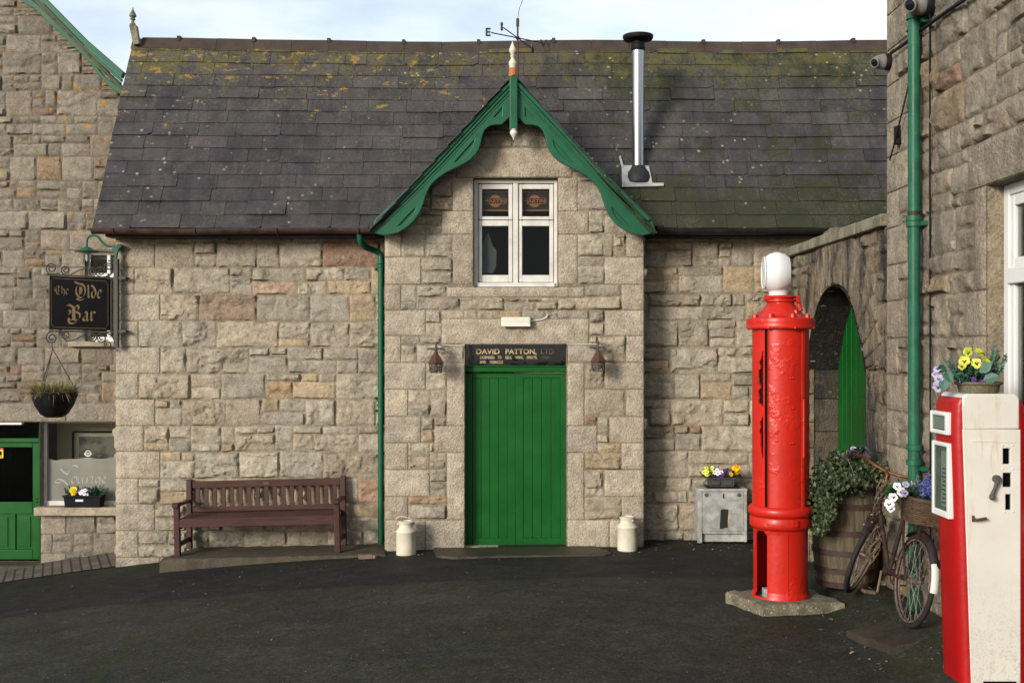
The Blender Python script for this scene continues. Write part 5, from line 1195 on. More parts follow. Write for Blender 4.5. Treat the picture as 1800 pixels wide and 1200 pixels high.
mb = MB(); mb.lathe([(.010, z(467.5)), (.03, z(466)), (.043, z(461)), (.045, z(452)), (.045, z(442))], 18, (c.x, SY, 0), cap=False); mb.build('glass_jar', M['glass'], LP, smooth=50)
mb = MB(); mb.lathe([(.008, z(459)), (.018, z(456)), (.018, z(448)), (.012, z(443))], 12, (c.x, SY, 0)); mb.build('bulb', M['white_clean'], LP, smooth=50)

# foliage helpers
def leaf(mb, p, d, nrm, L_, W_, shape='oval', fold=.25, rn=random):
    d = Vector(d).normalized(); nrm = Vector(nrm); s_ = d.cross(nrm)
    if s_.length < 1e-4: s_ = d.orthogonal()
    s_.normalize(); nrm = s_.cross(d); t = rn.random(); mb.tone = (t, t, t, 1); p = Vector(p)
    if shape == 'ivy': prof = [(0, 0), (.12, .42), (.38, .55), (.52, .30), (1.0, 0)]
    elif shape == 'blade': prof = [(0, .5), (.5, .38), (1.0, 0)]
    else: prof = [(0, 0), (.25, .40), (.55, .5), (.82, .28), (1, 0)]
    mid = [p+d*(L_*a)-nrm*(fold*W_*0) for a, b in prof]; lft = [p+d*(L_*a)+s_*(W_*b)+nrm*(fold*W_*b) for a, b in prof]; rgt = [p+d*(L_*a)-s_*(W_*b)+nrm*(fold*W_*b) for a, b in prof]
    n = len(prof); mb.add(mid+lft+rgt, [(i, i+1, n+i+1, n+i) for i in range(n-1)]+[(i+1, i, 2*n+i, 2*n+i+1) for i in range(n-1)])
def rv(rn): 
    v = Vector((rn.gauss(0, 1), rn.gauss(0, 1), rn.gauss(0, 1))); return v.normalized()
def pansy(mb, c, nrm, r, mi_p, mi_e, rn, mi_top=None):
    nrm = Vector(nrm).normalized(); u = nrm.cross(Vector((0, 0, 1)))
    if u.length < .05: u = Vector((1, 0, 0))
    u.normalize(); v = u.cross(nrm)*-1; v = nrm.cross(u)*-1 if False else u.cross(nrm); v = -v if v.z < 0 else v; c = Vector(c)
    for i, (ax, ay, rr_, dp) in enumerate(((-.36, .42, .55, 0), (.36, .42, .55, .0006), (-.58, -.10, .50, .0022), (.58, -.10, .50, .0028), (0, -.50, .62, .004))):
        mb.mi = mi_top if (mi_top is not None and i < 2) else mi_p; t = rn.random(); mb.tone = (t, t, t, 1); n = 9; q = c+nrm*(dp*r*14)+u*(ax*r)+v*(ay*r)
        ring = [q+u*(rr_*r*math.cos(2*math.pi*k/n)*rn.uniform(.9, 1.1))+v*(rr_*r*math.sin(2*math.pi*k/n)*rn.uniform(.9, 1.1))+nrm*rn.uniform(-.1, .12)*r for k in range(n)]
        mb.add([q]+ring, [(0, k+1, (k+1) % n+1) for k in range(n)])
    mb.mi = mi_e
    for ax, ay, rr_ in ((-.26, -.04, .17), (.26, -.04, .17), (0, -.26, .2)):
        q = c+nrm*(.10*r)+u*(ax*r)+v*(ay*r); n = 6; mb.add([q+u*(rr_*r*math.cos(2*math.pi*k/n))+v*(rr_*1.3*r*math.sin(2*math.pi*k/n)) for k in range(n)], [tuple(range(n))])
    mb.mi = 0
def sprig(mb, p, d, L_, rn, mi=0, lw=.012, ll=.03, n=14, droop=.2):
    d = Vector(d).normalized(); p = Vector(p); q = p.copy(); mb.mi = mi
    for i in range(n):
        dd = (d+Vector((0, 0, -droop*i/n))+rv(rn)*.12).normalized(); q2 = q+dd*(L_/n); t = rn.random(); mb.tone = (t, t, t, 1)
        for k in range(2): leaf(mb, q, dd*.6+rv(rn)*.9, rv(rn), ll*rn.uniform(.7, 1.2), lw, 'oval', .2, rn)
        q = q2
    mb.tube([p, (p+q)/2+rv(rn)*.005, q], .0022, 4)

# hanging basket
HB = thing('hanging_basket', 'black hanging basket of dry grass on three chains below the sign', 'basket', pw(95, 735, SY))
c = pw(95, 0, SY); z = lambda p: pw(0, p, SY).z; rn = random.Random(3)
mb = MB(); mb.lathe([(.09, z(733)), (.15, z(727)), (.21, z(712)), (.245, z(697)), (.252, z(689)), (.240, z(689)), (.2, z(696))], 30, (c.x, SY, 0), rad=lambda a: 1+.03*math.sin(a*15)+.02*math.sin(a*7)); mb.build('bowl', M['black_plastic'], HB, smooth=60)
tpv = pw(92.5, 613, SY)
for a in (.5, 2.6, 4.6): mb = MB(); mb.tube([tpv, (c.x+.245*math.cos(a), SY+.245*math.sin(a), z(689))], .0045, 5); mb.build('chain', M['black_iron'], HB)
mb = MB(); mb.tube([pw(91, 604, SY), tpv], .005, 5); mb.build('hook', M['black_iron'], HB)
mb = MB()
for i in range(900):
    a = rn.uniform(0, 6.28); rr_ = .22*math.sqrt(rn.random()); p = Vector((c.x+rr_*math.cos(a), SY+rr_*math.sin(a)*.9, z(691))); d = Vector((math.cos(a)*rn.uniform(.1, .9), math.sin(a)*rn.uniform(.1, .9), rn.uniform(.35, 1.0))); mb.mi = 1 if (rr_ > .17 and rn.random() < .6) or rn.random() < .2 else 0
    L_ = rn.uniform(.07, .19); leaf(mb, p, d, rv(rn), L_, .007, 'blade', .1, rn)
for i in range(170):
    a = rn.gauss(3.4, .8) if rn.random() < .6 else rn.uniform(0, 6.28); p = Vector((c.x+.235*math.cos(a), SY+.235*math.sin(a), z(688))); mb.mi = 1
    L_ = rn.uniform(.06, .20); leaf(mb, p, (math.cos(a)*.6, math.sin(a)*.6, rn.uniform(-1.4, .1)), rv(rn), L_, .005, 'blade', .1, rn)
t_ = rn.random; mb.mi = 1; mb.tube(pix([(128, 690), (150, 697), (166, 703), (178, 712), (181, 716)], SY, 4), .003, 4); mb.tube(pix([(122, 688), (140, 690), (158, 690)], SY, 4), .002, 4)
mb.build('grass', [M['grass'], M['dry']], HB)

# ---------------------------------------------------------------- milk churns
CH = thing('milk_churn', 'dented cream milk churn with a raised wire handle, left of the green door', 'churn', (0, 0, 0), 'milk churns either side of the door')
mb = MB(); mb.lathe([(.098, 0), (.106, .006), (.108, .02), (.107, .12), (.107, .245), (.112, .252), (.112, .262), (.104, .272), (.080, .300), (.076, .306), (.076, .335), (.080, .338), (.080, .347), (.074, .350)], 36, rad=lambda a: 1-.045*math.exp(-((a-1.0)/.35)**2)); mb.build('body', M['churn'], CH, smooth=40)
mb = MB(); mb.lathe([(.083, .347), (.086, .352), (.086, .364), (.06, .372), (.058, .362), (.01, .358)], 28); mb.ball((.086, 0, .335), .012, 8, 6); mb.ball((-.086, 0, .335), .012, 8, 6); mb.build('lid', M['churn'], CH, smooth=40)
mb = MB(); mb.tube(spline([(-.088, 0, .335), (-.11, -.02, .39), (-.05, -.045, .425), (.04, -.05, .405), (.08, -.02, .37), (.088, 0, .335)], 6), .004, 6); mb.build('handle', M['churn'], CH)
cl = pw(713.5, 973, 12.24); CH.location = (cl.x, 12.27, gz(cl.x, 12.27)-.012)
c2 = dup(CH, (pw(1103, 965, 12.27).x, 12.28, gz(1.24, 12.28)-.004), 'cream milk churn with a flat lid, right of the green door', rotz=2.2)
for ch in list(c2.children):
    if ch.name.startswith('handle'): bpy.data.objects.remove(ch)

# ---------------------------------------------------------------- bench
BN = thing('park_bench', 'brown slatted wooden bench against the tan stone wall', 'bench', (0, 0, 0))
Wb = 1.80; hw = Wb/2
mb = MB(); 
def leg_set(sx):
    x = sx*(hw-.03)
    for nm, y0, y1, z1, rake in (('front_leg', -.26, -.20, .585, 0), ('rear_leg', .19, .25, .84, .06)):
        m_ = MB(); m_.bar((x, (y0+y1)/2, 0), (x, (y0+y1)/2+rake, z1), .06, .065, (0, 1, 0)) if rake else m_.bx(x-.032, x+.032, y0, y1, 0, z1); m_.build(nm, M['bench'], BN, bevel=.008)
    m_ = MB(); pr = [(-.30, .575), (-.30, .615), (-.27, .632), (-.22, .628), (-.12, .612), (.05, .600), (.25, .598), (.25, .572), (.05, .574), (-.18, .582)]
    vs = [(x-.036, a, b) for a, b in pr]+[(x+.036, a, b) for a, b in pr]; n = len(pr); m_.add(vs, [tuple(range(n)), tuple(range(n, 2*n))[::-1]]+[(i+n, (i+1) % n+n, (i+1) % n, i) for i in range(n)]); m_.build('armrest', M['bench'], BN, bevel=.008)
    m_ = MB(); m_.bx(x-.02, x+.02, -.2, .2, .30, .38); m_.bx(x-.018, x+.018, -.2, .2, .10, .15); m_.build('side_rail', M['bench'], BN, bevel=.005)
leg_set(-1); leg_set(1)
mb = MB(); mb.bx(-hw+.06, hw-.06, -.255, -.225, .335, .432)
for i in range(5): y = -.225+i*.094; mb.bx(-hw+.05, hw-.05, y, y+.078, .412, .436)
mb.build('seat', M['bench'], BN, bevel=.005)
def bk(z): return .225+.06*z/.84
mb = MB(); mb.bar((-hw+.06, bk(.77), .77), (hw-.06, bk(.77), .77), .04, .085, (0, 0, 1)); mb.build('top_rail', M['bench'], BN, bevel=.008)
mb = MB(); mb.bar((-hw+.06, bk(.47), .47), (hw-.06, bk(.47), .47), .035, .06, (0, 0, 1)); mb.build('lower_rail', M['bench'], BN, bevel=.006)
for i in range(17):
    x = -hw+.125+i*(Wb-.25)/16; m_ = MB(); m_.bar((x, bk(.48)-.002, .48), (x, bk(.74)-.002, .74), .046, .018, (0, 1, 0)); m_.build('back_slat', M['bench'], BN, bevel=.003)
m_ = MB(); m_.bx(-.03, .03, bk(.77)-.0245, bk(.77)-.02, .757, .785); m_.build('plaque', M['iron_grey'], BN)
bxm = (pw(309, 0, 12.35).x+pw(596, 0, 12.35).x)/2
BN.location = (bxm, 12.60, PT(bxm, 12.5)+.002); BN.rotation_euler = (0, -.0235, 0); BN.scale = (1, 1, .925)

# ---------------------------------------------------------------- grey cabinet with its planter
CB = thing('meter_cabinet', 'grey galvanised metal cabinet with black tape standing against the wall', 'cabinet', (pw(1270, 0, 12.65).x, 12.78, gz(2.3, 12.8)))
yc = 12.64; k = yc/F; X_ = lambda p: (p-CX)*k; Z_ = lambda p: H+(CY-p)*k
mb = MB(); mb.bx(X_(1227), X_(1312), yc+.012, 12.90, Z_(938), Z_(859)); mb.bx(X_(1228), X_(1311), yc+.05, 12.9, Z_(953), Z_(938)); mb.build('body', M['galv'], CB, bevel=.004)
mb = MB(); mb.bx(X_(1226), X_(1313.5), yc-.008, 12.9, Z_(863), Z_(858.5)); mb.bx(X_(1226.5), X_(1234), yc-.004, yc+.05, Z_(954), Z_(863.2)); mb.bx(X_(1307.5), X_(1313), yc-.004, yc+.05, Z_(952), Z_(863.2)); mb.build('frame', M['galv'], CB, bevel=.003)
mb = MB(); mb.bx(X_(1234.6), X_(1307), yc+.004, yc+.012, Z_(933), Z_(864.4)); dr_ = mb.build('door', M['galv'], CB, bevel=.002)
mb = MB(); mb.bx(X_(1271), X_(1273), yc, yc+.01, Z_(875.5), Z_(867)); mb.build('slot', M['black'], dr_)
for px in (1242, 1299.5): mb = MB(); mb.lathe([(.022, -.004), (.022, .004)], 18, (X_(px), yc+.003, Z_(869.7)), Matrix.Rotation(math.radians(90), 3, 'X')); mb.build('lock', M['iron_grey'], dr_)
mb = MB(); mb.prism([(X_(a), Z_(b)) for a, b in [(1265, 929), (1267, 896), (1270, 894), (1280, 895), (1279, 927), (1272, 927.5), (1272, 929)]], yc-.0005, yc+.006); mb.mi = 1; mb.prism([(X_(a), Z_(b)) for a, b in [(1280, 906), (1281, 907), (1280.5, 919), (1279.6, 920)]], yc+.0012, yc+.006); mb.build('tape', [M['tape'], M['yellow_sticker']], dr_)
def trough(name, label, cat, mat, x0, x1, z0, z1, yc_, dpt, taper=.012, rim=True, ribs=False):
    t = thing(name, label, cat, ((x0+x1)/2, yc_, z0)); m_ = MB(); h = dpt/2
    vs = [(x0+taper, yc_-h+taper, z0), (x1-taper, yc_-h+taper, z0), (x1-taper, yc_+h-taper, z0), (x0+taper, yc_+h-taper, z0), (x0, yc_-h, z1), (x1, yc_-h, z1), (x1, yc_+h, z1), (x0, yc_+h, z1)]
    m_.add(vs, [(3, 2, 1, 0), (0, 1, 5, 4), (1, 2, 6, 5), (2, 3, 7, 6), (3, 0, 4, 7), (4, 5, 6, 7)]); m_.build('tub', mat, t, bevel=.008)
    if rim: m_ = MB(); m_.bx(x0-.012, x1+.012, yc_-h-.012, yc_+h+.012, z1-.014, z1+.004); m_.build('rim', mat, t, bevel=.004)
    if ribs:
        m_ = MB(); m_.bx(x0+.04, (x0+x1)/2-.02, yc_-h+.001, yc_-h+.01, z0+.03, z1-.03); m_.bx((x0+x1)/2+.02, x1-.04, yc_-h+.001, yc_-h+.01, z0+.03, z1-.03); m_.build('panel', mat, t, bevel=.004)
        m_ = MB(); m_.bx(x0-.02, x1+.04, yc_-h-.02, yc_+h+.02, z0-.002, z0+.012); m_.build('saucer', M['black_plastic'], t, bevel=.004)
    return t
def flowers(name, label, spec, leaves, seed, loc, mats, sprigs=(), size=.02):
    rn = random.Random(seed); t = thing(name, label, 'flowers', loc); mb = MB()
    for (p, rad, n, L_, W_) in leaves:
        for i in range(n):
            v = rv(rn); q = Vector(p)+Vector((v.x*rad[0], v.y*rad[1], abs(v.z)*rad[2]))*rn.random()**.4; leaf(mb, q, (v.x, v.y-.2, rn.uniform(-.1, .8)), (rn.gauss(0, .5), -.4, 1), L_*rn.uniform(.6, 1.2), W_, 'oval', .2, rn)
    for p, d, L_, ll in sprigs: sprig(mb, p, d, L_, rn, 1, ll*.4, ll, 12)
    mb.mi = 0; mb.build('leaves', [M['leaf'], M['leaf_teal']], t)
    for (p, nrm, r, a, b, top) in spec:
        mb = MB(); pansy(mb, p, Vector(nrm)+rv(rn)*.3, r, a, b, rn, top); mb.build('bloom', mats, t)
    return t
PM = [M['leaf'], M['p_yellow'], M['p_amber'], M['p_white'], M['p_purple'], M['p_lilac'], M['p_eye'], M['p_lemon'], M['p_blue']]
zt_ = Z_(857.5)
trough('flower_trough', 'small grey plastic trough standing on top of the metal cabinet', 'planter', M['planter_grey'], X_(1246), X_(1294), zt_+.002, Z_(840), 12.74, .17, .018, True, True)
rn = random.Random(12); sp_ = []
for i in range(13): sp_.append((Vector((X_(rn.gauss(1245, 4.5)), 12.68+rn.gauss(0, .03), Z_(rn.uniform(822, 835)))), (rn.gauss(-.3, .4), -1, .5), .024, 7, 6, None))
for i in range(10): sp_.append((Vector((X_(rn.gauss(1294, 4.5)), 12.68+rn.gauss(0, .03), Z_(rn.uniform(819, 833)))), (rn.gauss(.2, .4), -1, .4), .025, 2 if rn.random() < .7 else 1, 2, None))
for p in ((1262, 832), (1268, 830), (1261, 826), (1257, 830)): sp_.append((Vector((X_(p[0]), 12.66, Z_(p[1]))), (0, -1, .25), .024, 3, 6, None))
for p in ((1268, 838), (1271, 834), (1264, 839), (1274, 827), (1283, 830), (1286, 834)): sp_.append((Vector((X_(p[0]), 12.65, Z_(p[1]))), (0, -1, .2), .022, 4, 6, None))
flowers('pansies', 'yellow, white and purple pansies in the trough on the metal cabinet', sp_, [((X_(1270), 12.73, Z_(840)), (.20, .08, .09), 150, .05, .026), ((X_(1247), 12.72, Z_(840)), (.07, .07, .10), 50, .05, .024), ((X_(1293), 12.72, Z_(840)), (.06, .07, .10), 50, .05, .024)], 5, (X_(1270), 12.74, Z_(841)), PM)

# window box of the lounge window
yb = YH-.03; k2 = yb/F; X2 = lambda p: (p-CX)*k2; Z2 = lambda p: H+(CY-p)*k2
wb = trough('window_box', 'black window box on the sill of the lounge window', 'planter', M['black_plastic'], X2(115.5), X2(181), Z2(889.8), Z2(870), yb, .16, .012)
mb = MB(); a, b = (X2(137), Z2(879.5)), (X2(150.5), Z2(876)); mb.bx(a[0], b[0], yb-.083, yb-.075, a[1], b[1]); mb.build('price_label', M['white_clean'], wb)
rn = random.Random(21); sp_ = [(Vector((X2(rn.gauss(132, 3.2)), yb-.05, Z2(rn.uniform(858, 866)))), (rn.gauss(0, .3), -1, .3), .026, 1 if rn.random() < .5 else 2, 2, None) for i in range(9)]
for p in ((148, 862), (153, 860), (151, 866), (155, 868), (145, 865)): sp_.append((Vector((X2(p[0]), yb-.06, Z2(p[1]))), (0, -1, .25), .025, 3, 4, None))
for p in ((160, 862), (142, 862)): sp_.append((Vector((X2(p[0]), yb-.05, Z2(p[1]))), (0, -1, .2), .022, 8, 6, None))
flowers('pansies', 'yellow and white pansies with pale sprigs in the black window box', sp_, [((X2(149), yb, Z2(870)), (.22, .06, .09), 130, .05, .026), ((X2(165), yb-.02, Z2(868)), (.06, .05, .07), 40, .06, .035)], 6, (X2(149), yb, Z2(871)), PM,
        [(Vector((X2(p), yb-.02, Z2(869))), (dx, -.2, 1), L_, .03) for p, dx, L_ in ((122, -.5, .10), (127, -.2, .12), (172, .3, .13), (176, .5, .14), (180, .7, .12), (168, .1, .12), (140, 0, .12), (124, -.8, .09))])

# ---------------------------------------------------------------- red pillar pump on its plinth
PY = 8.92; kp = PY/F; PX = (1372-CX)*kp; gp = gz(PX, PY)
zp = lambda p: H+(CY-p)*kp
cs_, sn_ = math.cos(.30), math.sin(.30)
def plp(u, v): return (PX+.055+u*cs_-v*sn_, PY+.03+u*sn_*-1*0+u*.0+v*cs_+u*.12)
ptop = zp(1046)
irregular_slab('concrete_plinth', [(-.40+PX, PY+.13), (-.215+PX, PY-.36), (.43+PX, PY-.245), (.27+PX, PY+.30)], lambda x, y: ptop, ptop-gp+.05, M['concrete'], 9, 'rough concrete plinth beneath the red pillar pump', 'plinth', rough=.02)
PU = thing('petrol_pump', 'bright red cylindrical pillar petrol pump with a white globe on top', 'petrol pump', (PX, PY, ptop))
def shell(mb, prof, n, holes, r_in=.012):
    """lathed wall with openings: holes(theta, z) True where open"""
    c = Vector((PX, PY, 0)); N = n; vs = []; fs = []; keep = {}
    A = [2*math.pi*k_/N-math.pi for k_ in range(N)]
    for (r, z) in prof:
        for a in A: vs.append((PX+r*math.sin(a), PY-r*math.cos(a), z))
    m = len(vs)
    for (r, z) in prof:
        for a in A: vs.append((PX+(r-r_in)*math.sin(a), PY-(r-r_in)*math.cos(a), z))
    op = lambda i, k_: holes(A[k_]+math.pi/N, (prof[i][1]+prof[i+1][1])/2)
    for i in range(len(prof)-1):
        for k_ in range(N):
            if op(i, k_): continue
            l = (k_+1) % N; q = [i*N+k_, i*N+l, (i+1)*N+l, (i+1)*N+k_]; fs.append(tuple(q)); fs.append(tuple(x_+m for x_ in q[::-1]))
            if op(i, l): fs.append((q[1], q[1]+m, q[2]+m, q[2]))
            if op(i, (k_-1) % N): fs.append((q[0]+m, q[0], q[3], q[3]+m))
            if i > 0 and op(i-1, k_): fs.append((q[0], q[0]+m, q[1]+m, q[1]))
            if i < len(prof)-2 and op(i+1, k_): fs.append((q[3]+m, q[3], q[2], q[2]+m))
    mb.add(vs, fs)
z0_, z1_b = zp(888), zp(577)
rnp = random.Random(2); jag = {}
def ragged(z):
    t = (z-z0_)/(z1_b-z0_); j = vn(np.array([z*9.0]), np.array([1.0]), 2)[0]; j2 = vn(np.array([z*26.0]), np.array([4.0]), 6)[0]
    zpx = CY-(z-H)/kp
    w = sm(600, 660, zpx)*(1-sm(800, 838, zpx)) if zpx < 838 else 0
    return max(0, (j*.75+j2*.5-.36))*.40*w
def body_hole(a, z):
    s0 = -.825; s1 = -.695
    zpx = CY-(z-H)/kp
    return s0+.03 < a < s1 or (s0-.035-ragged(z) < a < s0-.035 and ragged(z) > .03)
mb = MB(); prof = [(.218, z0_+(z1_b-z0_)*i/95) for i in range(96)]
shell(mb, prof, 210, body_hole); mb.build('body', M['red'], PU, smooth=40)
mb = MB(); mb.lathe([(.196, z0_-.01), (.196, z1_b)], 40, (PX, PY, 0)); mb.build('inner_drum', M['dark'], PU)
mb = MB()
for sgn_, a in ((1, .59), (1, .67)):
    mb.tube([(PX+.221*math.sin(a+.006*math.sin(z_*9)), PY-.221*math.cos(a), z_) for z_ in np.linspace(z0_, z1_b, 14)], .006, 6)
a = .655; mb.tube([(PX+.224*math.sin(a), PY-.224*math.cos(a), z_) for z_ in (zp(800), zp(740), zp(700))], .012, 8)
for z_ in (zp(663), zp(715), zp(775)):
    for da in (.13, .21): mb.ball((PX+.219*math.sin(da), PY-.219*math.cos(da), z_), .008, 8, 6)
mb.tube([(PX+.221*math.sin(-.65), PY-.221*math.cos(-.65), z_) for z_ in np.linspace(z0_, z1_b, 8)], .005, 6)
mb.build('door_strip', M['red'], PU, smooth=50)
mb = MB(); mb.lathe([(.222, zp(906)), (.228, zp(904)), (.244, zp(902)), (.250, zp(899)), (.250, zp(892)), (.244, zp(889)), (.222, zp(886))], 64, (PX, PY, 0)); mb.lathe([(.212, zp(927)), (.234, zp(923)), (.238, zp(920)), (.238, zp(907)), (.232, zp(905))], 64, (PX, PY, 0)); c = (PX+.238*math.sin(.24), PY-.238*math.cos(.24), zp(912)); mb.box(c, (.05, .02, .055), Matrix.Rotation(.24, 3, 'Z'))
for dx in (-.015, .015):
    for dz in (-.018, .018): mb.ball((c[0]+dx, c[1]-.012, c[2]+dz), .006, 6, 5)
mb.build('waist_ring', M['red'], PU, smooth=40)
def low_hole(a, z):
    zpx = CY-(z-H)/kp
    if not (928 < zpx < 1040): return False
    lo_, hi_ = -1.36, -.73
    r_ = .17*max(0, 1-((zpx-928)/12))**2 if zpx < 940 else 0
    return lo_+r_ < a < hi_-r_
zb_ = ptop
mb = MB(); prof = [(.226, zb_), (.224, zp(1042)), (.212, zp(1037))]+[(.209, zp(1037)+(zp(932)-zp(1037))*i/44) for i in range(1, 45)]+[(.213, zp(928)), (.214, zp(926))]
shell(mb, prof, 120, low_hole); mb.build('base_drum', M['red'], PU, smooth=40)
mb = MB(); mb.tube([(PX+.211*math.sin(.03), PY-.211*math.cos(.03), z_) for z_ in (zp(1038), zp(980), zp(928))], .004, 6); mb.build('base_seam', M['red'], PU)
mb = MB(); mb.bx(PX-.15, PX-.07, PY-.10, PY-.02, zb_+.002, zb_+.07); mb.build('inner_box', M['lead'], PU, bevel=.004)
mb = MB(); mb.lathe([(.215, zp(579)), (.262, zp(578)), (.266, zp(575)), (.262, zp(573)), (.262, zp(568)), (.264, zp(564)), (.258, zp(560)), (.22, zp(558.5)), (.195, zp(557)), (.17, zp(552)), (.135, zp(543)), (.115, zp(537)), (.102, zp(533)), (.102, zp(528))], 64, (PX, PY, 0))
for i in range(8):
    a = i*math.pi/4+.2; mb.ball((PX+.262*math.sin(a), PY-.262*math.cos(a), zp(577)), .012, 8, 6); mb.lathe([(.024, zp(562)), (.022, zp(553)), (.014, zp(552))], 8, (PX+.215*math.sin(a), PY-.215*math.cos(a), 0))
mb.tube([(PX+.13, PY-.03, zp(525)), (PX+.14, PY-.04, zp(540)), (PX+.15, PY-.05, zp(546))], .016, 7); mb.tube([(PX+.09, PY-.12, zp(547)), (PX+.09, PY-.13, zp(557))], .02, 8)
mb.build('domed_cap', M['red'], PU, smooth=40)
mb = MB(); mb.lathe([(.10, zp(532)), (.118, zp(530)), (.118, zp(527)), (.104, zp(526)), (.104, zp(524.5)), (.120, zp(524)), (.122, zp(521)), (.105, zp(519.5))], 40, (PX-.005, PY, 0))
mb.box((PX-.115, PY-.05, zp(524)), (.05, .03, .03)); mb.box((PX+.12, PY-.05, zp(526)), (.03, .03, .05)); mb.build('collar', M['red'], PU, smooth=40)
mb = MB(); ng = 44; RD = Matrix.Rotation(math.radians(-5), 3, 'Z') @ Matrix.Rotation(math.radians(-90), 3, 'Y')
hz_ = .086; rg = .162
mb.lathe([(.02, -hz_-.012), (.10, -hz_-.012), (.128, -hz_-.004), (.136, -hz_+.010), (.150, -hz_+.028), (rg, -hz_+.07), (rg+.002, 0), (rg, hz_-.07), (.150, hz_-.028), (.136, hz_-.010), (.128, hz_+.004), (.10, hz_+.012), (.02, hz_+.012)], ng, (PX-.030, PY, zp(479.5)), RD)
mb.lathe([(.075, zp(521)), (.074, zp(515)), (.085, zp(511))], 32, (PX-.015, PY, 0)); mb.build('globe', M['globe'], PU, smooth=40)
mb = MB(); mb.lathe([(.118, -hz_-.013), (.124, -hz_-.020), (.130, -hz_-.012)], ng, (PX-.030, PY, zp(479.5)), RD @ Matrix.Rotation(math.pi, 3, 'X'), cap=False); mb.build('globe_rim', M['white_clean'], PU, smooth=40)

# ---------------------------------------------------------------- red and cream pump on its island
irregular_slab('pump_island', [(1.72, 6.56), (2.93, 6.56), (2.93, 5.3), (1.60, 5.3)], lambda x, y: gz(x, y)+.01, .12, M['slab'], 31, 'dark flat stone island beneath the cream and red pump', 'plinth', rough=.01)
QY = 6.30; kq = QY/F; q0 = gz(2.7, 6.4)+.012
ztop = H+(CY-692)*kq; zq = lambda p: H+(CY-p)*kq; xq = lambda p: (p-CX)*kq
P2 = thing('petrol_pump', 'square cream petrol pump with red front panel and white framed windows at the right edge', 'petrol pump', (2.65, 6.45, q0))
QB = QY+.33
def rounded(x0, x1, z0, z1, r, n=6):
    pts = [(x0, z0), (x1, z0)]
    for cx_, cz_, a in ((x1-r, z1-r, 0), (x0+r, z1-r, 90)):
        for k_ in range(n+1): an = math.radians(a+90*k_/n); pts.append((cx_+r*math.cos(an), cz_+r*math.sin(an)))
    return pts
xl = xq(1691.5); xr = xq(1793)
# centre band, with real slots cut as a 2D outline with holes
band = rounded(xq(1709), xr, q0, ztop, .035); band = [(xq(1709), q0), (xr, q0)]+[p for p in rounded(xl, xr, q0, ztop, .035)[2:]]
slots = [[(xq(a), zq(d)), (xq(b), zq(d)), (xq(b), zq(c)), (xq(a), zq(c))] for a, b, c, d in ((1762, 1777, 786.5, 816.5), (1762, 1779.5, 829.5, 857), (1766.5, 1779, 867, 897))]
lower = [(xq(1709), q0), (xr, q0), (xr, zq(756)), (xq(1693.5), zq(756))]; upper = [(xq(1693.5), zq(755)), (xr, zq(755))]+rounded(xl, xr, q0, ztop, .035)[2:]
bdy = curve2d('side_panel', [lower]+slots, QY+.011, .022, .004, M['enamel'], P2)
mb = MB(); mb.prism(upper, QY, QB-.0); mb.build('top_cover', M['enamel'], P2, bevel=.010, smooth=40)
mb = MB(); mb.bx(xq(1709)+.01, xr-.01, QY+.03, QB-.01, q0, zq(757)); mb.bx(xq(1698), xq(1709), QY+.03, QB-.01, zq(1000), zq(757)); mb.build('inner_case', M['black'], P2)
mb = MB(); mb.tube([(xq(1709.5), QY+.002, zq(775)), (xq(1784), QY+.002, zq(776.5))], .006, 6); mb.build('louvre', M['enamel'], P2)
mb = MB(); mb.bx(xq(1728), xr-.02, QY-.001, QY+.01, q0+.004, q0+.022); mb.build('foot_strip', M['black'], P2)
for a, b, y in ((1761, 1781, 782.8), (1761, 1781, 824), (1765, 1782, 899)):
    for px in (a+1, b-1): mb = MB(); mb.ball((xq(px), QY+.001, zq(y)), .006, 8, 6); mb.build('bolt', M['enamel'], P2, smooth=60)
mb = MB(); c = Vector((xq(1750.5), QY-.03, zq(841))); mb.lathe([(.022, -.035), (.022, -.01), (.016, 0), (.016, .012)], 16, c, Matrix.Rotation(math.radians(90), 3, 'X')); e = Vector((xq(1738.5), QY-.03, zq(872))); mb.tube([c, c+(e-c)*.5, e], [.014, .009, .013], 10); mb.ball(e+Vector((0, -.01, 0)), .016); mb.build('crank', M['iron_grey'], P2, smooth=50)
mb = MB(); c = Vector((xq(1709), QY, zq(911))); mb.tube([c+Vector((.004, 0, .008)), c+Vector((.005, -.025, -.005)), c+Vector((.03, -.032, 0)), c+Vector((.066, -.032, .006))], .008, 8); mb.box(c+Vector((.004, 0, 0)), (.012, .01, .035)); mb.build('hook', M['rust'], P2, smooth=50)
# red front shell: rounded plan, slightly leaning sides
def shell_z(zz): return 1
mb = MB(); rows = []
zl = [q0, q0+.3, q0+.6, q0+.9, zq(760), zq(730), zq(712), zq(703), zq(699)]
plan = [(.0, .006), (-.018, .008), (-.040, .020), (-.054, .042), (-.060, .075), (-.060, .24), (-.054, .285), (-.036, .31), (0, .325)]
nP = len(plan)
for i, zz in enumerate(zl):
    t = (ztop-zz)/(ztop-q0); xe = xq(1692.5)+(xq(1709)-xq(1692.5))*t+.002
    sc = [1, 1, 1, 1, 1, .93, .82, .62, .30][i]
    rows += [(xe+px*sc*(1-.02*t)+.0, QY+py, zz) for px, py in plan]
fs = [(i*nP+k_, (i+1)*nP+k_, (i+1)*nP+k_+1, i*nP+k_+1) for i in range(len(zl)-1) for k_ in range(nP-1)]+[tuple((len(zl)-1)*nP+k_ for k_ in range(nP))]
mb.add(rows, fs); rf = mb.build('front_panel', M['red_shaded'], P2, smooth=40)
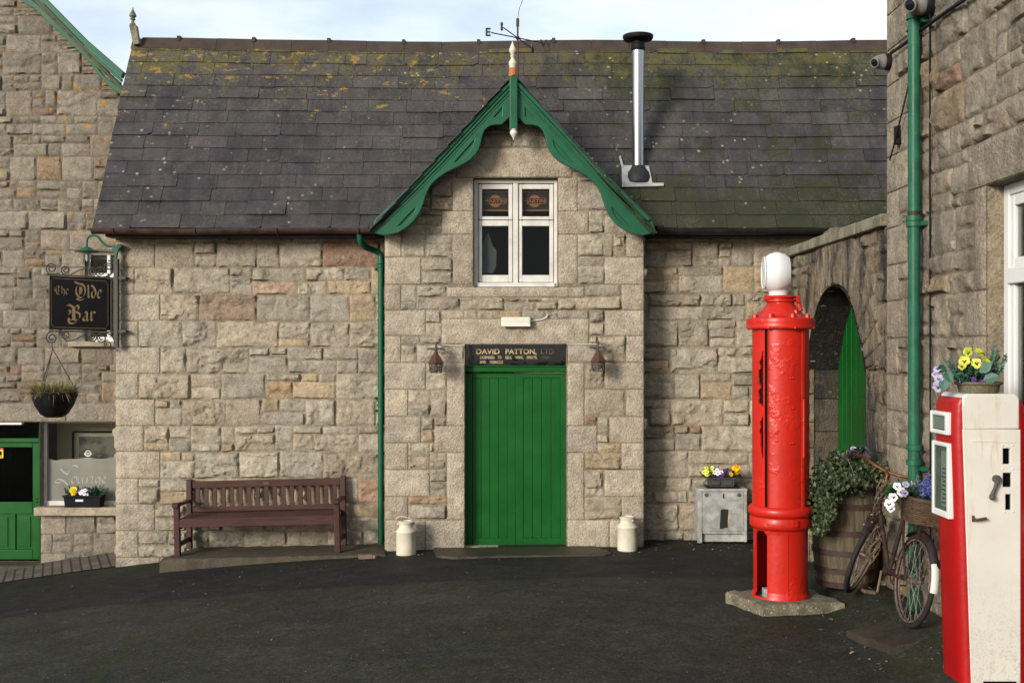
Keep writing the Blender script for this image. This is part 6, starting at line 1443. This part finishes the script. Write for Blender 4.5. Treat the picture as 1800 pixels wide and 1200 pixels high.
mb = MB(); mb.tube([(xq(1692.5)+(xq(1709)-xq(1692.5))*((ztop-zz)/(ztop-q0))+.001, QY+.004, zz) for zz in zl[:-2]], .006, 6); mb.build('trim', M['enamel'], P2)
mb = MB(); rows = []
for zz, sc in ((q0, 1), (zq(740), 1), (zq(715), .8), (zq(703), .4)): rows += [(xr-.002-px*sc, QY+py, zz) for px, py in plan]
fs = [(i*nP+k_, i*nP+k_+1, (i+1)*nP+k_+1, (i+1)*nP+k_) for i in range(3) for k_ in range(nP-1)]; mb.add(rows, fs); mb.build('back_panel', M['red_shaded'], P2, smooth=40)
mb = MB(); mb.bx(xl+.02, xr-.02, QB-.01, QB, q0, ztop-.02); mb.build('rear_panel', M['enamel'], P2)
xs_ = xq(1692.5)+(xq(1709)-xq(1692.5))*.3-.060
for za, zb2, nm in ((768.5, 724.5, 'dial_window'), (916, 779, 'gauge_window')):
    t = (ztop-zq((za+zb2)/2))/(ztop-q0); xs_ = xq(1692.5)+(xq(1709)-xq(1692.5))*t-.060
    kz = (QY+.06)/F; zA, zB = H+(CY-za)*kz+.012, H+(CY-zb2)*kz+.0
    ya, yb_ = QY+.052, QY+.305; th = .030
    mb = MB()
    for (u0_, u1_, v0_, v1_) in ((ya, ya+th, zA, zB), (yb_-th, yb_, zA, zB), (ya+th, yb_-th, zB-th*.8, zB), (ya+th, yb_-th, zA, zA+th*(.8 if nm == 'dial_window' else 1.3))): mb.bx(xs_-.018, xs_+.016, u0_, u1_, v0_, v1_)
    wq = mb.build(nm, M['white_clean'], P2, bevel=.007, seg=3)
    mb = MB(); mb.bx(xs_-.013, xs_-.011, ya+th*.8, yb_-th*.8, zA+.01, zB-.01); mb.build('glass_pane', M['glass'], wq)
    mb = MB(); mb.bx(xs_-.006, xs_+.010, ya+th*.8, yb_-th*.8, zA+.01, zB-.01)
    if nm == 'gauge_window':
        mb.mi = 1; mb.bx(xs_-.008, xs_-.0055, ya+.05, ya+.13, zA+.06, zB-.05); mb.mi = 2
        for j_ in range(9): mb.bx(xs_-.0092, xs_-.0082, ya+.06, ya+.12-.01*(j_ % 3), zA+.08+j_*.024, zA+.086+j_*.024)
    else:
        mb.mi = 1; mb.bx(xs_-.008, xs_-.0055, ya+.035, yb_-.035, zA+.03, zB-.03)
    mb.build('dial_plate', [M['galv'], M['white_clean'], M['black']], wq)

# potted flowers on that pump
PT_ = thing('flower_pot', 'squat stoneware pot standing on top of the cream and red pump', 'pot', (xq(1724), QY+.16, ztop))
k_ = (QY+.12)/F; xp = lambda p: (p-CX)*k_; zz_ = lambda p: H+(CY-p)*k_
mb = MB(); mb.lathe([(.105, ztop+.002), (.112, ztop+.03), (.116, ztop+.045), (.128, ztop+.048), (.132, ztop+.055), (.130, ztop+.062), (.112, ztop+.064), (.10, ztop+.05)], 36, (xp(1725), QY+.16, 0)); mb.build('bowl', M['pot'], PT_, smooth=35)
mb = MB(); mb.lathe([(.108, ztop+.052), (.05, ztop+.066)], 24, (xp(1725), QY+.16, 0)); mb.build('soil', M['dark'], PT_)
yF = QY+.06; kf = yF/F
def pf(px, py, dy=0): return pw(px, py, yF+dy)
sp_ = [(pf(1701, 618.5), (0, -1, .1), .029, 7, 6, None), (pf(1695, 634), (-.1, -1, .05), .029, 7, 6, None), (pf(1716.5, 638), (.1, -1, 0), .030, 7, 6, None), (pf(1691, 643, .01), (-.2, -1, -.2), .022, 7, 6, None), (pf(1722, 617, .03), (.2, -.8, .6), .024, 7, 6, None), (pf(1728, 625, .02), (.6, -.6, .3), .022, 7, 6, None)]
sp_ += [(pf(1720, 631, .03), (0, -1, .2), .014, 4, 6, None), (pf(1684, 644, .03), (0, -1, .2), .013, 4, 6, None), (pf(1728, 623, .04), (0, -1, .2), .012, 4, 6, None), (pf(1712, 667, .0), (0, -1, .2), .016, 4, 6, None), (pf(1726, 672, .0), (0, -1, .2), .016, 4, 6, None)]
sp_ += [(pf(1649, 679), (-.4, -1, -.3), .030, 5, 6, None), (pf(1650, 665), (-.5, -.8, .1), .024, 5, 4, None), (pf(1648, 648), (-.4, -.5, .7), .022, 5, 4, None), (pf(1644, 657, .03), (-.8, -.6, .2), .022, 5, 4, None)]
sprigs = []
rn = random.Random(8)
for i in range(46):
    px = rn.uniform(1672, 1752); base = pf(1700+(px-1700)*.55, rn.uniform(662, 676), rn.uniform(.03, .16)); sprigs.append((base, ((px-1708)/42, rn.uniform(-.5, .2), rn.uniform(.5, 1.2)), rn.uniform(.06, .15), .022))
for i in range(10): sprigs.append((pf(rn.uniform(1738, 1752), rn.uniform(645, 672), rn.uniform(0, .1)), (rn.uniform(.1, .5), -.1, 1), rn.uniform(.08, .15), .024))
ff = flowers('pansies', 'lemon yellow and lilac pansies with grey green sprigs in the pot on the cream pump', sp_, [(pf(1710, 662, .08), (.09, .06, .07), 80, .045, .022)], 9, (xp(1725), QY+.16, ztop+.06), PM, sprigs)
mb = MB(); rn = random.Random(4)
for p, d, L_, W_ in (((1722, 655), (.5, -.3, .55), .085, .06), ((1728, 668), (.75, -.3, .25), .085, .065), ((1660, 662), (-.2, -.3, -.9), .09, .055), ((1655, 655), (-.2, -.5, .8), .06, .05), ((1663, 650), (.2, -.4, -.8), .08, .05)): leaf(mb, pf(*p), d, (-.3, -1, .4), L_, W_, 'oval', .15, rn); mb.build('broad_leaf', M['leaf_teal'], ff); mb = MB()
for p, d, L_ in (((1718, 620), (1, -.1, -.75), .06), ((1725, 628), (1, -.1, -.55), .065), ((1730, 632), (1, -.2, -.8), .06), ((1712, 617), (1, -.1, -.05), .05)): leaf(mb, pf(*p), d, (0, -1, .6), L_, .024, 'oval', .1, rn); mb.build('lime_leaf', M['leaf_lime'], ff); mb = MB()
mb = MB(); mb.mi = 0
for a, b in (((1700, 622), (1704, 660)), ((1696, 640), (1702, 665)), ((1716, 642), (1712, 664)), ((1662, 662), (1690, 668)), ((1650, 670), (1664, 664))): mb.tube([pf(*a, .012), pf((a[0]+b[0])/2, (a[1]+b[1])/2, .03), pf(*b, .05)], .003, 5)
mb.build('stem', M['leaf'], ff)

# ---------------------------------------------------------------- barrel and ivy
BY = 9.2; BX = 2.700; gb = gz(BX, BY)+.01; kb = BY/F
BR = thing('wooden_barrel', 'weathered oak barrel with rusty hoops standing by the arch, overgrown with ivy', 'barrel', (BX, BY, gb))
hb = .80
rb = lambda t: .228+.038*math.sin(math.pi*min(1, max(0, t)))
nst = 20
mb = MB(); mb.lathe([(rb(i/16), gb+hb*i/16) for i in range(17)]+[(rb(1)-.015, gb+hb), (rb(1)-.02, gb+hb-.04)], nst*6, (BX, BY, 0), rad=lambda a: 1-.020*max(0, 1-abs(((a*nst/(2*math.pi)) % 1)-.0)*14)-.020*max(0, 1-abs(((a*nst/(2*math.pi)) % 1)-1)*14)+.006*math.sin(7*math.floor(a*nst/(2*math.pi)+1e-6))); mb.build('staves', M['barrel'], BR, smooth=30)
for t in (.02, .16, .34, .54, .80, .955):
    mb = MB(); h2 = .022; mb.lathe([(rb(t-h2/hb)+.003, gb+hb*t-h2), (rb(t-h2/hb)+.009, gb+hb*t-h2), (rb(t+h2/hb)+.009, gb+hb*t+h2), (rb(t+h2/hb)+.003, gb+hb*t+h2)], 48, (BX, BY, 0)); mb.build('hoop', M['hoop'], BR, smooth=30)
mb = MB(); mb.lathe([(.21, gb+hb-.03), (.1, gb+hb+.02)], 24, (BX, BY, 0)); mb.build('soil', M['dark'], BR)
IV = thing('ivy', 'dark green ivy spilling over the top and left side of the barrel', 'ivy', (BX, BY, gb+hb-.02)); rn = random.Random(17)
mb = MB()
def ivy_at(px, py, Y, spread, n, L_=.034):
    spread *= .88
    for i in range(int(n*1.5)):
        p = pw(px, py, Y)+Vector((rn.gauss(0, spread), rn.gauss(0, spread*.8), rn.gauss(0, spread*.8)))
        d = (rn.gauss(0, .7), rn.gauss(-.3, .5), rn.uniform(-1, .25)); leaf(mb, p, d, (rn.gauss(-.2, .5), -1, rn.uniform(.1, 1.1)), L_*rn.uniform(.55, 1.25), L_*.95, 'ivy', .22, rn)
for px, py, Y, sp2, n in ((1500, 838, 9.0, .085, 420), (1470, 830, 8.95, .07, 300), (1450, 842, 8.9, .06, 260), (1482, 815, 9.02, .055, 220), (1520, 825, 9.0, .06, 220), (1445, 868, 8.82, .055, 240), (1454, 885, 8.78, .036, 120), (1440, 900, 8.80, .04, 170), (1446, 920, 8.77, .03, 80), (1456, 905, 8.76, .028, 70), (1437, 930, 8.82, .02, 36),
                          (1472, 850, 8.80, .045, 150), (1500, 843, 8.82, .04, 100), (1535, 822, 8.98, .04, 90), (1552, 818, 8.95, .025, 40), (1548, 830, 8.9, .035, 60), (1470, 800, 9.05, .03, 60), (1495, 802, 9.05, .03, 70), (1425, 880, 8.95, .02, 24)):
    ivy_at(px, py, Y, sp2, n)
mb.build('leaves', M['ivy'], IV)
mb = MB()
for pts in ([(1530, 830), (1545, 818), (1558, 815)], [(1450, 850), (1442, 880), (1438, 932)], [(1470, 850), (1462, 885), (1458, 908)], [(1500, 830), (1490, 805), (1488, 792)]): mb.tube(pix(pts, 8.85, 4), .004, 5)
mb.build('stem', M['stem'], IV)
sp_ = [(pw(1500, 790, 8.98), (-.2, -1, .2), .026, 4, 6, 5), (pw(1497, 796, 8.98), (-.3, -1, 0), .022, 4, 6, None), (pw(1518, 788, 9.0), (.2, -1, .2), .028, 5, 6, 4), (pw(1519, 796, 8.98), (.1, -1, -.1), .025, 4, 6, None), (pw(1506, 796, 9.0), (0, -1, .1), .022, 4, 6, None)]
flowers('pansies', 'purple pansies rising from the ivy on the barrel', sp_, [(pw(1508, 800, 9.0), (.07, .05, .07), 60, .05, .03)], 22, pw(1508, 815, 9.0), PM)

# ---------------------------------------------------------------- bicycle
BK = thing('bicycle', 'old rusty bicycle without a saddle leaning against the wall beside the barrel', 'bicycle', (0, 0, 0))
WR = .315
def wheel(mb_parent, hub, steer=0.0, axis_p=None):
    R = Matrix.Rotation(steer, 3, Vector((-.375, 0, .927))); T = lambda v: R @ (Vector(v)-Vector(axis_p or hub))+Vector(axis_p or hub)
    o = Vector(hub)
    circ = lambda r, y=0.0, n=44: [T(o+Vector((r*math.cos(2*math.pi*i/n), y, r*math.sin(2*math.pi*i/n)))) for i in range(n)]
    m_ = MB(); m_.tube(circ(WR-.018), .018, 8, closed=True); wl = m_.build('wheel', M['tyre'], BK, smooth=60)
    m_ = MB(); n = 44
    for y in (-.012, .012): m_.tube(circ(WR-.040, y), .008, 6, closed=True)
    m_.build('rim', M['rim'], wl, smooth=60)
    m_ = MB()
    for i in range(32):
        a = 2*math.pi*i/32; s_ = 1 if i % 2 else -1; b = a+s_*(.9 if (i//2) % 2 else -.9)
        m_.tube([T(o+Vector((.022*math.cos(b), s_*.03, .022*math.sin(b)))), T(o+Vector(((WR-.042)*math.cos(a), 0, (WR-.042)*math.sin(a))))], .0013, 4)
    m_.build('spokes', M['spoke'], wl)
    m_ = MB(); m_.tube([T(o+Vector((0, -.045, 0))), T(o+Vector((0, .045, 0)))], .020, 10); m_.tube([T(o+Vector((0, -.06, 0))), T(o+Vector((0, .06, 0)))], .007, 6); m_.build('hub', M['rim'], wl, smooth=40)
    return T
rh = (0, 0, WR); fh = (.97, 0, WR); bb = (.44, 0, .29)
wheel(BK, rh)
ht, hbm = Vector((.765, 0, .865)), Vector((.81, 0, .70))
Tf = wheel(BK, fh, math.radians(-36), tuple(hbm))
m_ = MB(); st = Vector((.30, 0, .80))
for a, b, r in ((bb, st, .016), (hbm+Vector((.01, 0, .02)), bb, .017), (ht+Vector((.012, 0, -.03)), (.305, 0, .77), .014), (hbm, ht, .020)): m_.tube([a, b], r, 10)
for s_ in (-1, 1):
    m_.tube([(bb[0], s_*.02, bb[2]), (.1, s_*.055, WR-.005), (0, s_*.06, WR)], .010, 7); m_.tube([(.305, s_*.015, .76), (.16, s_*.05, .56), (0, s_*.06, WR)], .009, 7)
m_.tube([(bb[0], -.04, bb[2]), (bb[0], .04, bb[2])], .026, 10); m_.tube([st, st+Vector((-.012, 0, .05))], .013, 8)
m_.build('frame', M['bike'], BK, smooth=45)
m_ = MB(); m_.tube([Tf(hbm), Tf(hbm+Vector((.01, 0, -.06)))], .016, 8)
for s_ in (-1, 1): m_.tube([Tf(hbm+Vector((.008, s_*.012, -.03))), Tf(hbm+Vector((.03, s_*.05, -.09))), Tf(Vector((.90, s_*.05, .45))), Tf(Vector((fh[0], s_*.055, WR)))], .011, 8)
m_.build('fork', M['bike'], BK, smooth=45)
m_ = MB(); m_.tube([ht, ht+Vector((-.02, 0, .09)), ht+Vector((.02, 0, .11))], .013, 8)
Rs = Matrix.Rotation(math.radians(-36), 3, Vector((-.375, 0, .927))); ho = ht+Vector((.0, 0, .11))
for s_ in (-1, 1): m_.tube([ho+Rs @ Vector(p) for p in spline([(.03, 0, 0), (.04, s_*.10, .01), (.0, s_*.20, .035), (-.10, s_*.255, .02), (-.19, s_*.265, -.005)], 5)], .0115, 8)
m_.build('handlebar', M['handle'], BK, smooth=50)
m_ = MB()
for s_ in (-1, 1): m_.tube([ho+Rs @ Vector((-.12, s_*.258, .015)), ho+Rs @ Vector((-.21, s_*.266, -.012))], .017, 8); m_.build('grip', M['rubber'], BK, smooth=50) if s_ == 1 else None
def guard(o, r, a0_, a1_, T=lambda v: Vector(v), w=.028):
    m_ = MB(); n = 22; vs = []; 
    for i in range(n+1):
        a = math.radians(a0_+(a1_-a0_)*i/n)
        for y, dr in ((-w, -.016), (-w*.6, -.002), (0, .003), (w*.6, -.002), (w, -.016)): vs.append(T(Vector(o)+Vector(((r+dr)*math.cos(a), y, (r+dr)*math.sin(a)))))
    m_.add(vs, [(i*5+k, i*5+k+1, i*5+k+6, i*5+k+5) for i in range(n) for k in range(4)]); return m_
guard(rh, WR+.028, 50, 150).build('mudguard', M['bike'], BK, smooth=60)
m_ = guard(rh, WR+.030, 150, 182); m_.build('mudguard_tail', M['white'], BK, smooth=60, label='white painted tail of the rear mudguard')
guard(fh, WR+.026, 50, 150, Tf).build('mudguard', M['bike'], BK, smooth=60)
m_ = MB(); m_.tube([Vector((bb[0]+.085*math.cos(i*math.pi/12), -.045, bb[2]+.085*math.sin(i*math.pi/12))) for i in range(24)], .006, 5, closed=True)
for i in range(5): a = i*2*math.pi/5; m_.tube([(bb[0], -.045, bb[2]), (bb[0]+.085*math.cos(a), -.045, bb[2]+.085*math.sin(a))], .006, 5)
m_.tube([(bb[0]-.02, -.045, bb[2]+.083), (.02, -.045, WR+.038)], .006, 5); m_.tube([(bb[0]-.02, -.045, bb[2]-.083), (.02, -.045, WR-.038)], .006, 5)
m_.build('chainset', M['bike'], BK)
for s_, a in ((-1, 1.2), (1, 4.5)):
    m_ = MB(); e = Vector((bb[0]+.16*math.cos(a+math.pi*0), s_*.075, bb[2]+.16*math.sin(a))); m_.tube([(bb[0], s_*.055, bb[2]), e], .009, 7); m_.build('crank', M['rim'], BK); m_ = MB(); m_.box(e+Vector((0, s_*.06, 0)), (.06, .09, .022)); m_.build('pedal', M['rim'], BK, bevel=.004)
m_ = MB()
for s_ in (-1, 1): m_.tube([(-.17, s_*.055, .70), (.20, s_*.055, .70), (.29, s_*.02, .70)], .006, 6); m_.tube([(-.10, s_*.055, .70), (-.002, s_*.062, WR)], .005, 6)
for i in range(4): x = -.16+i*.10; m_.tube([(x, -.055, .70), (x, .055, .70)], .005, 6)
m_.build('luggage_rack', M['bike'], BK)
m_ = MB(); m_.lathe([(.004, 0), (.03, .004), (.034, .02)], 14, (-.365, 0, .50), Matrix.Rotation(math.radians(-90), 3, 'Y')); m_.build('rear_reflector', M['black_plastic'], BK, smooth=40)
m_ = MB(); rn = random.Random(5)
for j in range(6):
    ph = rn.uniform(0, 6); m_.tube([Vector((.77+.05*math.sin(i*.9+ph)+.004*i, .05*math.cos(i*.9+ph), .92-.075*i)) for i in range(10)], .003, 4)
for i in range(150):
    t = rn.random(); p = Vector((.77+.06*rn.gauss(0, .6)+.03*t, .06*rn.gauss(0, .6), .93-.6*t)); leaf(m_, p, rv(rn), rv(rn), .022, .016, 'oval', .4, rn)
m_.build('dry_vine', M['stem'], BK)
BK_LOC = Vector((2.665, 7.68, gz(2.67, 7.68)+.005)); BK_R = Matrix.Rotation(math.radians(92.5), 4, 'Z') @ Matrix.Rotation(math.radians(9), 4, 'X')
BK.location = BK_LOC; BK.rotation_euler = BK_R.to_euler()
def bkw(v): return BK_R @ Vector(v)+BK_LOC
# wicker basket on the rack
WK = thing('wicker_basket', 'brown wicker basket on the rear rack of the bicycle', 'basket', bkw((.02, 0, .71)))
bm_ = MB(); rn = random.Random(6)
z0b, hbk = .712, .15
def ring(t, off=0.0):
    out = []
    for i in range(40):
        a = 2*math.pi*i/40; sx = .165+.03*t; sy = .12+.025*t; c_ = math.cos(a); s_ = math.sin(a); k_ = (abs(c_)**4+abs(s_)**4)**-.25*.93
        out.append(bkw(((.0+sx*k_*c_), sy*k_*s_, z0b+hbk*t))+rv(rn)*.003+(bkw((c_, s_, 0))-bkw((0, 0, 0)))*(off*(1 if i % 2 else -1)))
    return out
for j in range(12): bm_.tube(ring(j/11, .004 if j % 2 else -.004), .0068, 5, closed=True)
for j in range(3): bm_.tube(ring(1.02+.02*j), .010, 6, closed=True)
bm_.build('weave', M['wicker'], WK, smooth=60)
m_ = MB()
for i in range(0, 40, 2): a = ring(0)[i]; b = ring(1)[i]; m_.tube([a, b], .0045, 5)
m_.build('stakes', M['wicker'], WK)
m_ = MB(); vs = ring(.02); m_.add(vs, [tuple(range(40))]); m_.build('bottom', M['wicker'], WK)
def bkf(px, py, Y): return pw(px, py, Y)
sp_ = [(bkf(1563, 885, 7.60), (-.4, -1, .0), .032, 3, 6, None), (bkf(1570, 873, 7.60), (-.2, -1, .2), .030, 3, 6, None), (bkf(1584, 864, 7.60), (0, -1, .2), .032, 3, 6, None), (bkf(1577, 854, 7.62), (0, -1, .5), .026, 3, 4, None), (bkf(1592, 851, 7.62), (.1, -1, .5), .024, 5, 4, None), (bkf(1590, 866, 7.58), (.3, -1, 0), .026, 5, 4, None), (bkf(1566, 893, 7.60), (-.3, -1, -.4), .026, 3, 6, None)]
rn = random.Random(31); spr = []
for i in range(26): spr.append((bkf(rn.uniform(1592, 1625), rn.uniform(868, 882), rn.uniform(7.75, 7.95)), (rn.gauss(0, .35), rn.gauss(-.1, .3), 1), rn.uniform(.08, .16), .018))
BF = flowers('pansies', 'white pansies and blue sprigs filling the bicycle basket', sp_, [(bkf(1580, 868, 7.74), (.075, .06, .06), 80, .05, .032), (bkf(1605, 878, 7.75), (.12, .1, .04), 110, .04, .02)], 33, bkw((.02, 0, .74)), PM, spr)
m_ = MB()
for i in range(36):
    b = bkf(rn.uniform(1618, 1648), rn.uniform(862, 880), rn.uniform(7.6, 7.85)); d = Vector((rn.gauss(.05, .3), rn.gauss(-.1, .25), 1)).normalized(); L_ = rn.uniform(.07, .15)
    for q in range(16): leaf(m_, b+d*(L_*q/16), rv(rn), rv(rn), .016, .012, 'oval', .2, rn)
m_.build('blue_spikes', M['p_blue'], BF)
m_ = MB()
for i in range(60): p = bkf(rn.uniform(1592, 1622), rn.uniform(846, 876), rn.uniform(7.75, 7.9)); leaf(m_, p, rv(rn), rv(rn), .012, .012, 'oval', .2, rn)
m_.build('pink_buds', M['p_pink'], BF)
irregular_slab('flagstone', [(2.34, 7.96), (2.93, 8.0), (2.93, 7.42), (2.48, 7.40)], lambda x, y: .205+(x-2.34)*.235, .08, M['slab'], 13, 'dark flat flagstone beneath the rear wheel of the bicycle', 'flagstone', rough=.01)

# ---------------------------------------------------------------- cameras and cables on the tall building
def cctv(loc, label, sc=1.0):
    t = thing('security_camera', label, 'camera', loc, 'security cameras on the tall stone building'); o = Vector(loc)
    Rw = Matrix.Rotation(math.radians(-90), 3, 'Y')
    m_ = MB(); m_.lathe([(.068*sc, .0), (.07*sc, .03*sc), (.062*sc, .045*sc)], 24, o, Rw); m_.build('base', M['black_plastic'], t, smooth=40)
    m_ = MB(); m_.lathe([(.062*sc, .045*sc), (.064*sc, .06*sc), (.058*sc, .085*sc), (.05*sc, .1*sc)], 24, o, Rw); m_.ball(o+Vector((-.092*sc, -.004, -.004)), .056*sc, 20, 12); m_.build('housing', M['cctv'], t, smooth=40)
    d = Vector((-.75, -.62, -.25)).normalized(); Rd = d.to_track_quat('Z', 'Y').to_matrix(); c_ = o+Vector((-.092*sc, -.004, -.004))
    m_ = MB(); m_.lathe([(.040*sc, .035*sc), (.040*sc, .066*sc), (.034*sc, .07*sc), (.03*sc, .062*sc)], 20, c_, Rd); m_.build('barrel_ring', M['cctv'], t, smooth=40)
    m_ = MB(); m_.lathe([(.033*sc, .05*sc), (.030*sc, .064*sc), (.012*sc, .068*sc)], 18, c_, Rd); m_.build('lens', M['lens'], t, smooth=40)
    return t
cctv((XT-.01, 8.90, H+(CY-109)*8.9/F), 'grey security camera on the corner of the tall stone building, seen against the slates', .95)
cctv((XT-.01, 8.02, H+(CY-8)*8.02/F), 'grey security camera beside the top of the tall green drainpipe', 1.2)
def cable(pts, r, label, x=XT-.052):
    m_ = MB(); P = []
    for px, py in pts: Y, z_ = side_px(px, py, x); P.append((x, Y, z_))
    m_.tube(spline(P, 5), r, 6); tag(m_.build('cable', M['black_plastic'], loc=P[0]), label, 'cable')
cable([(1567, 93), (1590, 77), (1611, 60), (1640, 38), (1668, 18), (1695, 0), (1725, -20)], .014, 'thick black cable rising from the corner camera across the stone to the right')
cable([(1612, 85), (1607, 110), (1596, 155), (1585, 200), (1574, 245), (1564, 282)], .006, 'thin black cable hanging slanted between the corner and the tall drainpipe')
m_ = MB(); c = pw(1578, 237, 8.7); Y_, Z__ = side_px(1579, 238, XT-.02); m_.bx(XT-.045, XT, Y_-.03, Y_+.03, Z__-.07, Z__+.07); tag(m_.build('junction_box', M['black_plastic'], loc=(XT, Y_, Z__), bevel=.006), 'small black junction box on the corner stone of the tall building', 'box')

# ---------------------------------------------------------------- loose grit and fallen leaves on the tarmac
rn = random.Random(77); mb = MB()
for i in range(750):
    Y = 4.2+9.0*rn.random()**.8; x = rn.uniform(-7, 3.0)*min(1, Y/9+.1)
    if Y > 12.0 or (x > 1.7 and Y < 6.6): continue
    s_ = rn.choice((.003, .004, .004, .005, .008))*(.6+.05*Y); k_ = rn.random(); v_ = .05+.16*k_**4; mb.tone = (v_, v_*.92, v_*.78, 1)
    mb.ball((x, Y, gz(x, Y)+s_*.25), (s_*rn.uniform(.7, 1.3), s_*rn.uniform(.7, 1.3), s_*.5), 5, 3)
g = G('grit'); M['grit'] = g.end(g.n('Attribute', attribute_name='tone').outputs['Color'], .85)
o = mb.build('grit', M['grit']); o['kind'] = 'stuff'; o['label'] = 'pale grit scattered over the dark tarmac'
mb = MB()
for i in range(240):
    r_ = rn.random()
    if r_ < .4: x, Y = rn.uniform(1.5, 2.9), rn.uniform(12.2, 12.8)
    elif r_ < .75: x, Y = rn.uniform(2.2, 2.9), rn.uniform(7.0, 9.6)
    else: x, Y = rn.uniform(-1.3, 1.4), rn.uniform(11.9, 12.45)
    L_ = rn.uniform(.012, .035); leaf(mb, (x, Y, gz(x, Y)+.006+rn.random()*.01), (rn.gauss(0, 1), rn.gauss(0, 1), rn.uniform(0, .4)), (rn.gauss(0, .3), rn.gauss(0, .3), 1), L_, L_*.6, 'oval', .4, rn)
o = mb.build('leaf_litter', M['stem']); o['kind'] = 'stuff'; o['label'] = 'dry leaf litter gathered at the wall feet'
